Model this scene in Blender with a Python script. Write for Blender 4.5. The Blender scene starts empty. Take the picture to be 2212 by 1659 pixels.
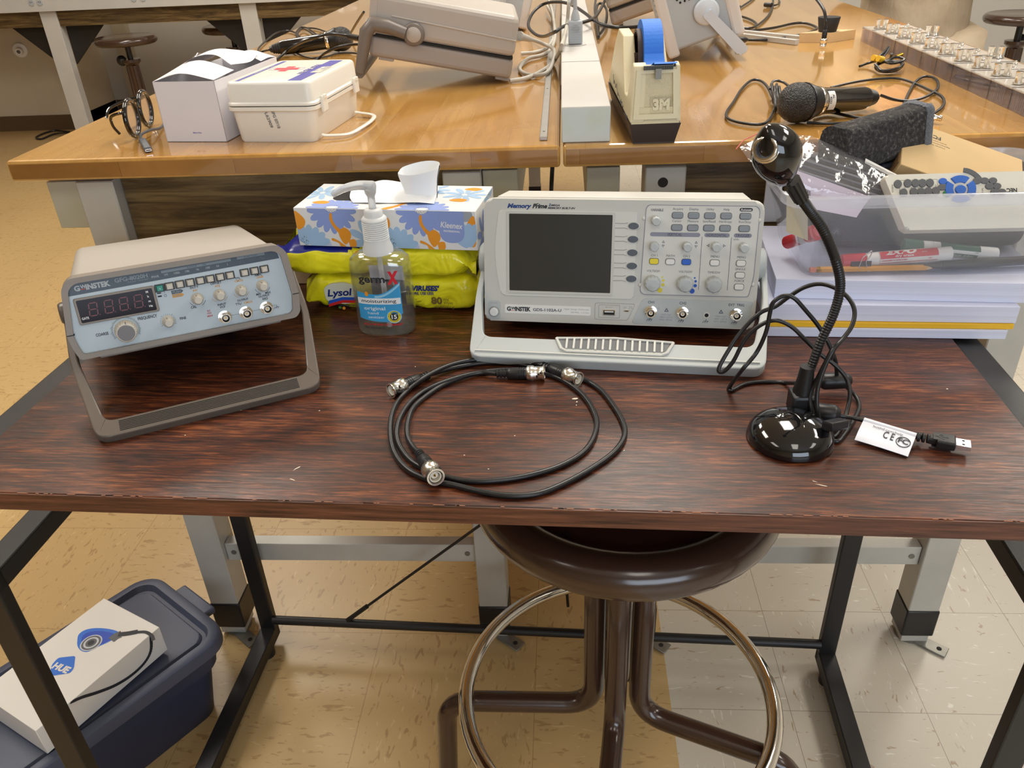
import bpy, bmesh, math, random
from mathutils import Vector, Matrix
random.seed(7)
PI = math.pi
# ------------------------------------------------------------ camera
F, PITCH, ROLL, YAW, HC = 1732.9083, math.radians(30.58559), math.radians(-2.75909), math.radians(-4.49368), 1.2069
fw = Vector((math.sin(YAW)*math.cos(PITCH), math.cos(YAW)*math.cos(PITCH), -math.sin(PITCH)))
r0 = fw.cross(Vector((0, 0, 1))).normalized(); u0 = r0.cross(fw)
cr = math.cos(ROLL)*r0 + math.sin(ROLL)*u0
cu = -math.sin(ROLL)*r0 + math.cos(ROLL)*u0
sc = bpy.context.scene
COL = sc.collection
camd = bpy.data.cameras.new('camera'); cam = bpy.data.objects.new('camera', camd); COL.objects.link(cam)
camd.sensor_width = 36; camd.lens = F/2212*36; camd.clip_start = 0.02; camd.clip_end = 60
cam.matrix_world = Matrix(((cr.x, cu.x, -fw.x, 0), (cr.y, cu.y, -fw.y, 0), (cr.z, cu.z, -fw.z, HC), (0, 0, 0, 1)))
sc.camera = cam
# ------------------------------------------------------------ light and exposure
sc.view_settings.view_transform = 'Standard'; sc.view_settings.look = 'None'
sc.view_settings.gamma = 1; sc.view_settings.use_curve_mapping = False
sc.view_settings.exposure = 0.0
wd = bpy.data.worlds.new('world'); sc.world = wd; wd.use_nodes = True
wd.node_tree.nodes['Background'].inputs[0].default_value = (0.80, 0.86, 1.0, 1)
wd.node_tree.nodes['Background'].inputs[1].default_value = 0.35
def area(name, loc, size, power, color, rot=(0, 0, 0)):
    l = bpy.data.lights.new(name, 'AREA'); l.shape = 'RECTANGLE'; l.size, l.size_y = size
    l.energy = power; l.color = color
    o = bpy.data.objects.new(name, l); COL.objects.link(o); o.location = loc; o.rotation_euler = rot
    return o
WARM = (1.0, 0.945, 0.85); COOL = (0.74, 0.86, 1.0)
FIX = [(-1.9, -0.6), (-1.9, 1.5), (-1.9, 3.6), (0.35, -1.0), (0.35, 1.9), (0.35, 4.0), (2.4, -0.6), (2.4, 1.5), (2.4, 3.6)]
for i, (fx, fy) in enumerate(FIX):
    area('ceiling_lamp_light', (fx, fy, 2.83), (0.56, 1.16), 6 if fy < 0 else 30, WARM)
area('window_daylight', (1.2, -2.9, 1.55), (2.6, 1.3), 50, COOL, (math.radians(80), 0, math.radians(12)))

# ------------------------------------------------------------ image -> place helpers
def ray(x, y): return fw*F + cr*(x-1106) - cu*(y-829.5)
def at(x, y, z=0.0):
    d = ray(x, y); t = (z-HC)/d.z
    return Vector((0, 0, HC)) + d*t
def atY(x, y, Y):
    d = ray(x, y); return Vector((0, 0, HC)) + d*(Y/d.y)
TX = lambda *a: Matrix.Translation(Vector(a))
def RX(d): return Matrix.Rotation(math.radians(d), 4, 'X')
def RY(d): return Matrix.Rotation(math.radians(d), 4, 'Y')
def RZ(d): return Matrix.Rotation(math.radians(d), 4, 'Z')
def frame(zdir, xdir=(1, 0, 0), o=(0, 0, 0)):
    z = Vector(zdir).normalized(); x = Vector(xdir); x = (x - z*x.dot(z))
    if x.length < 1e-5: x = Vector((0, 1, 0)) - z*z.y
    x.normalize(); y = z.cross(x)
    return Matrix(((x.x, y.x, z.x, o[0]), (x.y, y.y, z.y, o[1]), (x.z, y.z, z.z, o[2]), (0, 0, 0, 1)))
# ------------------------------------------------------------ materials
def srgb(r, g, b):
    f = lambda c: (c/255/12.92) if c/255 <= 0.04045 else ((c/255+0.055)/1.055)**2.4
    return (f(r), f(g), f(b))
MATS = {}
def mat(name, col, rough=0.5, metal=0.0, **k):
    if name in MATS: return MATS[name]
    m = bpy.data.materials.new(name); m.use_nodes = True; nt = m.node_tree; b = nt.nodes['Principled BSDF']
    b.inputs['Base Color'].default_value = (*col, 1); b.inputs['Roughness'].default_value = rough; b.inputs['Metallic'].default_value = metal
    if 'trans' in k: b.inputs['Transmission Weight'].default_value = k['trans']; b.inputs['IOR'].default_value = k.get('ior', 1.45)
    if 'alpha' in k: b.inputs['Alpha'].default_value = k['alpha']
    if 'coat' in k: b.inputs['Coat Weight'].default_value = k['coat']; b.inputs['Coat Roughness'].default_value = k.get('coatr', 0.08)
    if 'spec' in k: b.inputs['Specular IOR Level'].default_value = k['spec']
    if 'sheen' in k: b.inputs['Sheen Weight'].default_value = k['sheen']
    if 'emit' in k: b.inputs['Emission Color'].default_value = (*k['emit'], 1); b.inputs['Emission Strength'].default_value = k.get('es', 1)
    tc = nt.nodes.new('ShaderNodeTexCoord')
    if 'var' in k:       # slight tone variation over the surface
        n = nt.nodes.new('ShaderNodeTexNoise'); n.inputs['Scale'].default_value = k.get('vs', 12); n.inputs['Detail'].default_value = 3
        nt.links.new(tc.outputs['Object'], n.inputs['Vector'])
        mx = nt.nodes.new('ShaderNodeMix'); mx.data_type = 'RGBA'; nt.links.new(n.outputs['Fac'], mx.inputs['Factor'])
        c2 = k.get('c2', tuple(c*(1-k['var']) for c in col))
        mx.inputs['A'].default_value = (*c2, 1); mx.inputs['B'].default_value = (*[min(1, c*(1+k['var']*0.5)) for c in col], 1)
        nt.links.new(mx.outputs['Result'], b.inputs['Base Color'])
    if 'bump' in k:
        n = nt.nodes.new('ShaderNodeTexNoise'); n.inputs['Scale'].default_value = k.get('bs', 300); n.inputs['Detail'].default_value = 2
        nt.links.new(tc.outputs['Object'], n.inputs['Vector'])
        bp = nt.nodes.new('ShaderNodeBump'); bp.inputs['Strength'].default_value = k['bump']; bp.inputs['Distance'].default_value = k.get('bd', 0.001)
        nt.links.new(n.outputs['Fac'], bp.inputs['Height']); nt.links.new(bp.outputs['Normal'], b.inputs['Normal'])
    MATS[name] = m
    return m
class NT:
    """small node-tree writer"""
    def __init__(s, name, rough=0.4):
        s.m = bpy.data.materials.new(name); s.m.use_nodes = True; s.t = s.m.node_tree; s.b = s.t.nodes['Principled BSDF']
        s.b.inputs['Roughness'].default_value = rough
        s.tc = s.n('TexCoord'); MATS[name] = s.m
    def n(s, typ, **kw):
        n = s.t.nodes.new('ShaderNode'+typ)
        for k, v in kw.items():
            if k.startswith('i_'): n.inputs[k[2:].replace('_', ' ')].default_value = v
            else: setattr(n, k, v)
        return n
    def l(s, a, b): s.t.links.new(a, b)
    def mapping(s, scale, rot=(0, 0, 0), loc=(0, 0, 0), src=None):
        m = s.n('Mapping'); m.inputs['Scale'].default_value = scale; m.inputs['Rotation'].default_value = rot; m.inputs['Location'].default_value = loc
        s.l(src or s.tc.outputs['Object'], m.inputs['Vector']); return m.outputs['Vector']
    def noise(s, vec, scale=1, detail=4, rough=0.55, dist=0.0):
        n = s.n('TexNoise'); n.inputs['Scale'].default_value = scale; n.inputs['Detail'].default_value = detail
        n.inputs['Roughness'].default_value = rough; n.inputs['Distortion'].default_value = dist
        s.l(vec, n.inputs['Vector']); return n.outputs['Fac']
    def ramp(s, fac, stops, interp='LINEAR'):
        r = s.n('ValToRGB'); r.color_ramp.interpolation = interp; e = r.color_ramp.elements
        while len(e) < len(stops): e.new(0.5)
        for el, (p, c) in zip(e, stops): el.position = p; el.color = (*c, 1) if len(c) == 3 else c
        s.l(fac, r.inputs['Fac']); return r.outputs['Color']
    def mix(s, fac, a, b, mode='MIX'):
        m = s.n('Mix'); m.data_type = 'RGBA'; m.blend_type = mode
        for sock, v in (('Factor', fac), ('A', a), ('B', b)):
            if isinstance(v, (int, float)): m.inputs[sock].default_value = v
            elif isinstance(v, tuple): m.inputs[sock].default_value = (*v, 1)
            else: s.l(v, m.inputs[sock])
        return m.outputs['Result']
    def math(s, op, a, b=0.0):
        m = s.n('Math'); m.operation = op
        for i, v in enumerate((a, b)):
            if isinstance(v, (int, float)): m.inputs[i].default_value = v
            else: s.l(v, m.inputs[i])
        return m.outputs[0]
    def color(s, c): s.l(c, s.b.inputs['Base Color']); return s
    def bump(s, h, strength=0.2, dist=0.001):
        b = s.n('Bump'); b.inputs['Strength'].default_value = strength; b.inputs['Distance'].default_value = dist
        s.l(h, b.inputs['Height']); s.l(b.outputs['Normal'], s.b.inputs['Normal']); return s
# ------------------------------------------------------------ mesh writer
FONT_CACHE = {}
def font_mesh(txt, bold=0.0, shear=0.0, spacing=1.0):
    k = (txt, bold, shear, spacing)
    if k in FONT_CACHE: return FONT_CACHE[k]
    c = bpy.data.curves.new('t', 'FONT'); c.body = txt; c.size = 1; c.align_x = 'LEFT'; c.offset = bold; c.shear = shear; c.resolution_u = 3; c.space_character = spacing
    o = bpy.data.objects.new('t', c); COL.objects.link(o)
    dg = bpy.context.evaluated_depsgraph_get(); me = bpy.data.meshes.new_from_object(o.evaluated_get(dg))
    v = [tuple(x.co) for x in me.vertices]; f = [tuple(p.vertices) for p in me.polygons]
    bpy.data.objects.remove(o); bpy.data.curves.remove(c); bpy.data.meshes.remove(me)
    xs = [a[0] for a in v] or [0, 1]; ys = [a[1] for a in v] or [0, 1]
    FONT_CACHE[k] = (v, f, min(xs), max(xs), min(ys), max(ys)); return FONT_CACHE[k]
def smooth_path(pts, n=8, closed=False):
    P = [Vector(q) for q in pts]; out = []
    N = len(P)
    for i in range(N if closed else N-1):
        if closed: a, b, c, d = P[(i-1) % N], P[i], P[(i+1) % N], P[(i+2) % N]
        else:
            b, c = P[i], P[i+1]; a = P[i-1] if i > 0 else b*2-c; d = P[i+2] if i+2 < N else c*2-b
        for k in range(n):
            t = k/n; t2, t3 = t*t, t*t*t
            out.append(0.5*((2*b)+(c-a)*t+(2*a-5*b+4*c-d)*t2+(3*b-a-3*c+d)*t3))
    if not closed: out.append(P[-1].copy())
    return out
def fillet(pts, r, n=6):
    """poly path with rounded corners"""
    P = [Vector(q) for q in pts]; out = [P[0]]
    for i in range(1, len(P)-1):
        a, b, c = P[i-1], P[i], P[i+1]; u = (a-b).normalized(); v = (c-b).normalized()
        rr = min(r, (a-b).length*0.49, (c-b).length*0.49)
        p0, p1 = b+u*rr, b+v*rr
        for k in range(n+1):
            t = k/n; out.append((1-t)**2*p0+2*t*(1-t)*b+t*t*p1)
    out.append(P[-1]); return out
def rrect(w, h, r, n=5, cx=0, cy=0):
    r = min(r, w/2-1e-6, h/2-1e-6); o = []
    for (sx, sy, a0) in ((1, 1, 0), (-1, 1, 90), (-1, -1, 180), (1, -1, 270)):
        for k in range(n+1):
            a = math.radians(a0+90*k/n); o.append((cx+sx*(w/2-r)+r*math.cos(a), cy+sy*(h/2-r)+r*math.sin(a)))
    return o
def ell(w, h, n=24, cx=0, cy=0): return [(cx+w/2*math.cos(2*PI*k/n), cy+h/2*math.sin(2*PI*k/n)) for k in range(n)]
class MB:
    def __init__(s): s.v = []; s.f = []; s.mi = []; s.sm = []; s.mats = []; s.T = Matrix.Identity(4)
    def slot(s, m):
        if m not in s.mats: s.mats.append(m)
        return s.mats.index(m)
    def add(s, V, Fs, m, smooth=False, T=None):
        M = s.T @ T if T is not None else s.T
        o = len(s.v); s.v += [tuple(M @ Vector(q)) for q in V]; i = s.slot(m)
        for f in Fs: s.f.append(tuple(o+k for k in f)); s.mi.append(i); s.sm.append(smooth)
        return s
    def bm(s, bm, m, smooth=False, T=None):
        bm.verts.ensure_lookup_table(); bm.verts.index_update(); bm.normal_update()
        n0 = len(s.f); ar = sorted(f.calc_area() for f in bm.faces); med = ar[len(ar)//2]
        fl = [max(abs(c) for c in f.normal) > 0.99995 or f.calc_area() > 8*med for f in bm.faces]
        s.add([v.co[:] for v in bm.verts], [[v.index for v in f.verts] for f in bm.faces], m, smooth, T); bm.free()
        if smooth:
            for i, k in enumerate(fl):
                if k: s.sm[n0+i] = False
        return s
    def box(s, c, size, m, bev=0.0, seg=2, T=None, smooth=None, taper=None):
        bm = bmesh.new(); bmesh.ops.create_cube(bm, size=1)
        for v in bm.verts:
            k = 1.0
            if taper is not None and v.co.z > 0: k = taper
            v.co = Vector((c[0]+v.co.x*size[0]*k, c[1]+v.co.y*size[1]*k, c[2]+v.co.z*size[2]))
        if bev > 0:
            bev = min(bev, min(size)*0.49)
            bmesh.ops.bevel(bm, geom=bm.edges[:], offset=bev, segments=seg, profile=0.5, affect='EDGES')
        return s.bm(bm, m, bool(bev) if smooth is None else smooth, T)
    def prism(s, outline, z0, z1, m, bev=0.0, seg=2, T=None, smooth=None, taper=1.0, holes=None, botbev=False):
        """2-D outline (x,y) extruded z0..z1; top outline scaled by taper about its centre"""
        bm = bmesh.new(); n = len(outline)
        cx = sum(p[0] for p in outline)/n; cy = sum(p[1] for p in outline)/n
        b = [bm.verts.new((x, y, z0)) for x, y in outline]
        t = [bm.verts.new((cx+(x-cx)*taper, cy+(y-cy)*taper, z1)) for x, y in outline]
        bf = bm.faces.new(b[::-1]); tf = bm.faces.new(t)
        for i in range(n): bm.faces.new((b[i], b[(i+1) % n], t[(i+1) % n], t[i]))
        if bev > 0:
            es = list(tf.edges) + (list(bf.edges) if botbev else [])
            bmesh.ops.bevel(bm, geom=es, offset=bev, segments=seg, profile=0.5, affect='EDGES')
        bmesh.ops.recalc_face_normals(bm, faces=bm.faces[:])
        return s.bm(bm, m, bool(bev) if smooth is None else smooth, T)
    def ring(s, outer, inner, z0, z1, m, T=None, smooth=False):
        """frame between two outlines with equal point counts"""
        n = len(outer); V = []
        for z in (z0, z1):
            V += [(x, y, z) for x, y in outer]+[(x, y, z) for x, y in inner]
        Fs = []
        for i in range(n):
            j = (i+1) % n
            Fs += [(2*n+i, 2*n+j, 3*n+j, 3*n+i), (j, i, n+i, n+j), (i, j, 2*n+j, 2*n+i), (n+j, n+i, 3*n+i, 3*n+j)]
        return s.add(V, Fs, m, smooth, T)
    def tube(s, pts, r, m, n=10, closed=False, caps=True, T=None, flat=1.0, up=None):
        P = [Vector(q) for q in pts]; N = len(P); V = []; Fs = []
        R = r if isinstance(r, (list, tuple)) else [r]*N
        tan = []
        for i in range(N):
            a = P[(i-1) % N] if (closed or i > 0) else P[i]; b = P[(i+1) % N] if (closed or i < N-1) else P[i]
            t = (b-a); tan.append(t.normalized() if t.length > 1e-9 else Vector((0, 0, 1)))
        ref = Vector(up) if up else (Vector((0, 0, 1)) if abs(tan[0].z) < 0.9 else Vector((1, 0, 0)))
        x = (ref-tan[0]*ref.dot(tan[0])).normalized()
        for i in range(N):
            if i: 
                x = (x-tan[i]*x.dot(tan[i]))
                x = x.normalized() if x.length > 1e-6 else Vector((1, 0, 0))
            y = tan[i].cross(x)
            for k in range(n):
                a = 2*PI*k/n; V.append(P[i]+(x*math.cos(a)*flat+y*math.sin(a))*R[i])
        for i in range(N if closed else N-1):
            for k in range(n):
                j = (i+1) % N; Fs.append((i*n+k, i*n+(k+1) % n, j*n+(k+1) % n, j*n+k))
        if caps and not closed: Fs += [tuple(range(n))[::-1], tuple((N-1)*n+k for k in range(n))]
        return s.add(V, Fs, m, True, T)
    def lathe(s, prof, m, n=28, T=None, sx=1.0, sy=1.0, smooth=True, caps=True):
        """profile list of (r, z)"""
        V = []; Fs = []; N = len(prof)
        for r, z in prof:
            for k in range(n): a = 2*PI*k/n; V.append((r*sx*math.cos(a), r*sy*math.sin(a), z))
        for i in range(N-1):
            for k in range(n): Fs.append((i*n+k, i*n+(k+1) % n, (i+1)*n+(k+1) % n, (i+1)*n+k))
        if caps:
            if prof[0][0] > 1e-6: Fs.append(tuple(range(n))[::-1])
            if prof[-1][0] > 1e-6: Fs.append(tuple((N-1)*n+k for k in range(n)))
        return s.add(V, Fs, m, smooth, T)
    def cyl(s, a, b, r, m, n=16, r2=None):
        a, b = Vector(a), Vector(b)
        return s.lathe([(r, 0), (r if r2 is None else r2, (b-a).length)], m, n, T=TX(*a) @ frame(b-a), smooth=n > 8)
    def ball(s, c, r, m, seg=16, sc3=(1, 1, 1), T=None):
        prof = [(max(math.sin(PI*k/(seg//2)), 0)*1.0, -math.cos(PI*k/(seg//2))) for k in range(seg//2+1)]
        M = TX(*c) @ Matrix.Diagonal((r*sc3[0], r*sc3[1], r*sc3[2], 1))
        return s.lathe(prof, m, seg, T=(T @ M) if T is not None else M, caps=False)
    def poly(s, pts, m, T=None): return s.add(pts, [tuple(range(len(pts)))], m, False, T)
    def flat(s, outline, z, m, T=None): return s.poly([(x, y, z) for x, y in outline], m, T)
    def text(s, txt, x, y, h, m, z=0.0, w=None, align='C', bold=0.0, shear=0.0, T=None, rot=0, spacing=1.0, wmax=None):
        """cap height h; w stretches to a total width; x,y = baseline anchor"""
        V, Fs, x0, x1, y0, y1 = font_mesh(txt, bold, shear, spacing)
        k = h/0.69; kx = k if w is None else w/(x1-x0)
        if wmax and (x1-x0)*kx > wmax: kx = wmax/(x1-x0)
        ox = {'L': -x0, 'C': -(x0+x1)/2, 'R': -x1}[align]
        R = Matrix.Translation((x, y, z)) @ Matrix.Rotation(math.radians(rot), 4, 'Z')
        return s.add([R @ Vector(((vx+ox)*kx, vy*k, 0)) for vx, vy, vz in V], Fs, m, False, T)
    def mesh(s, name):
        me = bpy.data.meshes.new(name); me.from_pydata(s.v, [], s.f); me.update()
        for m in s.mats: me.materials.append(m)
        me.polygons.foreach_set('material_index', s.mi); me.polygons.foreach_set('use_smooth', s.sm)
        if any(s.sm) and not all(len(p.vertices) == 4 for p in me.polygons):
            try: me.set_sharp_from_angle(angle=math.radians(42))
            except Exception: pass
        elif any(s.sm):
            try: me.set_sharp_from_angle(angle=math.radians(60))
            except Exception: pass
        me.polygons.foreach_set('use_smooth', s.sm); me.update(); return me
    def build(s, name, parent=None, label=None):
        o = bpy.data.objects.new(name, s.mesh(name)); COL.objects.link(o)
        if parent is not None: o.parent = parent
        if label: o['label'] = label
        return o
def tag(o, label, cat, group=None, kind=None):
    if label: o['label'] = label
    if cat: o['category'] = cat
    if group: o['group'] = group
    if kind: o['kind'] = kind
    return o
def thing(name, label, cat, M=None, group=None):
    o = bpy.data.objects.new(name, None); COL.objects.link(o); o.empty_display_size = 0.02
    o.matrix_world = M if M is not None else Matrix.Identity(4)
    return tag(o, label, cat, group)
def struct(mb, name): o = mb.build(name); o['kind'] = 'structure'; return o
def copy_tree(src, M, label, group=None):
    r = src.copy(); COL.objects.link(r); r.matrix_world = M; r['label'] = label
    if group: r['group'] = group
    for ch in list(src.children):
        c = ch.copy(); COL.objects.link(c); c.parent = r
        for g in list(ch.children):
            d = g.copy(); COL.objects.link(d); d.parent = c
    return r
def rel(M, pts):
    Mi = M.inverted(); return [Mi @ Vector(q) for q in pts]
def thin(name, tint=(0.94, 0.95, 0.96), haze=0.0, hazec=(0.8, 0.82, 0.85), rough=0.04, bump=0.0, bs=60, bd=0.004, boost=1.0):
    """thin clear plastic: see-through with a fresnel gloss and a little milky haze"""
    m = bpy.data.materials.new(name); m.use_nodes = True; nt = m.node_tree; nt.nodes.clear(); N = nt.nodes.new
    out = N('ShaderNodeOutputMaterial'); tr = N('ShaderNodeBsdfTransparent'); tr.inputs['Color'].default_value = (*tint, 1)
    di = N('ShaderNodeBsdfTranslucent'); d2 = N('ShaderNodeBsdfDiffuse'); dm = N('ShaderNodeMixShader'); dm.inputs[0].default_value = 0.5
    for q in (di, d2): q.inputs['Color'].default_value = (*hazec, 1)
    gl = N('ShaderNodeBsdfGlossy'); gl.inputs['Roughness'].default_value = rough; gl.inputs['Color'].default_value = (1, 1, 1, 1)
    lw = N('ShaderNodeLayerWeight'); lw.inputs['Blend'].default_value = 0.5; fr = N('ShaderNodeMath'); fr.operation = 'POWER'; fr.inputs[1].default_value = 5; nt.links.new(lw.outputs['Facing'], fr.inputs[0]); mu = N('ShaderNodeMath'); mu.operation = 'MULTIPLY_ADD'; mu.inputs[1].default_value = 0.7*boost; mu.inputs[2].default_value = 0.045*boost
    a = N('ShaderNodeMixShader'); a.inputs[0].default_value = haze; b = N('ShaderNodeMixShader'); L = nt.links.new
    L(di.outputs[0], dm.inputs[1]); L(d2.outputs[0], dm.inputs[2]); L(tr.outputs[0], a.inputs[1]); L(dm.outputs[0], a.inputs[2]); L(fr.outputs[0], mu.inputs[0]); L(mu.outputs[0], b.inputs[0]); L(a.outputs[0], b.inputs[1]); L(gl.outputs[0], b.inputs[2]); L(b.outputs[0], out.inputs[0])
    if bump:
        tc = N('ShaderNodeTexCoord'); n = N('ShaderNodeTexNoise'); n.inputs['Scale'].default_value = bs; n.inputs['Detail'].default_value = 3; bp = N('ShaderNodeBump'); bp.inputs['Strength'].default_value = bump; bp.inputs['Distance'].default_value = bd
        L(tc.outputs['Object'], n.inputs['Vector']); L(n.outputs['Fac'], bp.inputs['Height']); L(bp.outputs['Normal'], gl.inputs['Normal'])
    MATS[name] = m; return m
# common materials
BLK = mat('black_plastic', (0.012, 0.012, 0.013), 0.38)
GLOSSBLK = mat('gloss_black', (0.004, 0.004, 0.005), 0.06, coat=0.6)
CABLE = mat('black_cable', (0.012, 0.012, 0.013), 0.33)
CHROME = mat('chrome', (0.85, 0.83, 0.8), 0.10, 1.0)
NICKEL = mat('nickel', (0.86, 0.83, 0.77), 0.24, 1.0)
ALU = mat('aluminium', (0.50, 0.50, 0.51), 0.42, 0.55, var=0.25, vs=9)
WHITE = mat('white_plastic', (0.80, 0.79, 0.76), 0.38)
PAPER = mat('white_paper', (0.80, 0.80, 0.84), 0.75)
BLACKFRAME = mat('black_frame', (0.009, 0.009, 0.010), 0.42, bump=0.15, bs=900)
INK = mat('dark_ink', (0.02, 0.022, 0.03), 0.6)
WINK = mat('white_ink', (0.75, 0.75, 0.78), 0.6)
# ============================================================ room materials
def m_floor(name, base, fleck_d, fleck_l, tile, ox, oy, mortar, dark):
    t = NT(name, 0.34)
    v = t.mapping((1, 1, 1), loc=(-ox, -oy, 0))
    br = t.n('TexBrick'); br.offset = 0.0; br.squash = 1.0
    br.inputs['Scale'].default_value = 1; br.inputs['Mortar Size'].default_value = 0.0007; br.inputs['Mortar Smooth'].default_value = 0.3
    br.inputs['Brick Width'].default_value = tile; br.inputs['Row Height'].default_value = tile
    br.inputs['Color1'].default_value = (0, 0, 0, 1); br.inputs['Color2'].default_value = (1, 1, 1, 1); br.inputs['Bias'].default_value = 0
    t.l(v, br.inputs['Vector'])
    ch = t.n('TexChecker'); ch.inputs['Scale'].default_value = 1/tile; t.l(v, ch.inputs['Vector'])
    fa = t.noise(t.mapping((34, 95, 1)), 1, 3, 0.5, 0.8); fb = t.noise(t.mapping((95, 34, 1)), 1, 3, 0.5, 0.8)
    f = t.mix(ch.outputs['Fac'], fa, fb)
    ga = t.noise(t.mapping((30, 110, 1), loc=(7, 3, 0)), 1, 3, 0.5, 0.6); gb = t.noise(t.mapping((110, 30, 1), loc=(7, 3, 0)), 1, 3, 0.5, 0.6)
    g = t.mix(ch.outputs['Fac'], ga, gb)
    c = t.mix(t.ramp(f, [(dark, (0, 0, 0)), (dark+0.05, (1, 1, 1))]), base, fleck_d)
    c = t.mix(t.ramp(g, [(0.64, (0, 0, 0)), (0.70, (1, 1, 1))]), c, fleck_l)
    big = t.noise(t.tc.outputs['Object'], 2.5, 3); c = t.mix(t.ramp(big, [(0.35, (0.10,)*3), (0.7, (0, 0, 0))]), c, tuple(x*0.5 for x in base))
    c = t.mix(t.math('MULTIPLY', br.outputs['Color'], 0.05), c, tuple(x*0.6 for x in base))
    c = t.mix(br.outputs['Fac'], c, mortar)
    t.color(c); return t.m
FL_BEIGE = m_floor('beige_vinyl_tile', srgb(197, 166, 115), srgb(172, 140, 92), srgb(212, 182, 132), 0.3048, -0.3651+3.048, 1.0845-3.048, srgb(160, 128, 82), 0.60)
FL_WHITE = m_floor('white_vinyl_tile', srgb(205, 197, 181), srgb(172, 150, 126), srgb(226, 222, 210), 0.2282, 0.3806-2.282, 1.1527-2.282, srgb(150, 138, 120), 0.655)
WALL = mat('wall_paint', srgb(206, 194, 172), 0.8, var=0.06, vs=3)
WALLG = mat('wall_paint_grey', srgb(196, 192, 184), 0.8, var=0.06, vs=3)
BASEB = mat('brown_baseboard', srgb(92, 72, 50), 0.5)
CEIL = mat('ceiling_tile', (0.75, 0.74, 0.71), 0.9, bump=0.3, bs=120)
# floor: beige tiles with a repaired field of white tiles
b = MB()
BX = 0.178
b.poly([(-7, -3.2, 0), (BX, -3.2, 0), (BX, 6.9, 0), (-7, 6.9, 0)], FL_BEIGE)
b.poly([(BX, -3.2, 0), (5.2, -3.2, 0), (5.2, 6.9, 0), (BX, 6.9, 0)], FL_WHITE)
b.poly([(-7, 6.9, -0.05), (5.2, 6.9, -0.05), (5.2, -3.2, -0.05), (-7, -3.2, -0.05)], FL_BEIGE)
struct(b, 'floor')
b = MB(); b.box((-0.9, 1.85, 2.93), (12.2, 10.1, 0.06), CEIL); struct(b, 'ceiling')
WY1, WY2 = 5.62, 6.1
b = MB()
b.box((-5.18, WY1+0.03, 1.45), (3.64, 0.06, 2.9), WALL); b.box((-3.39, (WY1+WY2)/2+0.06, 1.45), (0.06, WY2-WY1, 2.9), WALL)
b.box((0.9, WY2+0.03, 1.45), (8.6, 0.06, 2.9), WALLG); struct(b, 'wall_back')
b = MB(); b.box((-7.03, 1.8, 1.45), (0.06, 10, 2.9), WALL); struct(b, 'wall_left')
b = MB(); b.box((5.23, 1.8, 1.45), (0.06, 10, 2.9), WALLG); struct(b, 'wall_right')
b = MB()   # front wall with a window opening
for (x0, x1, z0, z1) in ((-7, -0.3, 0, 2.9), (2.7, 5.2, 0, 2.9), (-0.3, 2.7, 0, 0.85), (-0.3, 2.7, 2.25, 2.9)):
    b.box(((x0+x1)/2, -3.23, (z0+z1)/2), (x1-x0, 0.06, z1-z0), WALL)
struct(b, 'wall_front')
b = MB()
for x in (-0.28, 0.7, 1.7, 2.68): b.box((x, -3.23, 1.55), (0.04, 0.05, 1.4), ALU)
for z in (0.87, 2.23): b.box((1.2, -3.23, z), (3.0, 0.05, 0.04), ALU)
struct(b, 'window_1')
b = MB(); b.box((-5.2, WY1-0.006, 0.05), (3.6, 0.012, 0.1), BASEB); b.box((-3.366, (WY1+WY2)/2, 0.05), (0.012, WY2-WY1, 0.1), BASEB)
b.box((0.9, WY2-0.006, 0.05), (8.5, 0.012, 0.1), BASEB); struct(b, 'baseboard_back')
b = MB()
b.box((-3.16, WY2-0.03, 1.4), (0.10, 0.06, 2.8), mat('wall_trim', srgb(176, 165, 144), 0.7)); struct(b, 'trim_1')
LAMPB = mat('lamp_diffuser', (0.9, 0.9, 0.9), 0.6, emit=(1, 0.95, 0.87), es=2.0)
lamp0 = None
for i, (fx, fy) in enumerate(FIX):
    M = TX(fx, fy, 2.9)
    if lamp0 is None:
        lamp0 = thing('ceiling_lamp', '', 'ceiling lamp', M)
        q = MB(); q.box((0, 0, -0.02), (0.62, 1.24, 0.04), WHITE, bev=0.004); q.build('housing', lamp0)
        q = MB(); q.box((0, 0, -0.05), (0.57, 1.18, 0.02), LAMPB, bev=0.004); q.build('diffuser', lamp0)
        o = lamp0
    else: o = copy_tree(lamp0, M, '')
    tag(o, 'long white fluorescent ceiling lamp overhead out of the picture', 'ceiling lamp', 'fluorescent ceiling lamps')
# ============================================================ wood
def m_desk():
    t = NT('red_brown_laminate', 0.30)
    n1 = t.noise(t.mapping((26, 330, 330)), 1, 6, 0.68, 0.5)
    n2 = t.noise(t.mapping((5, 24, 24)), 1, 5, 0.65, 1.6)
    n3 = t.noise(t.mapping((34, 620, 620)), 1, 3, 0.6)
    f = t.math('ADD', t.math('MULTIPLY', n1, 0.62), t.math('MULTIPLY', n2, 0.38))
    c = t.ramp(f, [(0.38, srgb(30, 14, 11)), (0.46, srgb(58, 28, 17)), (0.54, srgb(94, 48, 27)), (0.64, srgb(140, 82, 46))])
    c = t.mix(t.ramp(n3, [(0.38, (0.6,)*3), (0.5, (0, 0, 0))]), c, srgb(32, 16, 13))
    t.color(c)
    t.l(t.ramp(n3, [(0.3, (0.42,)*3), (0.7, (0.29,)*3)]), t.b.inputs['Roughness'])
    t.bump(t.noise(t.mapping((70, 620, 620)), 1, 3), 0.22, 0.0006); return t.m
DESKW = m_desk()
def m_edge():
    t = NT('red_brown_edge_band', 0.4)
    n = t.noise(t.mapping((12, 260, 260)), 1, 4, 0.6)
    t.color(t.ramp(n, [(0.35, srgb(52, 28, 20)), (0.6, srgb(104, 62, 44)), (0.75, srgb(128, 82, 60))])); return t.m
DESKE = m_edge()
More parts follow.
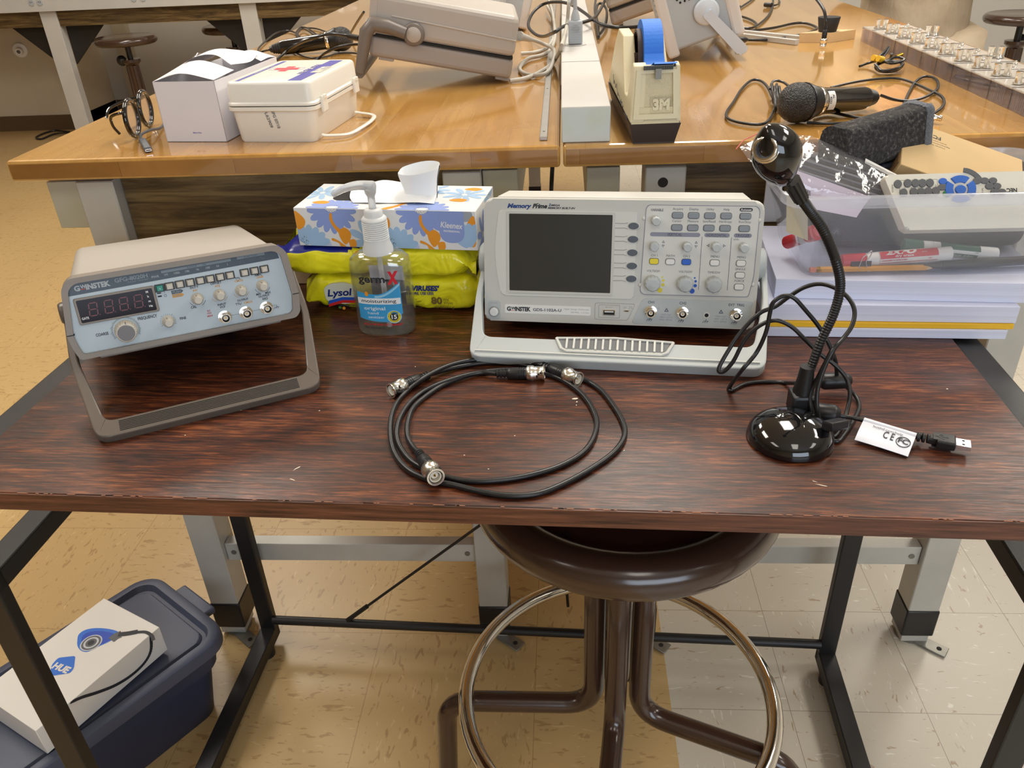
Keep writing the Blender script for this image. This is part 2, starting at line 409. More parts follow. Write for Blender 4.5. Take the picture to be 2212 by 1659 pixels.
def m_bench(name, top=True):
    t = NT(name, 0.13)
    if top: v = t.mapping((1, 1, 1), rot=(0, 0, PI/2))
    else: v = t.mapping((1, 1, 1), rot=(PI/2, 0, 0))
    br = t.n('TexBrick'); br.offset = 0.37; br.squash = 1.0
    br.inputs['Scale'].default_value = 1; br.inputs['Mortar Size'].default_value = 0.0003; br.inputs['Bias'].default_value = 0
    br.inputs['Brick Width'].default_value = 0.62 if top else 0.16; br.inputs['Row Height'].default_value = 0.062 if top else 0.5
    br.inputs['Color1'].default_value = (*srgb(206, 157, 84), 1); br.inputs['Color2'].default_value = (*srgb(190, 138, 67), 1)
    br.inputs['Mortar'].default_value = (*srgb(172, 124, 60), 1)
    t.l(v, br.inputs['Vector'])
    g = t.noise(t.mapping((70, 5, 70) if top else (6, 80, 80)), 1, 5, 0.6, 0.5)
    c = t.mix(t.ramp(g, [(0.35, (0.45,)*3), (0.65, (0, 0, 0))]), br.outputs['Color'], srgb(160, 112, 52))
    bl = t.noise(t.mapping((5, 3, 8)), 1, 3, 0.6, 1.0)
    c = t.mix(t.ramp(bl, [(0.40, (0, 0, 0)), (0.75, (0.55,)*3)]), c, srgb(208, 168, 104) if top else srgb(104, 66, 26))
    if not top: br.inputs['Color1'].default_value = (*srgb(196, 146, 84), 1); br.inputs['Color2'].default_value = (*srgb(146, 98, 48), 1); br.inputs['Mortar'].default_value = (*srgb(96, 60, 28), 1)
    t.color(c); t.b.inputs['Coat Weight'].default_value = 0.7; t.b.inputs['Coat Roughness'].default_value = 0.06
    t.bump(t.noise(t.mapping((14, 14, 14)), 1, 2), 0.05, 0.0006)
    return t.m
BENT = m_bench('varnished_maple_top'); BENE = m_bench('varnished_maple_edge', False)
def m_lam():
    t = NT('grey_brown_wood_laminate', 0.45)
    n1 = t.noise(t.mapping((3.2, 40, 40)), 1, 6, 0.65, 1.2); n2 = t.noise(t.mapping((9, 240, 240)), 1, 3)
    c = t.ramp(n1, [(0.36, srgb(56, 42, 24)), (0.47, srgb(92, 72, 42)), (0.62, srgb(126, 104, 66))])
    c = t.mix(t.ramp(n2, [(0.4, (0.5,)*3), (0.5, (0, 0, 0))]), c, srgb(66, 50, 30))
    t.color(c); return t.m
LAM = m_lam()
# ============================================================ brown desk
DM = RZ(-2.35)
desk = thing('desk', 'low desk with dark red-brown wood top and black metal side frames, in the foreground', 'desk', DM @ TX(-0.1, 0.78, 0))
def dl(x, y, z=0): return Vector((x+0.1, y-0.78, z))     # desk coords -> desk local
b = MB(); b.T = TX(0.1, -0.78, 0)
b.box((-0.099, 0.7795, 0.7605), (1.0, 0.501, 0.019), DESKW, bev=0.0012, seg=1)
o = b.build('desktop', desk)
b = MB(); b.T = TX(0.1, -0.78, 0); b.box((-0.099, 0.5288, 0.7602), (1.0, 0.0012, 0.0182), DESKE); b.build('edge_band', desk, 'red-brown front edge band of the desk top')
for s, xo in ((-1, -0.6155), (1, 0.4175)):
    b = MB(); b.T = TX(0.1, -0.78, 0)
    w = 0.0295
    for (y0, y1, z0, z1) in ((0.53, 1.044, 0.740, 0.766), (0.53, 1.044, 0.626, 0.650), (0.53, 1.044, 0.018, 0.045)):
        b.box((xo, (y0+y1)/2, (z0+z1)/2), (w, y1-y0, z1-z0), BLACKFRAME, bev=0.002)
    for y in (0.5475, 1.036): b.box((xo, y, 0.392), (w, 0.016, 0.745), BLACKFRAME, bev=0.002)
    fr = b.build('side_frame', desk)
    for y in (0.56, 1.005):
        q = MB(); q.T = TX(0.1, -0.78, 0); q.cyl((xo, y, 0.0), (xo, y, 0.020), 0.014, BLK, 14); q.build('levelling_foot', fr)
b = MB(); b.T = TX(0.1, -0.78, 0); b.cyl((-0.601, 1.03, 0.066), (0.403, 1.03, 0.066), 0.0085, BLACKFRAME, 14); b.build('rear_bar', desk)
for (xa, xb) in ((-0.455, 0.26), (0.262, -0.453)):
    b = MB(); b.T = TX(0.1, -0.78, 0); yo = 1.03 if xa < 0 else 1.038
    A = Vector((xa, yo, 0.074)); B = Vector((xb, yo, 0.725)); d = (B-A)
    b.cyl(A, B, 0.0026, BLK, 8); b.cyl(A, A+d*0.06, 0.0045, BLK, 8)
    b.build('brace_rod', desk)
# ============================================================ work benches
BH, BT = 0.94, 0.029
FY = 1.057
BOOT = mat('black_boot', (0.012, 0.012, 0.013), 0.35, bump=0.4, bs=160)
ALUD = mat('worn_aluminium', srgb(196, 194, 187), 0.42, 0.2, var=0.22, vs=14, bump=0.15, bs=60)
GREYP = mat('grey_painted_metal', srgb(190, 188, 180), 0.5, var=0.10, vs=10, c2=srgb(170, 160, 120))
STEEL = mat('zinc_plate', srgb(140, 138, 130), 0.4, 0.6, var=0.4, vs=50)
def bench(x0, x1, legs, label, panels, stubs, rails):
    t = thing('workbench', label, 'workbench', TX((x0+x1)/2, 2.4, 0)); O = TX(-(x0+x1)/2, -2.4, 0)
    b = MB(); b.T = O
    b.box(((x0+x1)/2, (FY+3.9)/2, BH-BT/2), (x1-x0, 3.9-FY, BT), BENT, bev=0.004, seg=2); top = b.build('bench_top', t)
    b = MB(); b.T = O
    b.box(((x0+x1)/2, FY-0.0004, BH-BT/2-0.0005), (x1-x0-0.007, 0.001, BT-0.009), BENE); b.build('front_edge', t, 'finger-jointed front edge of the wooden top')
    for (a, c) in legs:
        for yy in (1.074, 3.70):
            b = MB(); b.T = O; b.box(((a+c)/2, yy+0.027, (0.904+0.085)/2), (c-a, 0.054, 0.904-0.085), ALUD, bev=0.0015, seg=1)
            lg = b.build('leg', t)
            b = MB(); b.T = O; b.box(((a+c)/2, yy+0.027, 0.0545), (c-a+0.004, 0.058, 0.063), BOOT, bev=0.003); b.build('rubber_boot', lg)
            b = MB(); b.T = O; b.box(((a+c)/2, yy+0.027, 0.014), (c-a-0.006, 0.048, 0.018), ALUD, bev=0.001)
            b.cyl(((a+c)/2, yy+0.027, 0.0), ((a+c)/2, yy+0.027, 0.006), 0.026, STEEL, 20)
            b.build('foot', lg)
            b = MB(); b.T = O @ TX((a+c)/2+0.005, yy+0.012, 0.004) @ RZ(-38)
            hol = ell(0.009, 0.009, 12, 0.040, 0); 
            b.box((0.026, 0, 0), (0.062, 0.026, 0.003), STEEL, bev=0.0008, seg=1); b.cyl((0.043, 0, 0.0015), (0.043, 0, 0.0021), 0.0045, mat('hole_dark', (0.02, 0.018, 0.015), 0.9), 12)
            b.build('floor_bracket', lg)
    for (a, c) in rails:
        b = MB(); b.T = O; b.box(((a+c)/2, 1.098, 0.207), (c-a, 0.024, 0.040), ALUD, bev=0.001, seg=1)
        for xx in (a+0.014, c-0.014): b.cyl((xx, 1.086, 0.207), (xx, 1.0845, 0.207), 0.005, STEEL, 12)
        b.build('stretcher', t)
    for (a, c) in panels:
        b = MB(); b.T = O; b.box(((a+c)/2, 1.105, 0.80), (c-a, 0.018, 0.205), LAM); b.build('apron_panel', t)
    for (a, c) in stubs:
        b = MB(); b.T = O; b.box(((a+c)/2, 2.40, 0.868), (c-a, 2.63, 0.068), GREYP, bev=0.001, seg=1); b.build('side_beam', t)
    return t
bA = bench(-0.762, -0.0055, [(-0.684, -0.630), (-0.166, -0.113)], 'left varnished butcher-block workbench holding the first aid box and beige instrument', [(-0.629, -0.167)], [(-0.733, -0.685), (-0.112, -0.064)], [(-0.629, -0.167)])
bB = bench(-0.0015, 0.80, [(0.108, 0.162), (0.614, 0.668)], 'right varnished butcher-block workbench holding the tape dispenser and microphone', [(0.163, 0.613)], [(0.03, 0.075), (0.669, 0.715)], [(0.163, 0.613)])
q = MB(); hp_ = atY(1432, 394, 1.0738); q.T = TX(-(-0.0015+0.80)/2, -2.4, 0); q.lathe([(0.0068, 0), (0.0068, 0.0004), (0.0001, 0.0004)], mat('hole_dark', (0.02, 0.018, 0.015), 0.9), 18, T=TX(*hp_) @ frame((0, -1, 0))); q.build('bolt_hole', bB)
# ============================================================ brown stools
STB = mat('brown_enamel', srgb(62, 42, 33), 0.22, coat=0.5, coatr=0.12)
STS = mat('brown_hardboard', srgb(58, 30, 20), 0.45, var=0.3, vs=60)
def stool(M, label, seat_z=0.628, fancy=True, tilt=0):
    t = thing('stool', label, 'stool', M)
    R = 0.187
    b = MB(); z = seat_z
    prof = []
    for k in range(13):
        a = -PI/2 + PI*1.15*k/12; prof.append((R-0.026+0.026*math.cos(a), z-0.026+0.026*math.sin(a)+0.004))
    prof = [(0.10, z-0.047)]+prof+[(R-0.044, z-0.004), (R-0.046, z-0.011)]
    b.lathe(prof, STB, 56); st = b.build('seat_ring', t)
    b = MB(); b.lathe([(R-0.048, z-0.026), (R-0.046, z-0.009), (R-0.052, z-0.006), (0.0001, z-0.006)], STS, 56, caps=False)
    b.cyl((-0.07, -0.115, z-0.0062), (-0.07, -0.115, z-0.0052), 0.004, BLK, 12)
    b.build('seat_panel', t)
    return t
s1 = stool(TX(0.070, 0.781, 0), 'brown metal stool with a chrome foot ring pushed under the desk')
cx, cy = 0.069, 0.765
r_t = 0.0115
def leg_path(ang, r_in=0.033, r_out=0.252, zk=0.196, zt=0.565):
    c, s_ = math.cos(math.radians(ang)), math.sin(math.radians(ang))
    return fillet([(c*r_in, s_*r_in, zt), (c*r_in, s_*r_in, zk), (c*r_out, s_*r_out, zk), (c*(r_out+0.012), s_*(r_out+0.012), 0.012)], 0.045, 8)
for ang in (180, 262, 338, 82):
    b = MB(); ro = 0.205 if ang == 82 else 0.252; b.tube(leg_path(ang, r_out=ro), 0.0152, STB, 18); lg = b.build('leg', s1)
    c, s_ = math.cos(math.radians(ang)), math.sin(math.radians(ang))
    q = MB(); q.lathe([(0.018, 0), (0.019, 0.004), (0.0165, 0.02)], BLK, 18, T=TX(c*(ro+0.012), s_*(ro+0.012), 0)); q.build('rubber_foot', lg)
b = MB(); rr = 0.220
b.tube([(rr*math.cos(2*PI*k/72), rr*math.sin(2*PI*k/72), 0.222) for k in range(72)], 0.0112, CHROME, 14, closed=True); b.build('foot_ring', s1)
# ============================================================ bench instruments on the desk
MM = Matrix.Scale(0.001, 4)
PANEL = RX(90) @ MM          # panel mm (x right, y up, z towards the viewer) -> local
SCO = mat('scope_grey', srgb(202, 202, 196), 0.42, var=0.04, vs=30, bump=0.06, bs=1500)
SCOL = mat('scope_light_grey', srgb(214, 214, 208), 0.42)
SCOB = mat('scope_blue_grey', srgb(184, 190, 190), 0.45, bump=0.08, bs=1500)
SCOD = mat('scope_seam', srgb(120, 122, 124), 0.6)
KNOBG = mat('knob_grey', srgb(186, 192, 194), 0.42)
BTNG = mat('button_grey', srgb(136, 144, 152), 0.45)
BTND = mat('button_dark_grey', srgb(84, 92, 102), 0.45)
BTNW = mat('button_white', srgb(232, 232, 228), 0.4)
SCRN = mat('scope_screen', srgb(58, 58, 54), 0.25, spec=0.3, bump=0.03, bs=3000)
PRN = mat('panel_print_blue_grey', srgb(84, 88, 104), 0.6)
PRNL = mat('panel_print_light', srgb(140, 142, 158), 0.6)
PRNX = mat('panel_print_faint', srgb(160, 158, 156), 0.6)
YEL = mat('yellow_button', srgb(232, 212, 48), 0.45); BLU = mat('blue_button', srgb(32, 96, 200), 0.45)
YELP = mat('yellow_print', srgb(222, 206, 60), 0.5); BLUP = mat('blue_print', srgb(28, 86, 190), 0.5)
NAVY = mat('navy_print', srgb(30, 66, 130), 0.5); REDP = mat('red_print', srgb(200, 60, 40), 0.5)
HOLE = mat('dark_hole', (0.004, 0.004, 0.004), 0.7)
IVORY = mat('ivory_insulator', srgb(222, 214, 200), 0.5); BRASS = mat('brass_contact', srgb(190, 150, 60), 0.3, 1.0)
def bail(parent, Mp, hub, L, R, bar_h, arm_w, arm_top, dep, m, name='carry_handle', kink=None, hub_r=16, lab=None, slots=None, grooves=None, mslot=None):
    """U-shaped stand: hub (x,y,z local) both sides, outer corners L,R on the desk"""
    Mi = Mp.inverted(); hl = Vector((-hub[0], hub[1], hub[2])); hr = Vector(hub)
    L, R = Mi @ L, Mi @ R
    hc = (hl+hr)/2; bc = (L+R)/2; xa = (R-L).normalized(); u = (hc-bc); u = (u-xa*u.dot(xa)); H = u.length; u.normalize(); n = xa.cross(u)  # n points away from viewer?
    if (Mp.to_3x3() @ n).y > 0: n = -n; flip = True
    else: flip = False
    W = (R-L).length; hw = hub[0]
    B = Matrix(((xa.x, u.x, n.x, bc.x), (xa.y, u.y, n.y, bc.y), (xa.z, u.z, n.z, bc.z), (0, 0, 0, 1)))
    b = MB(); b.T = B
    r = 0.014; Wb = W/2
    ky = H*0.62
    # outer outline (left->bottom->right), inner outline
    def side(s):
        outer = [(s*(hw+arm_top), H), (s*(hw+arm_top*1.05), ky)]; inner = [(s*(hw+0.0012), H), (s*(hw+0.0012), ky)]
        return outer, inner
    oc = fillet([Vector((-(hw+arm_top), H, 0)), Vector((-(hw+arm_top), ky, 0)), Vector((-Wb, 0, 0)), Vector((Wb, 0, 0)), Vector((hw+arm_top, ky, 0)), Vector((hw+arm_top, H, 0))], r, 6)
    ic = fillet([Vector((-(hw+0.001), H, 0)), Vector((-(hw+0.001), ky, 0)), Vector((-(Wb-arm_w), bar_h, 0)), Vector(((Wb-arm_w), bar_h, 0)), Vector((hw+0.001, ky, 0)), Vector((hw+0.001, H, 0))], r*0.75, 6)
    N = len(oc); V = []; Fs = []
    for z in (-dep, 0):
        V += [(q.x, q.y, z) for q in oc]+[(q.x, q.y, z) for q in ic]
    for i in range(N-1):
        j = i+1
        Fs += [(2*N+j, 2*N+i, 3*N+i, 3*N+j), (i, j, N+j, N+i), (j, i, 2*N+i, 2*N+j), (N+i, N+j, 3*N+j, 3*N+i)]
    Fs += [(0, N, 3*N, 2*N), (N-1, 2*N+N-1, 3*N+N-1, N+N-1)]
    bm = bmesh.new(); vs = [bm.verts.new(q) for q in V]
    for f in Fs: bm.faces.new([vs[k] for k in f])
    bmesh.ops.recalc_face_normals(bm, faces=bm.faces[:])
    es = [e for e in bm.edges if abs(e.verts[0].co.z-e.verts[1].co.z) < 1e-9 and len(e.link_faces) == 2 and abs(e.link_faces[0].normal.z) != abs(e.link_faces[1].normal.z)]
    bmesh.ops.bevel(bm, geom=es, offset=0.0016, segments=2, profile=0.5, affect='EDGES')
    b.bm(bm, m, True)
    if slots: slots(b, W, bar_h, H)
    o = b.build(name, parent, lab)
    for s in (-1, 1):
        q = MB(); P = Vector((s*(hw-0.002), hub[1], hub[2]))
        q.lathe([(hub_r*0.001, 0), (hub_r*0.001, 0.007), (hub_r*0.00085, 0.0095), (0.0001, 0.0098)], m, 30, T=TX(*P) @ frame((s, 0, 0)), caps=False)
        q.build('pivot', o)
    return o
def bnc_socket(parent, P, x, y, r=8.6, name='bnc_socket', base=CHROME, long=13):
    q = MB(); q.T = P
    q.lathe([(r*1.1, 0), (r*1.1, 1.2), (r*0.8, 1.4), (r*0.8, 5), (r*0.72, 5), (r*0.72, long-1), (r*0.78, long-0.6), (r*0.78, long), (r*0.62, long), (r*0.62, 3)], CHROME if base is None else base, 30, T=TX(x, y, 0), caps=False)
    q.lathe([(r*0.60, 2.5), (r*0.60, 3.0), (0.01, 3.0)], HOLE, 24, T=TX(x, y, 0), caps=False)
    q.lathe([(r*0.40, 3), (r*0.40, long-3), (r*0.12, long-3), (r*0.12, long-3.2)], IVORY, 20, T=TX(x, y, 0), caps=False)
    q.lathe([(r*0.12, long-4), (r*0.10, long-2.9), (0.01, long-2.9)], BRASS, 10, T=TX(x, y, 0), caps=False)
    for s in (-1, 1): q.cyl((x+s*r*0.72, y, long-4), (x+s*r*0.98, y, long-4), r*0.11, base, 8)
    return q.build(name, parent)
def gnd(q, x, y, m, z=0.12, s=1.0):
    def bar(a, b_, w=0.35*s):
        a, b_ = Vector((*a, 0)), Vector((*b_, 0)); d = (b_-a).normalized(); n = Vector((-d.y, d.x, 0))*w
        q.poly([(p.x, p.y, z) for p in (a-n, b_-n, b_+n, a+n)], m)
    bar((x, y), (x, y-2.6*s)); bar((x-3*s, y-2.6*s), (x+3*s, y-2.6*s))
    for k in (-2.6, 0, 2.6): bar((x+k*s, y-2.6*s), (x+(k-1.6)*s, y-5*s))
# ------------------------------------------------------------ oscilloscope
MS = TX(0.0581, 0.8418, 0.7867) @ RZ(-6.03) @ RX(-12.57) @ RY(0.1)
scope = thing('oscilloscope', 'light grey digital oscilloscope with dark screen propped on its bail on the desk', 'oscilloscope', MS)
b = MB(); b.T = PANEL
body = [(-150, 12)]+[(-150, 128)]+[(-140, 141), (140, 141), (151, 128), (147, 12), (140, 7), (-145, 7)]
b.prism(rrect(298, 130, 12, 5, 0, 72), -100, -10, SCO, bev=4, seg=2)
b.prism([(-146, 138), (-141, 143), (141, 143), (146, 138), (146, 132), (-146, 132)], -96, -18, SCOL, bev=1.5)
b.prism(rrect(270, 2, 0.9, 2, 0, 141), -96.5, -95.5, SCOD)
for z in (-88, -70, -52): b.box((0, 75, z), (299, 100, 1.0), SCOD)
hs = b.build('housing', scope)
for x in (-120, 118):
    for z in (-20, -88):
        b = MB(); b.T = PANEL; b.cyl((x, 8.5, z), (x, 4.5 if z < -50 else 0, z), 9, SCOB, 18); b.build('foot', scope)
# front bezel
def round_poly(pts, rs, n=6):
    P = [Vector((x, y, 0)) for x, y in pts]; out = []; N = len(P)
    for i in range(N):
        a, c, d = P[i-1], P[i], P[(i+1) % N]; r = rs[i] if isinstance(rs, (list, tuple)) else rs
        u = (a-c).normalized(); v = (d-c).normalized(); r = min(r, (a-c).length*0.48, (d-c).length*0.48)
        p0, p1 = c+u*r, c+v*r
        for k in range(n+1): t = k/n; q = (1-t)**2*p0+2*t*(1-t)*c+t*t*p1; out.append((q.x, q.y))
    return out
b = MB(); b.T = PANEL
out = round_poly([(-155, 0), (155, 0), (155.3, 142), (-154.5, 142)], [7, 7, 11, 11])
b.prism(out, -16, 0, SCO, bev=3.0, seg=3, botbev=True)
fr = b.build('front_bezel', scope)
# sculpted screen surround: sloping frame down to the glass
b = MB(); b.T = PANEL
o_ = round_poly([(-135, 31), (15, 31), (19, 33), (19, 129), (-137, 129.5), (-143.5, 80)], [6, 1, 2, 2, 5, 60], 5)
def sloped(q, outer, zo, inner, zi, m, n=None):
    # connect outlines radially by resampling both to equal counts
    def resample(o, n):
        P = [Vector((x, y, 0)) for x, y in o]; c = sum(P, Vector())/len(P)
        L = [0]
        for i in range(len(P)): L.append(L[-1]+(P[(i+1) % len(P)]-P[i]).length)
        res = []
        # start at the angle closest to +x
        st = max(range(len(P)), key=lambda i: math.cos(math.atan2(P[i].y-c.y, P[i].x-c.x)))
        for k in range(n):
            d = (L[st]+L[-1]*k/n) % L[-1]
            i = max(j for j in range(len(P)) if L[j] <= d+1e-9); t = (d-L[i])/max(1e-9, L[i+1]-L[i]); res.append(P[i].lerp(P[(i+1) % len(P)], t))
        return res
    n = n or 64; A = resample(outer, n); B = resample(inner, n)
    V = [(p.x, p.y, zo) for p in A]+[(p.x, p.y, zi) for p in B]
    q.add(V, [(i, (i+1) % n, n+(i+1) % n, n+i) for i in range(n)], m, False)
scr_o = [(-125.5, 36.9), (-7.5, 36.9), (-7.2, 126.2), (-125.3, 126.2)]
# raised lip round the recess and its sloping inner walls
b.prism(o_, -0.5, 1.0, SCOL, bev=0.8, seg=2)
sur = b.build('screen_surround', scope)
b = MB(); b.T = PANEL
b.ring(rrect(123, 94, 2, 2, -66.4, 81.5), rrect(117, 88.4, 0.8, 2, -66.4, 81.5), 0.6, 2.2, SCO)
b.prism(rrect(118, 89.2, 1, 2, -66.4, 81.5), 0.7, 1.4, SCRN); b.build('screen', scope, 'dark grey blank screen')
# soft keys
for i, y in enumerate((114, 99.3, 84.3, 69.4, 54.7)):
    b = MB(); b.T = PANEL
    b.prism(ell(14.2, 9.4, 28, 15.6, y), 0.8, 1.5, SCOL, bev=0.3, seg=1)
    for s in (1, -1):
        b.tube([(-6.2, y+s*2.7, 1.15), (0.5, y+s*2.6, 1.15), (5.5, y+s*2.4, 1.15), (9.2, y+s*3.6, 1.15)], 0.35, PRNX, 6)
    k = b.build('key_outline', scope)
    b = MB(); b.T = PANEL; b.prism(ell(11.6, 7.2, 28, 15.6, y), 1.0, 3.2, BTND, bev=0.7); b.build('softkey', scope)
# control field lettering and lines, printed on the bezel
b = MB(); b.T = PANEL
ctl = round_poly([(25.7, 40), (29.5, 36.5), (146, 37), (150, 60), (150.5, 133), (147, 137.3), (31, 137.5), (28.2, 134)], [3, 3, 3, 3, 3, 3, 3, 3], 4)
b.prism(ctl, -0.3, 0.5, SCOL, bev=0.3, seg=1)
N = len(ctl); cxm, cym = 88, 87
inn = [(x+(0.7 if x < cxm else -0.7), y+(0.7 if y < cym else -0.7)) for x, y in ctl]
b.ring(ctl, inn, 0.4, 0.75, PRNL)
z = 0.62
def cap(x0, x1, y, h, m): b.flat(rrect(x1-x0, h, h/2, 4, (x0+x1)/2, y), z-0.05, m)
cap(34, 88.7, 105.1, 4.6, PRNL); cap(93.1, 120.3, 105.2, 4.6, PRNL); cap(124.6, 143.8, 105.3, 4.6, PRNL); cap(128.6, 142.4, 133.1, 3.8, INK)
b.text('VERTICAL', 60.9, 103.7, 2.9, PRN, z, bold=0.02, wmax=16); b.text('HORIZONTAL', 106.4, 103.7, 2.9, PRN, z, bold=0.02, wmax=21.5); b.text('TRIGGER', 134.1, 103.9, 2.9, PRN, z, bold=0.02, wmax=15)
b.text('Autoset', 135.4, 131.9, 2.5, WINK, z, bold=0.02, wmax=11.5); b.text('VARIABLE', 40.4, 130.4, 2.7, PRN, z, bold=0.02, wmax=13.8)
for s_, x, y in (('Acquire', 62.9, 132.0), ('Display', 80.3, 132.0), ('Utility', 97.6, 132.0), ('Help', 114.9, 132.0), ('Cursor', 62.5, 118.9), ('Measure', 80, 118.9), ('Save/Recall', 97.3, 118.9), ('Hardcopy', 114.7, 118.9), ('Run/Stop', 135.2, 118.9)):
    b.text(s_, x, y, 2.4, PRN, z, wmax=13.5)
for s_, x, y in (('CH 1', 39.9, 80.4), ('MATH', 57.8, 80.4), ('CH 2', 75.5, 80.4), ('VOLTS/DIV', 39.8, 62.8), ('VOLTS/DIV', 75.4, 62.8), ('TIME/DIV', 106.4, 62.8), ('MENU', 106.4, 80.6), ('MENU', 134.8, 80.4), ('SINGLE', 134.7, 67.2), ('FORCE', 134.6, 54.0)):
    b.text(s_, x, y, 2.4, PRN, z, wmax=15)
b.text('LEVEL', 127.6, 100.2, 1.7, PRN, z, wmax=6.2)
for x in (90.8, 122.4): b.flat([(x-0.25, 44.2), (x+0.25, 44.2), (x+0.25, 103.2), (x-0.25, 103.2)], z, PRN)
def tri(x, y, s, m, up=1, rot=0):
    o = [(-s, -s*0.8), (s, -s*0.8), (0, s)]; i = [(-s*0.5, -s*0.5), (s*0.5, -s*0.5), (0, s*0.4)]
    a = math.radians(rot); R = lambda p: (x+p[0]*math.cos(a)-p[1]*math.sin(a), y+p[0]*math.sin(a)+p[1]*math.cos(a))
    for k in range(3):
        q = [R(o[k]), R(o[(k+1) % 3]), R(i[(k+1) % 3]), R(i[k])]; b.flat(q, z, m)
for x in (49.1, 84.9): tri(x, 97.0, 1.6, PRN); tri(x, 92.4, 1.6, PRN, rot=180)
tri(97.9, 93.8, 1.7, PRN, rot=90); tri(115.4, 93.8, 1.7, PRN, rot=-90)
for x, m in ((49.9, YELP), (85.7, BLUP)):
    for dx, y, r in ((0.2, 57.3, 1.0), (1.4, 53.5, 1.45), (1.2, 48.5, 1.95), (-1.8, 42.3, 2.9)): b.flat(ell(2*r, 2*r, 18, x+dx, y), z, m)
b.build('control_field', scope, 'control field with printed lettering')
# lower input strip
b = MB(); b.T = PANEL
low = round_poly([(17.5, 2.2), (148.5, 1.5), (151.5, 32.5), (29.5, 32.5)], [5, 3, 3, 5], 4)
b.prism(low, -0.3, 0.5, SCOB, bev=0.3, seg=1)
for s_, x in (('CH1', 39.0), ('CH2', 74.6)): b.text(s_, x, 26.7, 2.8, PRN, z, bold=0.02)
b.text('EXT  TRIG', 133.7, 26.5, 2.8, PRN, z, bold=0.02, wmax=17); b.text('X', 47.6, 20.2, 2.0, PRNL, z); b.text('Y', 83.3, 20.2, 2.0, PRNL, z)
for x in (56.8, 117.5):
    tri(x, 19.6, 2.6, PRN); b.text('!', x, 18.2, 2.0, PRN, z)
    for k, s_ in enumerate(('1MΩ//15pF', '300V  CAT II', 'MAX. 300Vpk')): b.text(s_, x, 13.2-3.0*k, 1.8, PRNL, z, wmax=14.5)
for x, y in ((38.7, 10.5), (74.3, 10.3), (133.4, 10.3), (101.6, 10.4)): gnd(b, x, y, PRN, z, 0.9)
b.build('input_strip', scope, 'blue-grey input strip with printed lettering')
for x in (39.3, 74.8, 134.1): bnc_socket(scope, PANEL @ TX(0, 0, 0.4), x, 17.2, 6.2, long=11)
b = MB(); b.T = PANEL; b.lathe([(3.6, 0.5), (3.6, 1.2), (2.3, 1.3), (2.3, 0.6)], SCOL, 22, T=TX(101.8, 15.0, 0), caps=False); b.lathe([(2.3, 0.62), (0.01, 0.62)], HOLE, 18, T=TX(101.8, 15, 0), caps=False); b.build('probe_jack', scope)
def rib_knob(parent, P, x, y, r, h, m, m2=None, name='knob', n=9, mark=None):
    q = MB(); q.T = P @ TX(x, y, 0)
    prof = []; K = 6*n
    def ringz(rr, amp, zz): return [((rr+amp*abs(math.sin(n*PI*k/K)))*math.cos(2*PI*k/K), (rr+amp*abs(math.sin(n*PI*k/K)))*math.sin(2*PI*k/K), zz) for k in range(K)]
    V = ringz(r*0.96, r*0.10, 0)+ringz(r*0.94, r*0.09, h*0.65)+ringz(r*0.86, r*0.04, h*0.93)+ringz(r*0.78, 0, h)
    Fs = [(i*K+k, i*K+(k+1) % K, (i+1)*K+(k+1) % K, (i+1)*K+k) for i in range(3) for k in range(K)]+[tuple(3*K+k for k in range(K))]
    q.add(V, Fs, m, True)
    if m2: q.flat(ell(r*1.5, r*1.5, 28), h+0.08, m2)
    if mark: q.box((0, r*0.75, h*0.8), (r*0.14, r*0.5, h*0.5), mark, T=RZ(25))
    return q.build(name, parent)
for x, y in ((39.7, 119.5), (39.0, 91.2), (74.9, 91.6), (106.1, 92.0), (135.8, 91.8)): rib_knob(scope, PANEL @ TX(0, 0, 0.5), x+0.6, y+0.8, 5.0, 12, KNOBG)
for x, y in ((39.3, 49.8), (75.4, 50.2), (106.6, 50.5)): rib_knob(scope, PANEL @ TX(0, 0, 0.5), x+0.4, y+0.6, 8.6, 12.5, KNOBG, n=10)
def button(parent, P, x, y, w, h, m, name='button', rim=SCOD, t=2.2, rr=2.0):
    q = MB(); q.T = P
    q.prism(rrect(w+1.4, h+1.4, rr+0.5, 4, x, y), 0, 0.25, rim); q.prism(rrect(w, h, rr, 4, x, y), 0.1, t, m, bev=0.6, seg=2)
    return q.build(name, parent)
P5 = PANEL @ TX(0, 0, 0.5)
for x in (62.9, 80.2, 97.5, 114.8, 135.1): button(scope, P5, x, 126.2, 11.2, 6.0, BTNG); button(scope, P5, x-0.1, 112.9, 11.2, 6.0, BTNG)
for x, y, m in ((39.9, 75, YEL), (57.8, 75, BTNW), (75.5, 75.1, BLU), (106.3, 74.9, BTNW), (134.7, 75, BTNW), (134.7, 61.8, BTNW), (134.7, 48.5, BTNW)): button(scope, P5, x, y, 9.6, 6.0, m)
# panel screws caps
for x, y in ((26.3, 122.4), (25.5, 47.7), (150.6, 122), (149.6, 51.4)):
    q = MB(); q.T = PANEL; q.ball((x, y, 0), 2.6, SCOL, 14, (0.8, 1, 0.5)); q.build('screw_cap', scope)
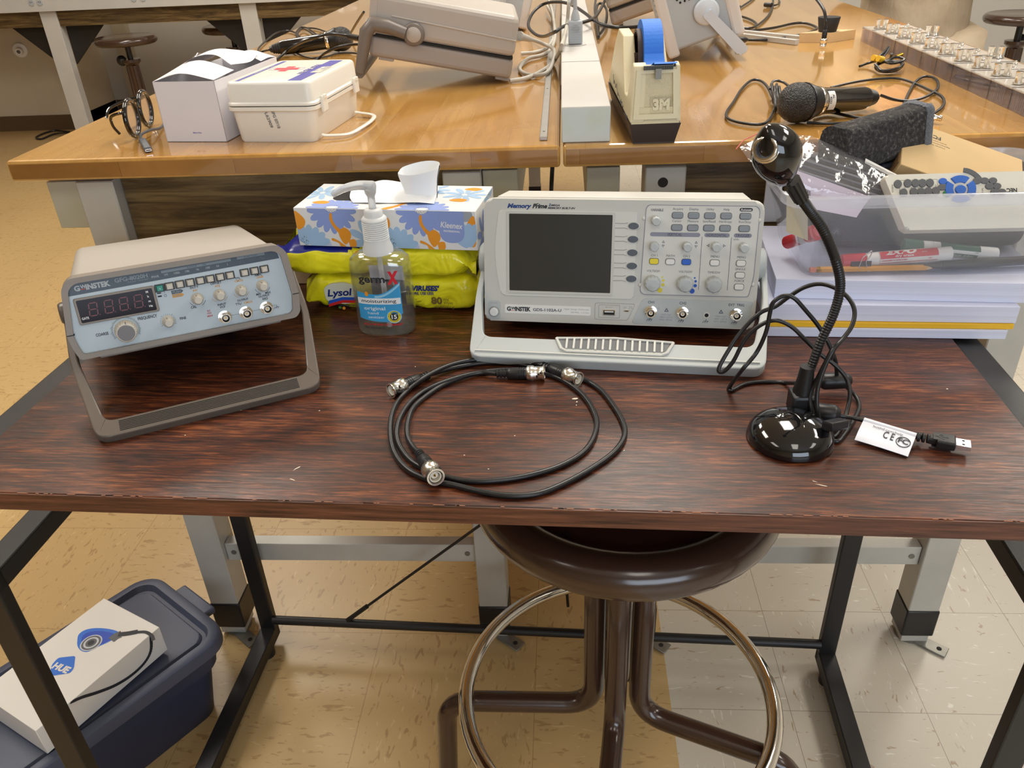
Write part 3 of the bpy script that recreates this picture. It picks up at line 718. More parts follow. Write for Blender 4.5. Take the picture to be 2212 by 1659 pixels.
# power key, name plate, usb
b = MB(); b.T = PANEL
b.prism(rrect(14.6, 22.5, 3, 4, -143.5, 13), 0, 0.4, SCOB); b.text('POWER', -143.5, 20.5, 1.6, PRNX, 0.5, wmax=11); b.lathe([(6.4, 0.4), (6.4, 1.2), (5.4, 1.2)], PRNX, 24, T=TX(-143.6, 11, 0), caps=False)
b.prism(ell(10.4, 10.4, 26, -143.6, 11), 0.5, 3.2, BTNW, bev=0.8); b.build('power_button', scope)
b = MB(); b.T = PANEL
b.prism(rrect(101, 10.4, 1.5, 3, -80.2, 15.0), 0, 0.35, BTNW)
z = 0.42
b.text('G', -128.4, 12.8, 4.6, INK, z, align='L', bold=0.05); b.text('W', -123.4, 14.2, 3.2, INK, z, align='L', bold=0.04); b.flat([(-123.4, 12.9), (-119.0, 12.9), (-119.0, 13.5), (-123.4, 13.5)], z, REDP)
b.text('INSTEK', -118.6, 12.8, 4.6, INK, z, w=18.6, align='L', bold=0.055); b.text('GDS-1102A-U', -97.3, 13.3, 3.2, PRN, z, w=33.5, align='L', bold=0.03)
b.text('Digital  Storage  Oscilloscope', -31.5, 16.0, 1.8, PRNX, z, w=29, align='R'); b.text('100 MHz   1 G Sa/s', -31.5, 12.2, 1.8, PRNX, z, w=21, align='R')
b.build('name_plate', scope, 'white name plate with maker and type lettering')
b = MB(); b.T = PANEL; z = 1.25; zz = 0.12
def word(q, s_, x, y, h, m, **k): q.text(s_, x, y, h, m, zz, **k)
b.text('Memory', -127.3, 132.0, 4.6, NAVY, zz, w=28, align='L', bold=0.05, shear=0.3)
b.text('Prime', -98.5, 132.0, 4.6, INK, zz, w=17, align='L', bold=0.05, shear=0.3); b.flat([(-96.5, 136.2), (-91.8, 137.4), (-91.3, 136.4), (-96.3, 135.4)], zz, INK)
b.text('2', -80.0, 134.4, 2.7, NAVY, zz, align='L', bold=0.05, shear=0.3); b.text('MEGA', -77.4, 134.4, 1.9, INK, zz, w=10, align='L', bold=0.04, shear=0.3); b.text('MEMORY BUILT-IN', -81.0, 131.3, 2.0, INK, zz, w=31, align='L', bold=0.04, shear=0.3)
# printed outlines round the usb ports
up = round_poly([(-25, 5.5), (13.5, 5.5), (21.5, 25.5), (-25, 25.5)], 3, 4); upi = [(x+(0.5 if x < 0 else -0.5), y+(0.5 if y < 15 else -0.5)) for x, y in up]
b.ring(up, upi, 0.0, 0.2, PRNX); u2 = rrect(24.5, 15.5, 1.5, 3, -8.3, 15.6); u2i = rrect(23.5, 14.5, 1.2, 3, -8.3, 15.6); b.ring(u2, u2i, 0, 0.2, PRNX)
b.text('2V', 9.6, 19.6, 2.4, PRNX, zz); b.tube([(-12, 20.6, 0.1), (-4.5, 20.6, 0.1)], 0.2, PRNX, 5); b.cyl((-12, 20.6, 0), (-12, 20.6, 0.2), 0.7, PRNX, 10)
b.tube([(13.3, 19.6, 0.1), (15, 19.6, 0.1), (15, 22, 0.1), (17.4, 22, 0.1), (17.4, 19.6, 0.1), (19, 19.6, 0.1)], 0.18, PRNX, 5)
b.build('bezel_print', scope, 'model slogan and outlines printed on the bezel')
b = MB(); b.T = PANEL
b.ring(rrect(14.4, 6.6, 0.6, 2, -8.4, 14.4), rrect(12.8, 5.0, 0.4, 2, -8.4, 14.4), 0, 0.9, CHROME); b.flat(rrect(12.9, 5.1, 0.4, 2, -8.4, 14.4), 0.15, HOLE); b.box((-8.4, 15.3, 0.4), (10.5, 1.5, 0.5), WHITE); b.build('usb_port', scope)
b = MB(); b.T = PANEL; b.prism(round_poly([(9.2, 15.8), (13.8, 15.8), (15.4, 17.6), (7.6, 17.6)], 0.3, 2), 0, 0.7, CHROME); b.prism(round_poly([(9.9, 16.2), (13.2, 16.2), (14.2, 17.2), (8.8, 17.2)], 0.2, 2), 0.6, 0.85, HOLE); b.build('test_terminal', scope)
def scope_slots(b, W, bar_h, H):
    # raised rib along the bar, grip pocket with its fins
    Wb = W/2
    b.box((0, 0.008, 0.0008), (W-0.012, 0.0012, 0.002), SCOL)
    x0, x1 = -Wb+0.095, -Wb+0.222
    o_ = [(x0, 0.0292), (x0+0.006, 0.0155), (x0+0.013, 0.0118), (x1-0.013, 0.0118), (x1-0.006, 0.0155), (x1, 0.0292)]
    b.tube([(x, y, 0.0012) for x, y in o_], 0.0016, SCOL, 8); b.tube([(x0, 0.0292, 0.001), ((x0+x1)/2, 0.0322, 0.001), (x1, 0.0292, 0.001)], 0.0013, SCOL, 8)
    b.prism([(x0+0.003, 0.0285), (x0+0.009, 0.0165), (x1-0.009, 0.0165), (x1-0.003, 0.0285), ((x0+x1)/2, 0.031)], 0, 0.0004, SCOD)
    n = 14
    for k in range(n):
        x = x0+0.012+(x1-x0-0.024)*k/(n-1); b.box((x, 0.0225, 0.0011), (0.0022, 0.0135, 0.0022), SCOL)
bail(scope, MS, (0.1575, 0.032, 0.068), at(1012, 769, 0.7840), at(1655, 798.5, 0.7840), 0.0285, 0.012, 0.0075, 0.016, SCOB, hub_r=19, slots=scope_slots, name='bail_stand')
# ------------------------------------------------------------ function generator
MG = TX(-0.4024, 0.7553, 0.8209) @ RZ(30.34) @ RX(-11.19) @ RY(2.09)
GB = mat('generator_beige', srgb(176, 170, 162), 0.5, bump=0.10, bs=1400)
GT = mat('generator_taupe', srgb(138, 130, 122), 0.45, bump=0.08, bs=1200)
GH = mat('generator_handle', srgb(98, 89, 81), 0.33)
GP = mat('generator_panel_blue', srgb(178, 192, 200), 0.28)
GS = mat('generator_strip', srgb(52, 66, 80), 0.35)
GPC = mat('generator_plate', srgb(132, 146, 156), 0.5)
GK = mat('knob_beige', srgb(196, 190, 178), 0.35)
GKD = mat('knob_cap_grey', srgb(112, 110, 112), 0.4)
TEAL = mat('teal_button', srgb(38, 140, 124), 0.35); ORG = mat('orange_print', srgb(206, 152, 74), 0.6); DISP = mat('display_dark_red', (0.008, 0.001, 0.002), 0.10, spec=0.15)
SEG = mat('unlit_segment_red', (0.16, 0.012, 0.016), 0.3); RP = mat('panel_red', srgb(180, 60, 60), 0.6)
gfg = thing('function_generator', 'beige function generator with red digit display standing on its brown bail, left on the desk', 'function generator', MG)
b = MB(); b.T = PANEL
b.prism(round_poly([(-109, 10), (-98, 1), (98, 1), (107, 10), (110, 28), (106, 78), (98, 83), (-98, 83), (-105, 78), (-111, 28)], [2, 3, 3, 2, 2, 5, 5, 5, 5, 2], 4), -268, -8, GB, bev=2.5)
b.box((0, 27, -135), (222.4, 1.4, 262), GT)
b.prism([(-94, -4), (94, -4), (97, 2), (-97, 2)], -24, -8, GT, bev=1)
b.build('housing', gfg)
for x in (-85, 85):
    b = MB(); b.T = PANEL; b.cyl((x, 6, -250), (x, 4.2, -250), 8, GT, 16); b.build('foot', gfg)
out = round_poly([(-112, 1), (110, 1), (115.5, 7), (117.8, 28), (113, 76), (104, 85), (-103, 84.5), (-111.5, 76), (-118, 27), (-116, 14)], [4, 4, 3, 2, 7, 7, 7, 7, 2, 2], 5)
inn = round_poly([(-108, 6), (104, 6.5), (108, 10), (110.5, 28), (106, 74), (99, 79), (-98.5, 79), (-106, 73), (-112.5, 26), (-110.5, 15)], [3, 3, 3, 2, 6, 6, 6, 6, 2, 2], 5)
b = MB(); b.T = PANEL; b.ring(out, inn, -18, 3.5, GT, smooth=False); b.ring([(x*1.002, y+0.0) for x, y in out], inn, 3.3, 4.6, GT)
for s in (-1, 1): b.box((s*114.6, 28, 2.0), (7.2, 0.8, 6), HOLE)
b.build('front_frame', gfg)
b = MB(); b.T = PANEL
b.prism([(x*1.004, y*1.0) for x, y in inn], -6, 0, GP)
z = 0.12
b.flat(round_poly([(-107.6, 66.5), (104.8, 69.3), (103.6, 76), (98.5, 79), (-98, 79), (-105.5, 74)], [0.2, 0.2, 3, 4, 4, 3], 4), z-0.04, GS)
b.flat([(-17.2, 74.2), (54, 75), (54, 77.6), (-17.2, 76.8)], z, GPC); b.flat([(60.5, 75.4), (90, 75.7), (90, 78.4), (60.5, 78.1)], z, GPC)
z = 0.2
b.text('G', -100.2, 70.6, 5.0, mat('panel_light_print', srgb(176, 184, 190), 0.5), z, align='L', bold=0.045)
LP = MATS['panel_light_print']
b.text('W', -94.6, 72.4, 3.4, LP, z, align='L', bold=0.04); b.flat([(-94.4, 71.1), (-90.4, 71.1), (-90.4, 71.8), (-94.4, 71.8)], z, REDP)
b.text('INSTEK', -89.6, 70.6, 5.0, LP, z, w=22.8, align='L', bold=0.05); b.text('GFG-8020H', -62.4, 72.6, 4.0, GPC, z, w=31.8, align='L', bold=0.03); b.text('Function  Generator', -30.5, 70.2, 1.5, GPC, z, w=20, align='R')
b.text('PWR', -23.6, 70.6, 2.4, LP, z); 
for s_, x in (('1M', -13.1), ('100k', -2.0), ('10k', 8.4), ('1k', 18.9), ('100', 29.2), ('10', 39.4), ('1', 49.6)): b.text(s_, x, 70.9, 2.3, LP, z, wmax=7.5)
b.text('RANGE', 13.8, 74.8, 2.0, GS, z+0.03, w=10); b.text('Hz', 26.5, 75.0, 2.0, GS, z+0.03, w=3.6); b.text('FUNCTION', 75, 75.8, 2.0, GS, z+0.03, w=14)
def wave(pts): b.tube([(x, y, z) for x, y in pts], 0.16, GPC, 5)
wave([(62.5, 71.5), (63.5, 71.5), (63.5, 73.7), (66.2, 73.7), (66.2, 71.5), (67.6, 71.5)]); wave([(73.2, 72.2), (74.6, 73.8), (77, 71.6), (78.4, 73.2)]); wave([(84+0.5*k, 72.7+1.1*math.sin(k*2*PI/10)) for k in range(11)])
for s_, x, y, h, w, m in (('FREQUENCY', -40.7, 30.0, 3.0, 19, INK), ('COARSE', -86.6, 21.2, 2.9, 12, INK), ('FINE', -6.9, 22.2, 2.6, 6.5, INK), ('CAL', 6.3, 31.8, 2.4, 6, INK), ('DUTY', 11.4, 52.8, 2.4, 8.5, INK), ('INV', 11.6, 49.4, 2.2, 5, ORG), ('OFFSET', 33.9, 53.2, 2.4, 11.5, INK), ('ADJ', 34.4, 49.9, 2.2, 5.5, ORG),
    ('TTL', 57, 54.2, 2.2, 5.5, INK), ('CMOS', 57.6, 51.4, 2.2, 9, ORG), ('AMPL', 79, 54.2, 2.3, 8, INK), ('-20dB', 80, 51.4, 2.2, 8, ORG), ('INPUT', 35, 29.4, 2.2, 9, INK), ('VCF', 35, 26.4, 2.2, 6, INK), ('OUTPUT', 57.5, 30.0, 2.2, 12, INK), ('TTL/', 52.2, 26.4, 2.2, 6.5, INK), ('CMOS', 62.5, 26.4, 2.2, 9, ORG),
    ('MIN      MAX', 80.6, 32.9, 2.2, 16, INK), ('OUTPUT', 80.6, 30.0, 2.2, 12, INK), ('50Ω', 81, 26.7, 2.3, 6, INK), ('DC', 20.4, 25.2, 1.8, 3.4, RP), ('15V', 20.5, 22.5, 1.8, 4.4, RP), ('MAX', 20.6, 19.5, 1.8, 5.8, RP)): b.text(s_, x, y, h, m, z, w=w, bold=0.025)
b.flat([(-12, 50.6), (-2.4, 50.6), (0, 52.6), (-2.4, 54.4), (-12, 54.4)], z-0.03, GS); b.text('PUSH', -6.8, 51.3, 2.3, GPC, z, w=8, bold=0.02)
b.flat([(-12, 46.7), (-2.4, 46.7), (0, 48.5), (-2.4, 50.3), (-12, 50.3)], z-0.03, ORG); b.text('PULL', -6.8, 47.4, 2.3, GPC, z, w=8, bold=0.02)
b.flat([(-26, 53.6), (-22, 53.6), (-22, 54.8), (-26, 54.8)], z, INK); b.flat([(-26, 50), (-22, 50), (-22, 51.6), (-26, 51.6)], z, INK); b.ring(ell(2.8, 2.8, 16, -18.5, 50.6), ell(2.2, 2.2, 16, -18.5, 50.6), z-0.1, z+0.02, INK); b.flat([(-18.7, 53.4), (-18.4, 53.4), (-18.4, 55), (-18.7, 55)], z, INK)
def ticks(x, y, r0_, r1_, a0, a1, n, m=INK, w=0.16):
    for k in range(n):
        a = math.radians(a0+(a1-a0)*k/(n-1)); c, s_ = math.cos(a), math.sin(a); R1 = r1_ if k % 5 else r1_+0.8
        b.flat([(x+r0_*c-w*s_, y+r0_*s_+w*c), (x+r0_*c+w*s_, y+r0_*s_-w*c), (x+R1*c+w*s_, y+R1*s_-w*c), (x+R1*c-w*s_, y+R1*s_+w*c)][::-1], z, m)
ticks(-64.0, 22.6, 12.2, 14.0, -30, 210, 51); ticks(-22.0, 23.4, 7.0, 7.8, -30, 210, 16)
for (x, y) in ((11.6, 41.5), (34.6, 41.5), (57.6, 42.0), (80.6, 43.0)):
    for a0, a1, m in ((200, 245, INK if x < 20 or x > 70 else ORG), (-65, -20, ORG if x > 20 and x < 70 else INK)):
        b.tube([(x+8.6*math.cos(math.radians(a)), y+8.6*math.sin(math.radians(a)), z) for a in range(a0, a1, 6)], 0.18, m, 5)
b.tube([(42, 16.6, z), (51, 16.4, z)], 0.12, PRN, 4); b.tube([(64, 16.8, z), (74, 17, z)], 0.12, PRN, 4); b.tube([(87, 18.5, z), (92, 18.6, z), (92, 16, z)], 0.12, PRN, 4); gnd(b, 92, 18.2, PRN, z, 0.75)
b.build('front_panel', gfg, 'pale blue front panel with printed lettering and a dark strip')
# display
b = MB(); b.T = PANEL
b.prism(rrect(77, 27.5, 2, 3, -65.8, 49.6), 0, 2.4, GT, bev=0.8); b.prism(rrect(72, 23.4, 1, 2, -65.8, 49.6), 2.0, 2.5, DISP)
z = 2.56
segm = {}
for i, x in enumerate((-88.2, -73.6, -59.4, -45.2)):
    w, h, t_ = 7.6, 13.0, 0.9; sk = 0.12
    def S_(x_, y_): return (x+x_+y_*sk, 50.1+y_)
    def bar(a, b_, c, d): b.flat([S_(a, c), S_(b_, c), S_(b_, d), S_(a, d)], z, SEG)
    for yy in (-h/2, 0, h/2): bar(-w/2+0.8, w/2-0.8, yy-t_/2, yy+t_/2)
    for xx in (-w/2, w/2): bar(xx-t_/2, xx+t_/2, 0.7, h/2-0.5); bar(xx-t_/2, xx+t_/2, -h/2+0.5, -0.7)
    bar(w/2+1.4, w/2+2.2, -h/2-0.4, -h/2+0.5)
for s_, x, y in (('M', -35.2, 57.0), ('k', -35.0, 52.2), ('m', -34.8, 47.2), ('Hz', -34.6, 42.0)): b.text(s_, x, y, 2.2, WINK, z, bold=0.03)
b.text('GATE', -97.4, 41.2, 2.3, WINK, z, w=6.6, bold=0.03)
b.build('display', gfg, 'dark display window with four unlit red digits')
for i, x in enumerate((-22.2, -12.4, -2.1, 8.3, 18.8, 29.0, 39.4, 49.7, 65.1, 75.8, 86.5)):
    y = 59.5+0.09*(i) if i else 59.4
    q = MB(); q.T = PANEL; q.prism(rrect(9.7, 8.2, 0.6, 2, x, y), 0, 1.2, mat('button_well', (0.03, 0.028, 0.026), 0.4), bev=0.3, seg=1)
    q.prism(rrect(7.0, 6.4, 0.5, 2, x, y), 1.0, 4.6, TEAL if i == 0 else GK, taper=0.82, bev=0.3, seg=1); q.cyl((x, y, 4.6), (x, y, 4.75), 0.5, WINK, 10)
    q.build('power_button' if i == 0 else 'push_button', gfg)
def pot(x, y, r=5.6, h=13, cap=GK):
    q = MB(); q.T = PANEL @ TX(x, y, 0)
    K = 48; n = 12
    def rz(rr, amp, zz): return [((rr+amp*(k % 4 < 2))*math.cos(2*PI*k/K), (rr+amp*(k % 4 < 2))*math.sin(2*PI*k/K), zz) for k in range(K)]
    V = rz(r*1.14, 0, 0)+rz(r*1.14, 0, 1.2)+rz(r*0.98, 0.35, 1.8)+rz(r*0.80, 0.3, h*0.86)+rz(r*0.62, 0, h)
    Fs = [(i*K+k, i*K+(k+1) % K, (i+1)*K+(k+1) % K, (i+1)*K+k) for i in range(4) for k in range(K)]+[tuple(4*K+k for k in range(K))]
    q.add(V, Fs, GK, True); q.box((r*0.2, r*0.86, h*0.45), (0.6, 0.7, h*0.8), GKD, T=RZ(20)); q.build('knob', gfg)
for x, y in ((11.6, 41.4), (34.6, 41.2), (57.6, 41.8), (80.6, 42.8), (-22.0, 23.2)): pot(x, y)
q = MB(); q.T = PANEL @ TX(-64.0, 21.8, 0)
K = 96
def rz(rr, amp, zz): return [((rr+amp*(k % 4 < 2))*math.cos(2*PI*k/K), (rr+amp*(k % 4 < 2))*math.sin(2*PI*k/K), zz) for k in range(K)]
V = rz(11.2, 0, 0)+rz(11.2, 0, 1.4)+rz(10.4, 0.5, 2)+rz(9.8, 0.45, 12)+rz(9.0, 0, 13)+rz(8.4, 0, 13)
q.add(V, [(i*K+k, i*K+(k+1) % K, (i+1)*K+(k+1) % K, (i+1)*K+k) for i in range(5) for k in range(K)]+[tuple(5*K+k for k in range(K))], GK, True)
q.prism(ell(16.4, 16.4, 36), 12.8, 13.8, GKD, bev=0.5); q.box((1.5, 9.6, 8), (0.8, 1.2, 10), GKD); q.build('knob', gfg, 'large coarse frequency knob with a grey cap')
for x, y in ((35.2, 16.3), (57.9, 16.6), (80.5, 17.6)): bnc_socket(gfg, PANEL, x, y, 6.4, long=10)
b = MB(); b.T = TX(0, 0, 0) 
b.T = Matrix.Identity(4)
S1 = mat('faded_red_print', srgb(206, 160, 140), 0.6)
T_ = TX(0, 0, 0.0832)
for k, (s_, w) in enumerate((('CAUTION', 0.030), ('DO NOT APPLY VOLTAGE TO OUTPUT', 0.085))): b.text(s_, 0.052, 0.022-0.005*k, 0.003, S1, 0.0832, w=w)
b.ring([(0.002, 0.0135), (0.104, 0.0135), (0.104, 0.028), (0.002, 0.028)], [(0.0025, 0.014), (0.1035, 0.014), (0.1035, 0.0275), (0.0025, 0.0275)], 0.0830, 0.0833, S1)
b.build('warning_print', gfg, 'faint red warning lettering on top')
def gfg_slots(b, W, bar_h, H):
    Wb = W/2
    for k in range(7): b.box((0.0, 0.0045+0.00195*k, 0.00005), (W-0.044, 0.0008, 0.0006), HOLE)
bail(gfg, MG, (0.1165, 0.062, 0.040), at(208.5, 950, 0.7785), at(694, 832, 0.7785), 0.020, 0.010, 0.009, 0.011, GH, hub_r=12, slots=gfg_slots, name='bail_stand', lab='grey-brown bail stand with a ribbed bar')
# ============================================================ tissue box, wipes, sanitizer
def warp(mb, start, fn):
    for i in range(start, len(mb.v)): mb.v[i] = tuple(fn(Vector(mb.v[i])))
def fan(q, P, cx, cy, r, m, z, n, a0, a1, w, clip, T=None):
    for k in range(n):
        a = math.radians(a0+(a1-a0)*k/max(1, n-1)); c, s = math.cos(a), math.sin(a); pts = []
        for j in range(16):
            t = 2*PI*j/16; u = 0.56+0.44*math.cos(t); v = w*math.sin(t)*(0.6+0.4*u)
            x, y = cx+r*(u*c-v*s), cy+r*(u*s+v*c); pts.append((x, y))
        pts = clip_rect(pts, clip)
        if len(pts) > 2: q.flat(pts, z+0.0012*k, m, T)
def clip_rect(pts, c):
    x0, y0, x1, y1 = c
    def cl(P, ins, inter):
        o = []
        for i in range(len(P)):
            a, b = P[i-1], P[i]
            if ins(b):
                if not ins(a): o.append(inter(a, b))
                o.append(b)
            elif ins(a): o.append(inter(a, b))
        return o
    ix = lambda X: (lambda a, b: (X, a[1]+(b[1]-a[1])*(X-a[0])/(b[0]-a[0]+1e-12)))
    iy = lambda Y: (lambda a, b: (a[0]+(b[0]-a[0])*(Y-a[1])/(b[1]-a[1]+1e-12), Y))
    for ins, it in ((lambda p: p[0] >= x0, ix(x0)), (lambda p: p[0] <= x1, ix(x1)), (lambda p: p[1] >= y0, iy(y0)), (lambda p: p[1] <= y1, iy(y1))):
        pts = cl(pts, ins, it)
        if len(pts) < 3: return []
    return pts
CARD = mat('tissue_box_card', srgb(226, 226, 226), 0.5)
FB1 = mat('flower_blue', srgb(140, 160, 218), 0.5); FB2 = mat('flower_sky', srgb(160, 192, 224), 0.5); FOR = mat('flower_orange', srgb(232, 152, 40), 0.5); FGR = mat('flower_grey', srgb(160, 168, 178), 0.5); FLIL = mat('flower_lilac', srgb(190, 198, 226), 0.5)
TISS = mat('tissue', srgb(236, 238, 240), 0.85)
MK = TX(-0.3297, 0.932, 0.8576) @ RZ(-7.59)
kx = thing('tissue_box', 'flat tissue box with blue daisies and orange flowers lying on yellow wipes packs', 'tissue box', MK)
W_, H_, D_ = 228, 48.5, 98
b = MB(); b.T = MM
b.box((W_/2, D_/2, H_/2), (W_, D_, H_), CARD, bev=0.6, seg=1)
Tf = RX(90) @ TX(0, 0, 0.15)                       # front face: x right, y up
Tt = TX(0, 0, H_+0.15)                              # top face
Ts = TX(W_+0.15, 0, 0) @ RZ(90) @ RX(90)               # right side: x = depth, y up
cf = (0.5, 0.5, W_-0.5, H_-0.5)
def blob(q, pts, m, z, clip, T):
    P = clip_rect([(p.x, p.y) for p in smooth_path([(x, y, 0) for x, y in pts], 4, True)], clip)
    if len(P) > 2: q.flat(P, z, m, T)
for ox in (0, 113):
    fan(b, None, 49+ox, 48, 32, FB1, 0.02, 9, 185, 355, 0.17, cf, Tf); fan(b, None, 49+ox, 0, 34, FB1, 0.02, 9, 5, 175, 0.18, (0.5, 0.5, W_-0.5, D_-1), Tt)
    fan(b, None, 13+ox, -2, 30, FB2, 0.03, 6, 20, 125, 0.2, cf, Tf)
    blob(b, [(60+ox, 2), (52+ox, 8), (45+ox, 11), (44+ox, 8), (52+ox, 5), (55+ox, 0), (66+ox, -4)], FOR, 0.04, cf, Tf)
    blob(b, [(61+ox, 3), (55+ox, 12), (55+ox, 20), (62+ox, 25), (69+ox, 20), (69+ox, 12)], FOR, 0.05, cf, Tf)
    blob(b, [(56+ox, 16), (48+ox, 26), (45+ox, 34), (46+ox, 42), (49+ox, 42), (49+ox, 34), (53+ox, 26), (60+ox, 20)], FOR, 0.045, cf, Tf)
    blob(b, [(66+ox, 8), (74+ox, 10), (75+ox, 2), (68+ox, -2)], FOR, 0.042, cf, Tf)
    blob(b, [(30+ox, 0), (28+ox, 8), (33+ox, 12), (40+ox, 8), (42+ox, 0)], FLIL, 0.025, cf, Tf)
    b.flat(ell(16, 8, 20, 49+ox, 4), 0.06, CARD, Tt); b.flat(clip_rect(ell(15, 10, 20, 49+ox, 49), cf), 0.06, CARD, Tf)
    for k in range(44):
        a = 2*PI*k/44+0.3; r = 6.5+3.5*((k*7) % 5)/5; x, y = 49+ox+r*1.1*math.cos(a), 4+r*math.sin(a)*0.9
        if y > 0.8: b.flat(ell(0.9, 0.9, 6, x, y), 0.07, INK, Tt)
        elif y < -0.8: b.flat(ell(0.9, 0.9, 6, x, H_+y), 0.07, INK, Tf)
    for k in range(26):
        b.flat(ell(0.9, 0.9, 6, 8+ox+5*math.cos(k*2.4)*((k % 5)/5+0.3), 6+6*math.sin(k*2.4)*((k % 4)/4+0.3)), 0.07, INK, Tf)
blob(b, [(110, 47), (102, 40), (104, 28), (112, 22), (120, 26), (121, 36), (114, 44)], FOR, 0.045, cf, Tf); blob(b, [(0, 44), (8, 40), (13, 32), (9, 24), (1, 22)], FOR, 0.045, cf, Tf)
blob(b, [(110, 0), (116, 8), (124, 14), (134, 28), (138, 32), (136, 24), (128, 10), (116, -2)], FOR, 0.045, (0.5, 0.5, W_-0.5, D_-1), Tt)
blob(b, [(92, 46), (96, 36), (104, 38), (102, 47)], FGR, 0.03, cf, Tf); blob(b, [(206, 47), (210, 36), (222, 38), (222, 48)], FGR, 0.03, cf, Tf)
blob(b, [(214, 18), (217, 34), (226, 42), (226, 8), (218, 6)], FOR, 0.04, cf, Tf); fan(b, None, 218, 0, 34, FB2, 0.045, 5, 75, 130, 0.2, cf, Tf); fan(b, None, 92, 10, 26, FB2, 0.025, 3, 110, 200, 0.22, cf, Tf)
for x, y in ((14, 60), (200, 62), (150, 78)): fan(b, None, x, y, 28, FB2, 0.03, 9, 0, 330, 0.17, (0.5, 0.5, W_-0.5, D_-1), Tt)
for x, y in ((196, 40), (26, 22), (205, 84)): blob(b, [(x-10, y), (x, y+6), (x+12, y+2), (x+8, y-6), (x-4, y-5)], FOR, 0.04, (0.5, 0.5, W_-0.5, D_-1), Tt)
for x, y, r in ((30, 10, 30), (74, 40, 28)): fan(b, None, x, y, r, FB2 if x > 50 else FB1, 0.03, 7, 30, 300, 0.18, (0.5, 0.5, D_-0.5, H_-0.5), Ts)
blob(b, [(52, 6), (46, 20), (54, 34), (62, 28), (62, 12)], FOR, 0.04, (0.5, 0.5, D_-0.5, H_-0.5), Ts)
BADGE = mat('badge_blue', srgb(140, 160, 214), 0.5)
b.flat(clip_rect([(p[0], p[1]) for p in round_poly([(182, 60), (182, 9), (213, 9), (213, 60)], 15, 8)], cf), 0.08, BADGE, Tf)
b.text('Kleenex', 197.5, 27.5, 7.0, WINK, 0.12, w=27, bold=0.018, shear=0.15, T=Tf, rot=-4); b.text('PROFESSIONAL', 197.5, 22.5, 2.1, WINK, 0.12, w=20, bold=0.03, T=Tf, rot=-2)
b.build('box_body', kx, 'white card box printed with blue and orange flowers')
b = MB(); b.T = MM @ Tt; b.flat(rrect(128, 40, 12, 6, 100, 50), 0.10, HOLE); b.build('opening', kx)
def sheet(mb, rows, m, thick=0.0):
    """rows of 3-D points -> smooth sheet"""
    R = [smooth_path(r, 5) for r in rows]; C_ = []
    for k in range(len(R[0])): C_.append(smooth_path([r[k] for r in R], 5))
    n, k2 = len(C_), len(C_[0]); V = [p for c in C_ for p in c]
    mb.add(V, [(i*k2+j, (i+1)*k2+j, (i+1)*k2+j+1, i*k2+j+1) for i in range(n-1) for j in range(k2-1)], m, True)
t = MB(); t.T = MM @ TX(0, 0, H_)
random.seed(3)
sheet(t, [[(70, 20, 1), (95, 19, 2), (120, 22, 1), (150, 20, 3), (172, 22, 1)], [(60, 36, 3), (88, 40, 7), (118, 38, 4), (148, 40, 9), (170, 38, 4)], [(56, 58, 6), (84, 60, 10), (112, 58, 9), (146, 62, 12), (168, 60, 8)], [(64, 76, 5), (90, 78, 12), (120, 78, 9), (145, 78, 8), (165, 76, 3)]], TISS)
cone = []
for zc, rr in ((0, 19), (10, 20), (22, 22), (33, 25), (36, 24.6), (22, 21), (8, 17)):
    cone.append([(149+rr*math.cos(2*PI*k/12)*(1.05+0.05*math.sin(3*k)), 48+rr*0.7*math.sin(2*PI*k/12), zc+(5*math.sin(2*PI*k/12+0.9) if zc > 20 else 0)) for k in range(13)])
sheet(t, cone, TISS)
t.build('tissue', kx, 'white tissues rising out of the opening')
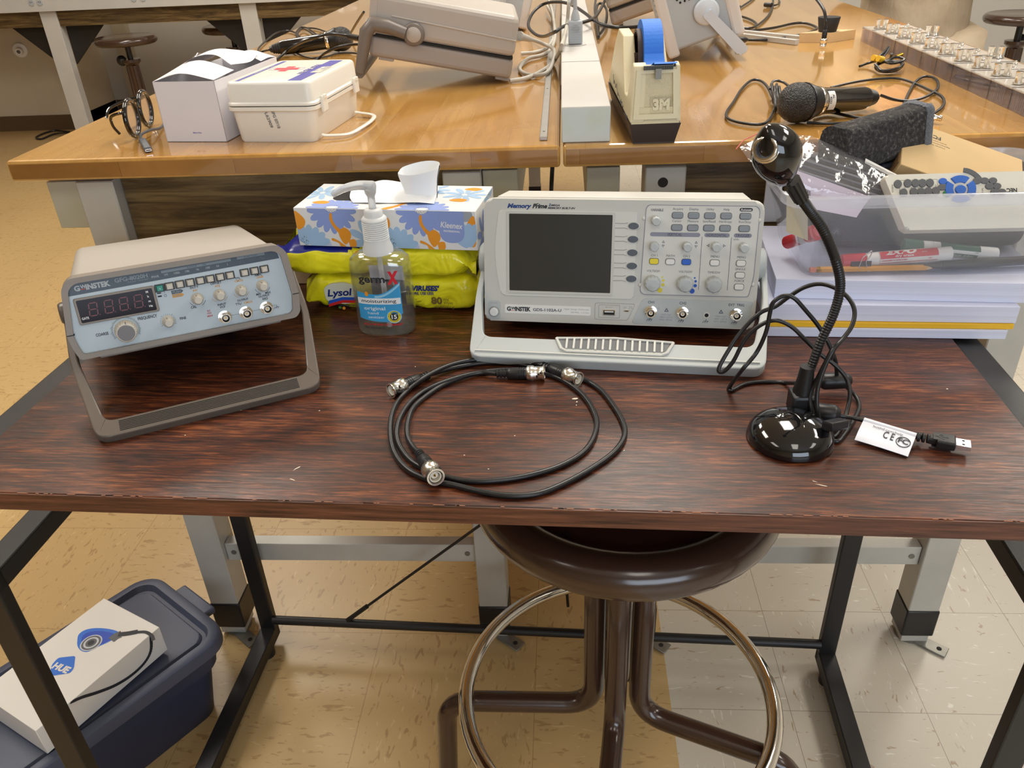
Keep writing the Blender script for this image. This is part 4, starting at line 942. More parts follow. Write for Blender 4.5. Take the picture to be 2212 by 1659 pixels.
# yellow wipes packs
YW = NT('wipes_yellow_film', 0.28)
nz = YW.noise(YW.mapping((26, 26, 40)), 1, 4, 0.6, 0.8)
YW.color(YW.ramp(nz, [(0.3, srgb(222, 212, 20)), (0.6, srgb(244, 234, 40))])); YW.bump(YW.noise(YW.mapping((17, 17, 17)), 1, 2, 0.5, 1.8), 0.6, 0.016); YW.b.inputs['Coat Weight'].default_value = 0.4; YW = YW.m
YN = mat('wipes_navy_film', srgb(24, 36, 130), 0.25); 
def pack(name, label, M, L, Dp, Hh, seed, droop=0.0, navy=False):
    t = thing(name, label, 'wipes pack', M, 'yellow wipes packs')
    rnd = random.Random(seed); nu, nv = 56, 40; V = []; ph = [rnd.uniform(0, 6) for _ in range(8)]
    for i in range(nu+1):
        u = -1+2*i/nu; e = max(0.0, (abs(u)-0.80)/0.20); k = (1-e**1.5) ; hh = max(0.03, k if e > 0 else 1.0)
        wd = 1.0-0.22*e
        for j in range(nv):
            a = 2*PI*j/nv; c, s = math.cos(a), math.sin(a)
            x = u*L/2; y = Dp/2*wd*math.copysign(abs(c)**0.42, c); z = Hh/2*hh*math.copysign(abs(s)**0.55, s)
            wr = 0.0022*(math.sin(7*u+3*a+ph[0])+math.sin(15*u-2*a+ph[1])*0.7+0.6*math.sin(23*u+5*a+ph[2]))*(0.4+1.4*e)
            z += wr*(1 if e < 0.8 else 1.6); y += wr*0.9
            z += Hh/2 - droop*e*Hh*0.25 + (0.004*math.sin(9*c+ph[3]) if e > 0.9 else 0)
            V.append((x, y, max(0.0005, z)))
    Fs = [(i*nv+j, i*nv+(j+1) % nv, (i+1)*nv+(j+1) % nv, (i+1)*nv+j) for i in range(nu) for j in range(nv)]
    b = MB(); b.add(V, [f[::-1] for f in Fs]+[tuple(range(nv)), tuple(nu*nv+j for j in range(nv))[::-1]], YW, True)
    if navy:
        b.mats.append(YN)
        for q, f in enumerate(Fs):
            i, j = q//nv, q % nv; c, s = math.cos(2*PI*j/nv), math.sin(2*PI*j/nv)
            if (s > 0.55 and i < 30+10*c) or (i < 5 and s > 0.1 and c < 0.2): b.mi[q] = 1
    b.build('film', t)
    return t
MW1 = TX(-0.215, 0.968, 0.7705) @ RZ(-4); MW2 = TX(-0.236, 0.968, 0.818) @ RZ(-5)
w1 = pack('wipes_pack', 'lower yellow wipes pack with printed front, resting on the desk', MW1, 0.236, 0.095, 0.047, 4)
w2 = pack('wipes_pack', 'upper yellow wipes pack with navy edge squashed under the tissue box', MW2, 0.262, 0.10, 0.039, 9, 0.4, True)
b = MB(); b.T = RX(90) @ MM @ TX(0, 0, 49.6)   # front print
z = 0
WB = mat('wipes_print_white', srgb(214, 216, 196), 0.4); BR = mat('wipes_print_brown', srgb(112, 90, 40), 0.5); NV = mat('wipes_print_navy', srgb(20, 44, 120), 0.4); RD = mat('wipes_print_red', srgb(206, 40, 40), 0.4)
b.prism(round_poly([(-88, 14), (-62, 10), (-48, 14), (-46, 34), (-60, 40), (-80, 38), (-89, 32)], 6, 4), -3, 0.0, WB); b.text('Lysol', -68, 22, 9, NV, 0.2, w=34, bold=0.03, shear=0.25, rot=4)
b.prism([(-86, 10), (-66, 16), (-46, 16), (-46, 20), (-66, 20), (-84, 15)], -3, 0.15, BLUP); b.prism([(-86, 6), (-66, 12), (-46, 12), (-46, 16), (-66, 16), (-84, 11)], -3, 0.1, RD)
b.text('Disinfecting', -60, 7.5, 3, INK, 0.4, w=26, bold=0.03); b.text('LEMON', -52, 3.4, 2, BR, 0.4, w=9); b.prism(ell(4, 4, 12, -66, 4.4), -1, 0.2, FOR); b.prism(ell(4, 3.4, 12, -71, 5.4), -1, 0.2, mat('leaf_green', srgb(70, 120, 40), 0.5))
b.build('brand_print', w1, 'white brand badge printed at the left'); b = MB(); b.T = RX(90) @ MM @ TX(0, 0, 49.6)
b.text("& VIRUSES'", 40, 30.5, 6.4, NV, 0.4, w=44, bold=0.05, shear=0.2); b.text('USE MORE, USE LESS', 34, 25.0, 3.4, NV, 0.4, w=40, bold=0.03)
b.text('80', 57, 12.5, 9, BR, 0.4, w=14, bold=0.03); b.text('Wet', 69, 16.8, 3.8, BR, 0.4, w=8); b.text('Wipes', 71.5, 12.4, 3.6, BR, 0.4, w=12); b.text('14.5 OZ (411 g)', 66, 6.6, 3.6, BR, 0.4, w=26)
for k in range(5): b.text(('KEEP OUT OF', 'REACH OF CHILDREN.', 'CAUTION:', 'See back panel for', 'additional statements')[k], 17, 17.5-2.8*k, 1.7, BR, 0.4, align='L', wmax=20)
b.build('front_print', w1, 'brand and contents printed on the yellow front')
# pale wood stick behind
b = MB(); b.box((0, 0, 0.011), (0.19, 0.006, 0.022), mat('pale_pine', srgb(224, 190, 140), 0.6, var=0.1), bev=0.0008, seg=1)
o = b.build('wooden_strip'); o.matrix_world = TX(-0.441, 1.020, 0.7703) @ RZ(-1.5); tag(o, 'pale pine strip on the desk behind the function generator', 'wood strip')
# hand sanitizer
GLS = thin('clear_plastic', (0.98, 0.985, 0.99), 0.02, boost=1.7); LIQ = thin('clear_gel', (0.96, 0.97, 0.97), 0.05, (0.85, 0.88, 0.9), boost=1.0)
PUMP = mat('translucent_white_plastic', (0.86, 0.88, 0.88), 0.3, trans=0.25, ior=1.3); PUMPC = mat('pump_clear_white', (0.85, 0.87, 0.88), 0.22, trans=0.55, ior=1.3)
MB_ = TX(-0.217, 0.872, 0.7702) @ RZ(-4)
sn = thing('hand_sanitizer_bottle', 'clear pump bottle of hand sanitizer with blue label in front of the wipes', 'sanitizer bottle', MB_)
def bottle_prof(zs, a0, b0):
    V = []
    for z, k, ex in zs:
        row = []
        for j in range(48):
            a = 2*PI*j/48; c, s = math.cos(a), math.sin(a)
            row.append((a0*k*math.copysign(abs(c)**(2/ex), c), b0*(k**0.6)*math.copysign(abs(s)**(2/ex), s), z))
        V.append(row)
    return V
def skin(mb, rows, m, cap0=True, cap1=True, flip=False):
    n = len(rows[0]); V = [p for r in rows for p in r]; Fs = []
    for i in range(len(rows)-1):
        for j in range(n): Fs.append((i*n+j, i*n+(j+1) % n, (i+1)*n+(j+1) % n, (i+1)*n+j))
    if cap0: Fs.append(tuple(range(n))[::-1])
    if cap1: Fs.append(tuple((len(rows)-1)*n+j for j in range(n)))
    if flip: Fs = [f[::-1] for f in Fs]
    mb.add(V, Fs, m, True)
A0, B0 = 0.037, 0.0215
def neck(rows, r, z): rows.append([(r*math.cos(2*PI*j/48), r*math.sin(2*PI*j/48), z) for j in range(48)])
zs = [(0.0, 0.86, 2.6), (0.002, 0.93, 2.6), (0.006, 0.965, 2.6), (0.02, 0.97, 2.6), (0.05, 0.985, 2.6), (0.078, 1.0, 2.6), (0.088, 0.985, 2.6), (0.094, 0.93, 2.5), (0.0985, 0.80, 2.4), (0.101, 0.62, 2.2)]
b = MB(); rows = bottle_prof(zs, A0, B0); neck(rows, 0.0135, 0.103); neck(rows, 0.0115, 0.105); skin(b, rows, GLS)
inner = bottle_prof([(z+0.0012 if i == 0 else z, k*0.965, e) for i, (z, k, e) in enumerate(zs)], A0, B0); neck(inner, 0.0115, 0.1015); skin(b, inner, GLS, flip=True)
b.build('bottle', sn)
b = MB(); zl = 0.056
b.tube([(A0*0.955*math.copysign(abs(math.cos(2*PI*j/40))**(2/2.6), math.cos(2*PI*j/40)), B0*0.955*math.copysign(abs(math.sin(2*PI*j/40))**(2/2.6), math.sin(2*PI*j/40)), zl) for j in range(40)], 0.0004, LIQ, 5, closed=True); liq = bottle_prof([(0.0013, 0.83, 2.6), (0.003, 0.90, 2.6), (0.006, 0.930, 2.6), (0.02, 0.936, 2.6), (zl, 0.952, 2.6)], A0, B0); skin(b, liq, LIQ); b.build('gel', sn, 'clear gel filling the lower half')
b = MB(); b.cyl((0.002, 0, 0.004), (0, 0, 0.10), 0.0032, PUMPC, 12); b.build('dip_tube', sn)
b = MB()
b.lathe([(0.0178, 0.1005), (0.0176, 0.106), (0.0150, 0.113), (0.0150, 0.118)], PUMP, 36)
prof = []
for k in range(9): prof += [(0.0148, 0.118+0.0024*k), (0.0140, 0.1186+0.0024*k), (0.0148, 0.1200+0.0024*k)]
prof += [(0.0146, 0.1405), (0.0125, 0.143), (0.0108, 0.1435), (0.0104, 0.150), (0.0085, 0.152), (0.0045, 0.1525)]
b.lathe(prof, PUMP, 36, caps=False); b.build('collar', sn, 'ribbed white screw collar')
b = MB(); b.lathe([(0.0042, 0.15), (0.0042, 0.166), (0.0062, 0.170), (0.0075, 0.178), (0.0066, 0.182), (0.0001, 0.183)], PUMPC, 24)
sp = smooth_path([(0.004, 0, 0.178), (-0.012, -0.004, 0.180), (-0.026, -0.008, 0.178), (-0.036, -0.011, 0.174), (-0.040, -0.012, 0.171)], 4)
b.tube(sp, [0.0058-0.0028*i/(len(sp)-1) for i in range(len(sp))], PUMPC, 14)
b.build('pump_head', sn, 'translucent spout head')
b = MB(); ST = 0
LB = mat('label_sky_blue', srgb(64, 160, 214), 0.35); LB2 = mat('label_pale_blue', srgb(150, 206, 236), 0.35); LW = mat('label_white', srgb(232, 236, 238), 0.4); LR = mat('label_red', srgb(206, 34, 50), 0.4); LY = mat('label_yellow', srgb(226, 206, 50), 0.4)
def gx(pts, m, z, n=10):   # fine strip polygon so the label can follow the curve
    b.poly([(x, y, z) for x, y in pts], m)
def column(xa, xb, lo, hi, m, z, n=18):
    for i in range(n):
        x0, x1 = xa+(xb-xa)*i/n, xa+(xb-xa)*(i+1)/n
        b.add([(x0, lo(x0), z), (x1, lo(x1), z), (x1, hi(x1), z), (x0, hi(x0), z)], [(0, 1, 2, 3)], m)
top = lambda x: 49-1.5*math.sin((x+26)/52*PI)*1.8+13*max(0, (x+2)/28)**1.6
low = lambda x: 13-3.0*math.sin((x+22)/50*PI)+8*max(0, (x-8)/18)**1.2
column(-27, 26, lambda x: low(x), lambda x: top(x), LB, 0.0); column(-27, 25, lambda x: 33.5, lambda x: 41.5+0.0*x, LW, 0.12); column(-5, 26, lambda x: top(x)-4.5, lambda x: top(x)-1.6, LB2, 0.12)
b.text('germ', -22, 62, 9.0, INK, 0.9, w=32, align='L', bold=0.03); b.text('-', 10, 62, 8, INK, 0.2, align='L', bold=0.06); b.text('X', 19, 60.5, 14, LR, 0.2, w=13, bold=0.07, shear=0.1)
b.text('moisturizing', -1, 35.6, 4.4, INK, 0.25, w=42, bold=0.01); b.text('original', -7, 26, 4.4, LW, 0.25, w=26, bold=0.01); b.text('hand', -16, 20.2, 3.4, LW, 0.25, align='L', w=13); b.text('sanitizer', -16, 14.8, 3.4, LW, 0.25, align='L', w=20)
b.prism(ell(4.4, 6.2, 16, -14.6, 46.8), 0.1, 0.3, FOR)
for r_, m_, z_ in ((8.6, LB2, 0.3), (7.7, LY, 0.4), (4.9, INK, 0.5)): b.flat(ell(2*r_, 2*r_, 30, 15.5, 17), z_, m_)
b.text('15', 15.5, 14.3, 5.4, LW, 0.6, bold=0.03)
for k, ch in enumerate('KILLS GERMS IN'): a = math.radians(165-150*k/13); b.text(ch, 15.5+6.2*math.cos(a)-0*0.5, 17+6.2*math.sin(a)-0.6, 1.4, INK, 0.6, rot=math.degrees(a)-90)
for k, ch in enumerate('SECONDS'): a = math.radians(215+110*k/6); b.text(ch, 15.5+6.3*math.cos(a), 17+6.3*math.sin(a)-0.7, 1.4, INK, 0.6, rot=math.degrees(a)+90)
b.text('KILLS 99.99% OF GERMS*', 1, 5.2, 2.4, LR, 0.3, w=48, bold=0.02); b.text('8 FL OZ (236 mL)', -9, 0.6, 2.2, INK, 0.3, w=26)
def wrapf(p):
    x = max(-0.0362, min(0.0362, p.x*0.001)); yy = -(B0+0.0001)*(1-(abs(x)/(A0*1.0))**2.6)**(1/2.6)
    return Vector((x, yy-p.z*0.0004, 0.010+p.y*0.001*0.98))
warp(b, 0, wrapf)
b.build('label', sn, 'blue and white printed label')
b = MB(); column(-21, 21, lambda x: 14, lambda x: 66, mat('back_label_white', srgb(228, 230, 234), 0.6), 0.0, 20)
warp(b, 0, lambda p: Vector((p.x*0.001, (B0+0.0002)*(1-(abs(p.x*0.001)/A0)**2.6)**(1/2.6), 0.010+p.y*0.00098))); b.build('back_label', sn, 'white label on the back')
b = MB()
# ============================================================ coaxial cables
def bnc_plug(q, A, d, m=NICKEL, male=True, s=1.0):
    """strain relief starts at A, pointing along d; world units"""
    T0 = TX(*A) @ frame(d) @ Matrix.Scale(0.001*s, 4)
    old = q.T; q.T = old @ T0
    prof = [(2.6, 0)]
    for k in range(3): prof += [(3.6, 0.5+3*k), (3.7, 2.0+3*k), (2.9, 2.2+3*k), (2.9, 3.0+3*k)]
    prof += [(4.2, 10), (5.2, 13), (5.4, 20)]
    for k in range(3): prof += [(5.4, 20.4+2.2*k), (5.0, 20.6+2.2*k), (5.0, 21.2+2.2*k), (5.4, 21.4+2.2*k)]
    prof += [(5.2, 27.5), (4, 27.5)]
    q.lathe(prof, BLK, 22, caps=True)
    q.T = old; return T0
def bnc_metal(q, T0, m=NICKEL):
    old = q.T; q.T = old @ T0
    K = 44
    def rz(rr, amp, zz): return [((rr+amp*(k % 2))*math.cos(2*PI*k/K), (rr+amp*(k % 2))*math.sin(2*PI*k/K), zz) for k in range(K)]
    V = rz(5.4, 0, 27)+rz(6.6, 0.35, 28)+rz(6.6, 0.35, 33)+rz(6.0, 0, 34)+rz(6.0, 0, 41)+rz(6.6, 0, 41.5)+rz(6.6, 0, 43)+rz(5.4, 0, 43)+rz(5.4, 0, 34)
    q.add(V, [(i*K+k, i*K+(k+1) % K, (i+1)*K+(k+1) % K, (i+1)*K+k) for i in range(8) for k in range(K)], m, True)
    for s in (0, 1):      # bayonet slots
        for z, a in ((40, 0), (38, 12), (36.6, 26), (36.6, 38)):
            q.ball((6.0*math.cos(math.radians(a+180*s)), 6.0*math.sin(math.radians(a+180*s)), z), 0.9, HOLE, 8)
    q.lathe([(5.3, 35), (4.4, 35.2), (4.4, 42), (3.7, 42), (3.7, 36), (2.6, 36), (2.6, 39.5), (0.9, 39.5), (0.9, 38)], IVORY, 22, caps=False); q.lathe([(0.7, 36), (0.6, 41), (0.01, 41.6)], BRASS, 8, caps=False)
    q.T = old
def coax(name, label, pts, ends, r=0.0025, cat='cable', group=None, s=1.0, m=CABLE):
    """pts world; ends: list of (position, direction)"""
    P = smooth_path(pts, 7); o = Vector((P[0].x, P[0].y, 0.77)) if P[0].z < 0.9 else Vector((P[0].x, P[0].y, 0.94))
    t = thing(name, label, cat, TX(*o), group); q = MB(); q.T = TX(*(-o)); q.tube(P, r, m, 10); q.build('cord', t)
    for A, d in ends:
        q = MB(); q.T = TX(*(-o)); T0 = bnc_plug(q, A, d, s=s); bo = q.build('strain_relief', t)
        q = MB(); q.T = TX(*(-o)); bnc_metal(q, T0); q.build('bnc_plug', t, 'nickel bayonet plug')
    return t
def dk(pts, z0=0.7728, sc_=3.456, ox=780, oy=730):
    return [at(ox+q[0]/sc_, oy+q[1]/sc_, z0+(q[2] if len(q) > 2 else 0)) for q in pts]
c1 = dk([(505, 275, .002), (640, 235, .001), (800, 203), (950, 186), (1150, 192), (1290, 220), (1450, 262), (1560, 290), (1650, 305), (1780, 380), (1880, 500), (1955, 630), (1965, 735), (1890, 850), (1720, 975), (1500, 1095), (1310, 1165), (1100, 1178), (900, 1148), (700, 1100), (500, 1055), (340, 975), (245, 850), (218, 700), (235, 560), (300, 440), (440, 315, .004), (640, 212, .004), (850, 162, .003), (1050, 148, .002), (1200, 165, .002), (1350, 205, .004)])
LA, RA = dk([(505, 275, .002), (340, 345, .004)]), dk([(1350, 205, .003), (1560, 285, .004)])
coax('coaxial_cable', 'outer black coaxial cable with two plugs, coiled on the desk in a wide loop', c1, [(LA[0], LA[1]-LA[0]), (RA[0], RA[1]-RA[0])], group='coiled coaxial cables', r=0.0027, s=1.22)
c2 = dk([(1010, 266, .003), (900, 258, .002), (750, 288, .002), (560, 352, .002), (410, 440), (310, 560), (268, 680), (280, 790), (350, 895), (450, 965), (600, 1030), (800, 1068), (1000, 1066), (1250, 1028), (1500, 950), (1680, 832), (1756, 680), (1742, 560), (1650, 420), (1500, 312), (1350, 262), (1230, 246), (1090, 238), (930, 252), (780, 285, .001), (600, 358), (470, 445), (385, 530), (348, 640), (348, 735), (385, 810, .001), (430, 858, .004)])
LA, RA = dk([(1010, 266, .003), (1200, 264, .004)]), dk([(430, 858, .004), (530, 1000, .0095)])
coax('coaxial_cable', 'inner black coaxial cable with two plugs, coiled inside the wider loop', c2, [(LA[0], LA[1]-LA[0]), (RA[0], RA[1]-RA[0])], group='coiled coaxial cables', r=0.0027, s=1.22)
# chips and scratches worn into the desk top
b = MB(); DMi = desk.matrix_world.inverted(); b.T = DMi; CH = mat('bare_chip', srgb(226, 214, 196), 0.8); rk = random.Random(4)
for (x, y, L_, W_2, an) in ((1243, 861, 0.0042, 0.0016, 0.2), (1246, 868, 0.0014, 0.0008, 1.2), (1245, 875, 0.0012, 0.0006, 1.4), (640, 1012, 0.006, 0.0004, 0.9), (632, 1036, 0.004, 0.0004, -0.5), (1112, 941, 0.001, 0.0006, 0), (1003, 983, 0.001, 0.0006, 0), (1055, 1013, 0.001, 0.0006, 0), (1775, 1048, 0.007, 0.0006, -0.3), (1760, 1040, 0.003, 0.0004, -0.5), (2046, 840, 0.0012, 0.0009, 0), (690, 887, 0.001, 0.0006, 0), (520, 886, 0.0012, 0.0007, 0), (400, 940, 0.0009, 0.0006, 0), (897, 792, 0.0012, 0.0005, 1.5), (1308, 848, 0.001, 0.0006, 0), (1348, 973, 0.0014, 0.0005, 0.8)):
    c0 = at(x, y, 0.77015); K = 7; b.poly([(c0.x+math.cos(an)*L_*math.cos(2*PI*k/K)*rk.uniform(.6, 1)-math.sin(an)*W_2*math.sin(2*PI*k/K), c0.y+math.sin(an)*L_*math.cos(2*PI*k/K)*rk.uniform(.6, 1)+math.cos(an)*W_2*math.sin(2*PI*k/K), 0.77015) for k in range(K)], CH)
for k in range(60):
    x = rk.uniform(-0.58, 0.38); L_ = rk.uniform(0.001, 0.006); Pq = DM @ Vector((x, 0.5292, 0.7701)); d_ = DM.to_3x3() @ Vector((1, 0, 0)); n_ = DM.to_3x3() @ Vector((0, 1, 0))*0.0006
    b.poly([Pq-d_*L_, Pq+d_*L_, Pq+d_*L_*0.7+n_, Pq-d_*L_*0.8+n_], mat('edge_wear', srgb(190, 130, 96), 0.7))
mk = b.build('surface_marks', desk, 'pale chips and scratches in the wood'); mk['kind'] = 'stuff'
# ============================================================ webcam on a gooseneck
oW = Vector((0.208, 0.632, 0.7702))
wc = thing('document_camera', 'glossy black gooseneck webcam standing on its round base, right of the coiled cables', 'webcam', TX(*oW))
b = MB(); R0 = 0.0395
prof = [(R0*0.96, 0), (R0, 0.0015), (R0*0.995, 0.004), (R0*0.96, 0.009), (R0*0.86, 0.0145), (R0*0.68, 0.0195), (R0*0.42, 0.0235), (R0*0.18, 0.025), (0.0001, 0.0253)]
b.lathe(prof, GLOSSBLK, 64)
for k, rr in enumerate((0.0, 0.004)):
    gp = [(-0.004+0.010*math.cos(a)*(1-0.0)-rr*0.4, -0.012+0.018*math.sin(a)) for a in [PI*0.95-PI*1.0*j/20 for j in range(21)]]
    pts = []
    for (x, y) in gp+[(0.004, -0.025), (0.002, -0.033)]:
        d = min(1.0, math.hypot(x, y)/R0); z = 0.0253*(1-d**2.3)**0.8 if d < 1 else 0.001; pts.append((x+rr*0.5, y, z+0.0004))
    b.tube(pts, 0.0005, GLOSSBLK, 6)
b.build('base', wc)
nb = Vector((0.2245, 0.664, 0.791))
socket_top = nb+Vector((0.001, 0.003, 0.028))
b = MB(); b.T = TX(*(-oW)); b.box(tuple(nb+Vector((0, 0, 0.0))), (0.024, 0.022, 0.022), BLK, bev=0.003); b.lathe([(0.011, 0), (0.0075, 0.022), (0.0065, 0.034)], BLK, 22, T=TX(*(nb+Vector((0, 0.001, 0.004))))); b.build('neck_socket', wc)
npts = [nb+Vector((0, 0.001, 0.030)), atY(1750, 800, 0.668), atY(1772, 740, 0.672), atY(1800, 680, 0.676), atY(1815, 620, 0.676), atY(1806, 565, 0.672), atY(1780, 500, 0.664), atY(1750, 455, 0.652), atY(1728, 425, 0.645)]
P = smooth_path(npts, 22); Rr = [0.0041+(0.00042 if i % 2 else -0.0002) for i in range(len(P))]
b = MB(); b.T = TX(*(-oW)); b.tube(P, Rr, BLK, 14); b.build('gooseneck', wc, 'ribbed black gooseneck')
sl0, sl1 = atY(1731, 430, 0.646), atY(1706, 385, 0.636)
b = MB(); b.T = TX(*(-oW)); K = 24
q_ = frame(sl1-sl0); L_ = (sl1-sl0).length
def rz2(rr, amp, zz): return [((rr+amp*(k % 2))*math.cos(2*PI*k/K), (rr+amp*(k % 2))*math.sin(2*PI*k/K), zz) for k in range(K)]
V = rz2(0.0056, 0.0006, 0)+rz2(0.0066, 0.0006, L_*0.9); b.add(V, [(k, (k+1) % K, K+(k+1) % K, K+k) for k in range(K)]+[tuple(range(K))[::-1], tuple(K+k for k in range(K))], BLK, False, TX(*sl0) @ q_); b.build('sleeve', wc)
# head: egg, narrow end at the sleeve; lens looks at the viewer's left
hc = atY(1680, 340, 0.622); ax = (atY(1672, 290, 0.615)-atY(1703, 395, 0.634)).normalized()
b = MB(); b.T = TX(*(-oW)); HL = 0.0325
prof = []
for k in range(25):
    t_ = k/24; z = -HL+2*HL*t_; a = t_*PI
    r_ = 0.0208*math.sin(a)**0.80*(0.66+0.52*t_) if 0 < k < 24 else (0.004 if k == 0 else 0.0)
    prof.append((max(r_, 0.0001), z))
vd = (Vector((0, 0, HC))-hc).normalized(); ld = (vd+Vector((-0.30, 0.0, -0.03))).normalized()
lo_ = cr*(-0.0090)+cu*0.0066; ld = (vd*0.019+lo_).normalized()
HM = TX(*hc) @ frame(ax, xdir=ld)
b.lathe(prof, GLOSSBLK, 48, T=HM, sx=1.0, sy=0.94); b.build('head', wc)
lc = hc+ld*0.0212; l2 = (vd-cr*0.34+cu*0.05).normalized(); T0 = TX(*lc) @ frame(l2, xdir=(0, 0, 1)) @ Matrix.Scale(0.80, 4)
b = MB(); b.T = TX(*(-oW)) @ T0
b.lathe([(0.0120, -0.016), (0.0134, -0.006), (0.0134, 0.0008), (0.0126, 0.0022), (0.0116, 0.0024), (0.0114, 0.0050), (0.0106, 0.0058), (0.0086, 0.0056), (0.0080, 0.0040)], CHROME, 44, caps=False); b.build('lens_ring', wc, 'chrome lens ring')
b = MB(); b.T = TX(*(-oW)) @ T0
b.lathe([(0.0083, 0.0046), (0.0072, 0.0044), (0.0070, 0.0036), (0.0048, 0.0032), (0.0046, 0.0020), (0.0001, 0.0020)], mat('lens_barrel', (0.035, 0.038, 0.05), 0.30), 36, caps=False); b.lathe([(0.0052, 0.0028), (0.0044, 0.0040), (0.0026, 0.0049), (0.0001, 0.0052)], mat('lens_glass', (0.006, 0.006, 0.014), 0.03, spec=1.0), 28, caps=False); b.build('lens', wc)
# usb lead of the webcam
def wp(x, y, Y=None, z=0.7722, sc_=3.19, ox=1540, oy=580):
    X, Yp = ox+x/sc_, oy+y/sc_
    if Y is None: return at(X, Yp, z)
    q = atY(X, Yp, Y)
    return q if q.z > z else at(X, Yp, z)
lead = [wp(620, 965, 0.672), wp(560, 960, 0.678), wp(532, 890, 0.683), wp(570, 820, 0.69), wp(660, 765, 0.70), wp(760, 772, 0.712)]
lead += [wp(860, 775, 0.715), wp(920, 815, 0.71), wp(985, 880, 0.70), wp(1008, 960, 0.69), wp(960, 1060, 0.675), wp(900, 1150, 0.655), wp(860, 1190, 0.64), wp(800, 1170, 0.638), wp(745, 1090, 0.64), wp(718, 950, 0.645), wp(722, 830, 0.65), wp(765, 690, 0.655), wp(830, 560, 0.66)]
lead += [wp(900, 480, 0.67), wp(960, 390, 0.68), wp(975, 290, 0.69), wp(935, 205, 0.70), wp(850, 138, 0.71), wp(740, 106, 0.72), wp(630, 130, 0.725), wp(530, 190, 0.728), wp(430, 262, 0.73), wp(320, 310, 0.73), wp(200, 430, 0.728), wp(110, 560, 0.722), wp(40, 690, 0.715), wp(70, 712, 0.712), wp(140, 640, 0.712)]
lead += [wp(220, 490, 0.715), wp(320, 395, 0.715), wp(430, 357, 0.712), wp(540, 400, 0.71), wp(640, 495, 0.705), wp(740, 590, 0.70), wp(840, 665, 0.695), wp(915, 750, 0.69), wp(944, 850, 0.68), wp(930, 960, 0.67), wp(890, 1080, 0.655), wp(835, 1160, 0.642), wp(760, 1130, 0.642), wp(700, 1030, 0.648), wp(672, 940, 0.652), wp(672, 860, 0.657), wp(720, 760, 0.66), wp(790, 620, 0.664), wp(832, 545, 0.668), wp(815, 620, 0.675)]
lead2 = [wp(855, 740, 0.712), wp(845, 640, 0.70), wp(800, 520, 0.70), wp(730, 400, 0.705), wp(640, 290, 0.708), wp(560, 205, 0.71), wp(490, 188, 0.712), wp(415, 235, 0.712), wp(392, 310, 0.712), wp(365, 440, 0.71), wp(300, 580, 0.708), wp(200, 700, 0.70), wp(110, 825), wp(130, 838), wp(220, 796), wp(360, 780), wp(500, 788), wp(620, 790, 0.70), wp(750, 775, 0.715)]
b = MB(); b.T = TX(*(-oW)); b.tube(smooth_path(lead, 6), 0.0021, CABLE, 9); b.build('usb_lead', wc)
b = MB(); b.T = TX(*(-oW)); b.tube(smooth_path(lead2, 6), 0.0021, CABLE, 9); b.build('usb_lead', wc)
b = MB(); b.T = TX(*(-oW)); b.tube(smooth_path([wp(800, 1000, None, 0.781), wp(900, 1018, None, 0.779), wp(970, 1030, None, 0.779), wp(1050, 1052, None, 0.778), wp(1200, 1105, None, 0.777), wp(1400, 1160, None, 0.7765), wp(1440, 1150, None, 0.7765)], 5), 0.0021, CABLE, 9); b.build('usb_lead', wc)
for A, B, r_ in ((wp(750, 778, 0.712), wp(925, 770, 0.712), 0.0085), (wp(700, 985, None, 0.782), wp(848, 1003, None, 0.782), 0.0090)):
    q = MB(); q.T = TX(*(-oW)); Lh = (B-A).length
    q.lathe([(r_*0.55, -0.004), (r_*0.9, 0), (r_, 0.002), (r_, Lh-0.002), (r_*0.9, Lh), (r_*0.5, Lh+0.004)], BLK, 22, T=TX(*A) @ frame(B-A)); q.build('ferrite', wc, 'black ferrite sleeve on the lead')
A, B = wp(780, 1090, None, 0.795), wp(930, 1060, None, 0.790)
q = MB(); q.T = TX(*(-oW)); Lh = (B-A).length; q.box((0, 0, Lh*0.42), (0.013, 0.009, Lh*0.8), BLK, bev=0.002, T=TX(*A) @ frame(B-A)); q.cyl(tuple(A.lerp(B, 0.8)), tuple(B), 0.003, BLK, 12, r2=0.0022); q.build('lead_plug', wc)
# paper tag and usb plug
TAG = mat('glossy_white_tag', srgb(228, 230, 240), 0.25, coat=0.4)
c00, c10, c11, c01 = wp(1040, 1040, None, 0.781), wp(1402, 1150, None, 0.779), wp(1362, 1303, None, 0.7745), wp(1020, 1192, None, 0.7735)
ux = (c10-c00).normalized(); Lx = (c10-c00).length; Ly = (c01-c00).length
vy = (c01-c00); vy = (vy-ux*ux.dot(vy)).normalized(); nn = vy.cross(ux).normalized(); nn = nn if nn.z > 0 else -nn
TM = Matrix(((ux.x, -vy.x, nn.x, c00.x), (ux.y, -vy.y, nn.y, c00.y), (ux.z, -vy.z, nn.z, c00.z), (0, 0, 0, 1)))   # x along, y up (away from c01), z normal
b = MB(); n0 = 14; V = []
for th in (0, 0.0004):
    for i in range(n0+1):
        t_ = i/n0; y = -Ly*t_; zz = 0.0016*math.sin(PI*t_*0.9)-th
        V += [(0, y, zz), (Lx*0.5, y, zz+0.0004), (Lx, y, zz)]
m3 = 3*(n0+1); Fs = []
for i in range(n0):
    for k in range(2): a = i*3+k; Fs += [(a, a+3, a+4, a+1), (m3+a, m3+a+1, m3+a+4, m3+a+3)]
b.T = TX(*(-oW)) @ TM; b.add(V, Fs, TAG, True); b.tube([(0, 0, -0.0014), (Lx, 0, -0.0014)], 0.0031, TAG, 12)
b.text('huehd.com/help', Lx*0.5, -0.0075, 0.0026, INK, 0.0021, w=Lx*0.56); b.text('C E', Lx*0.55, -Ly*0.60, 0.0085, INK, 0.0024, w=Lx*0.20, bold=0.015)
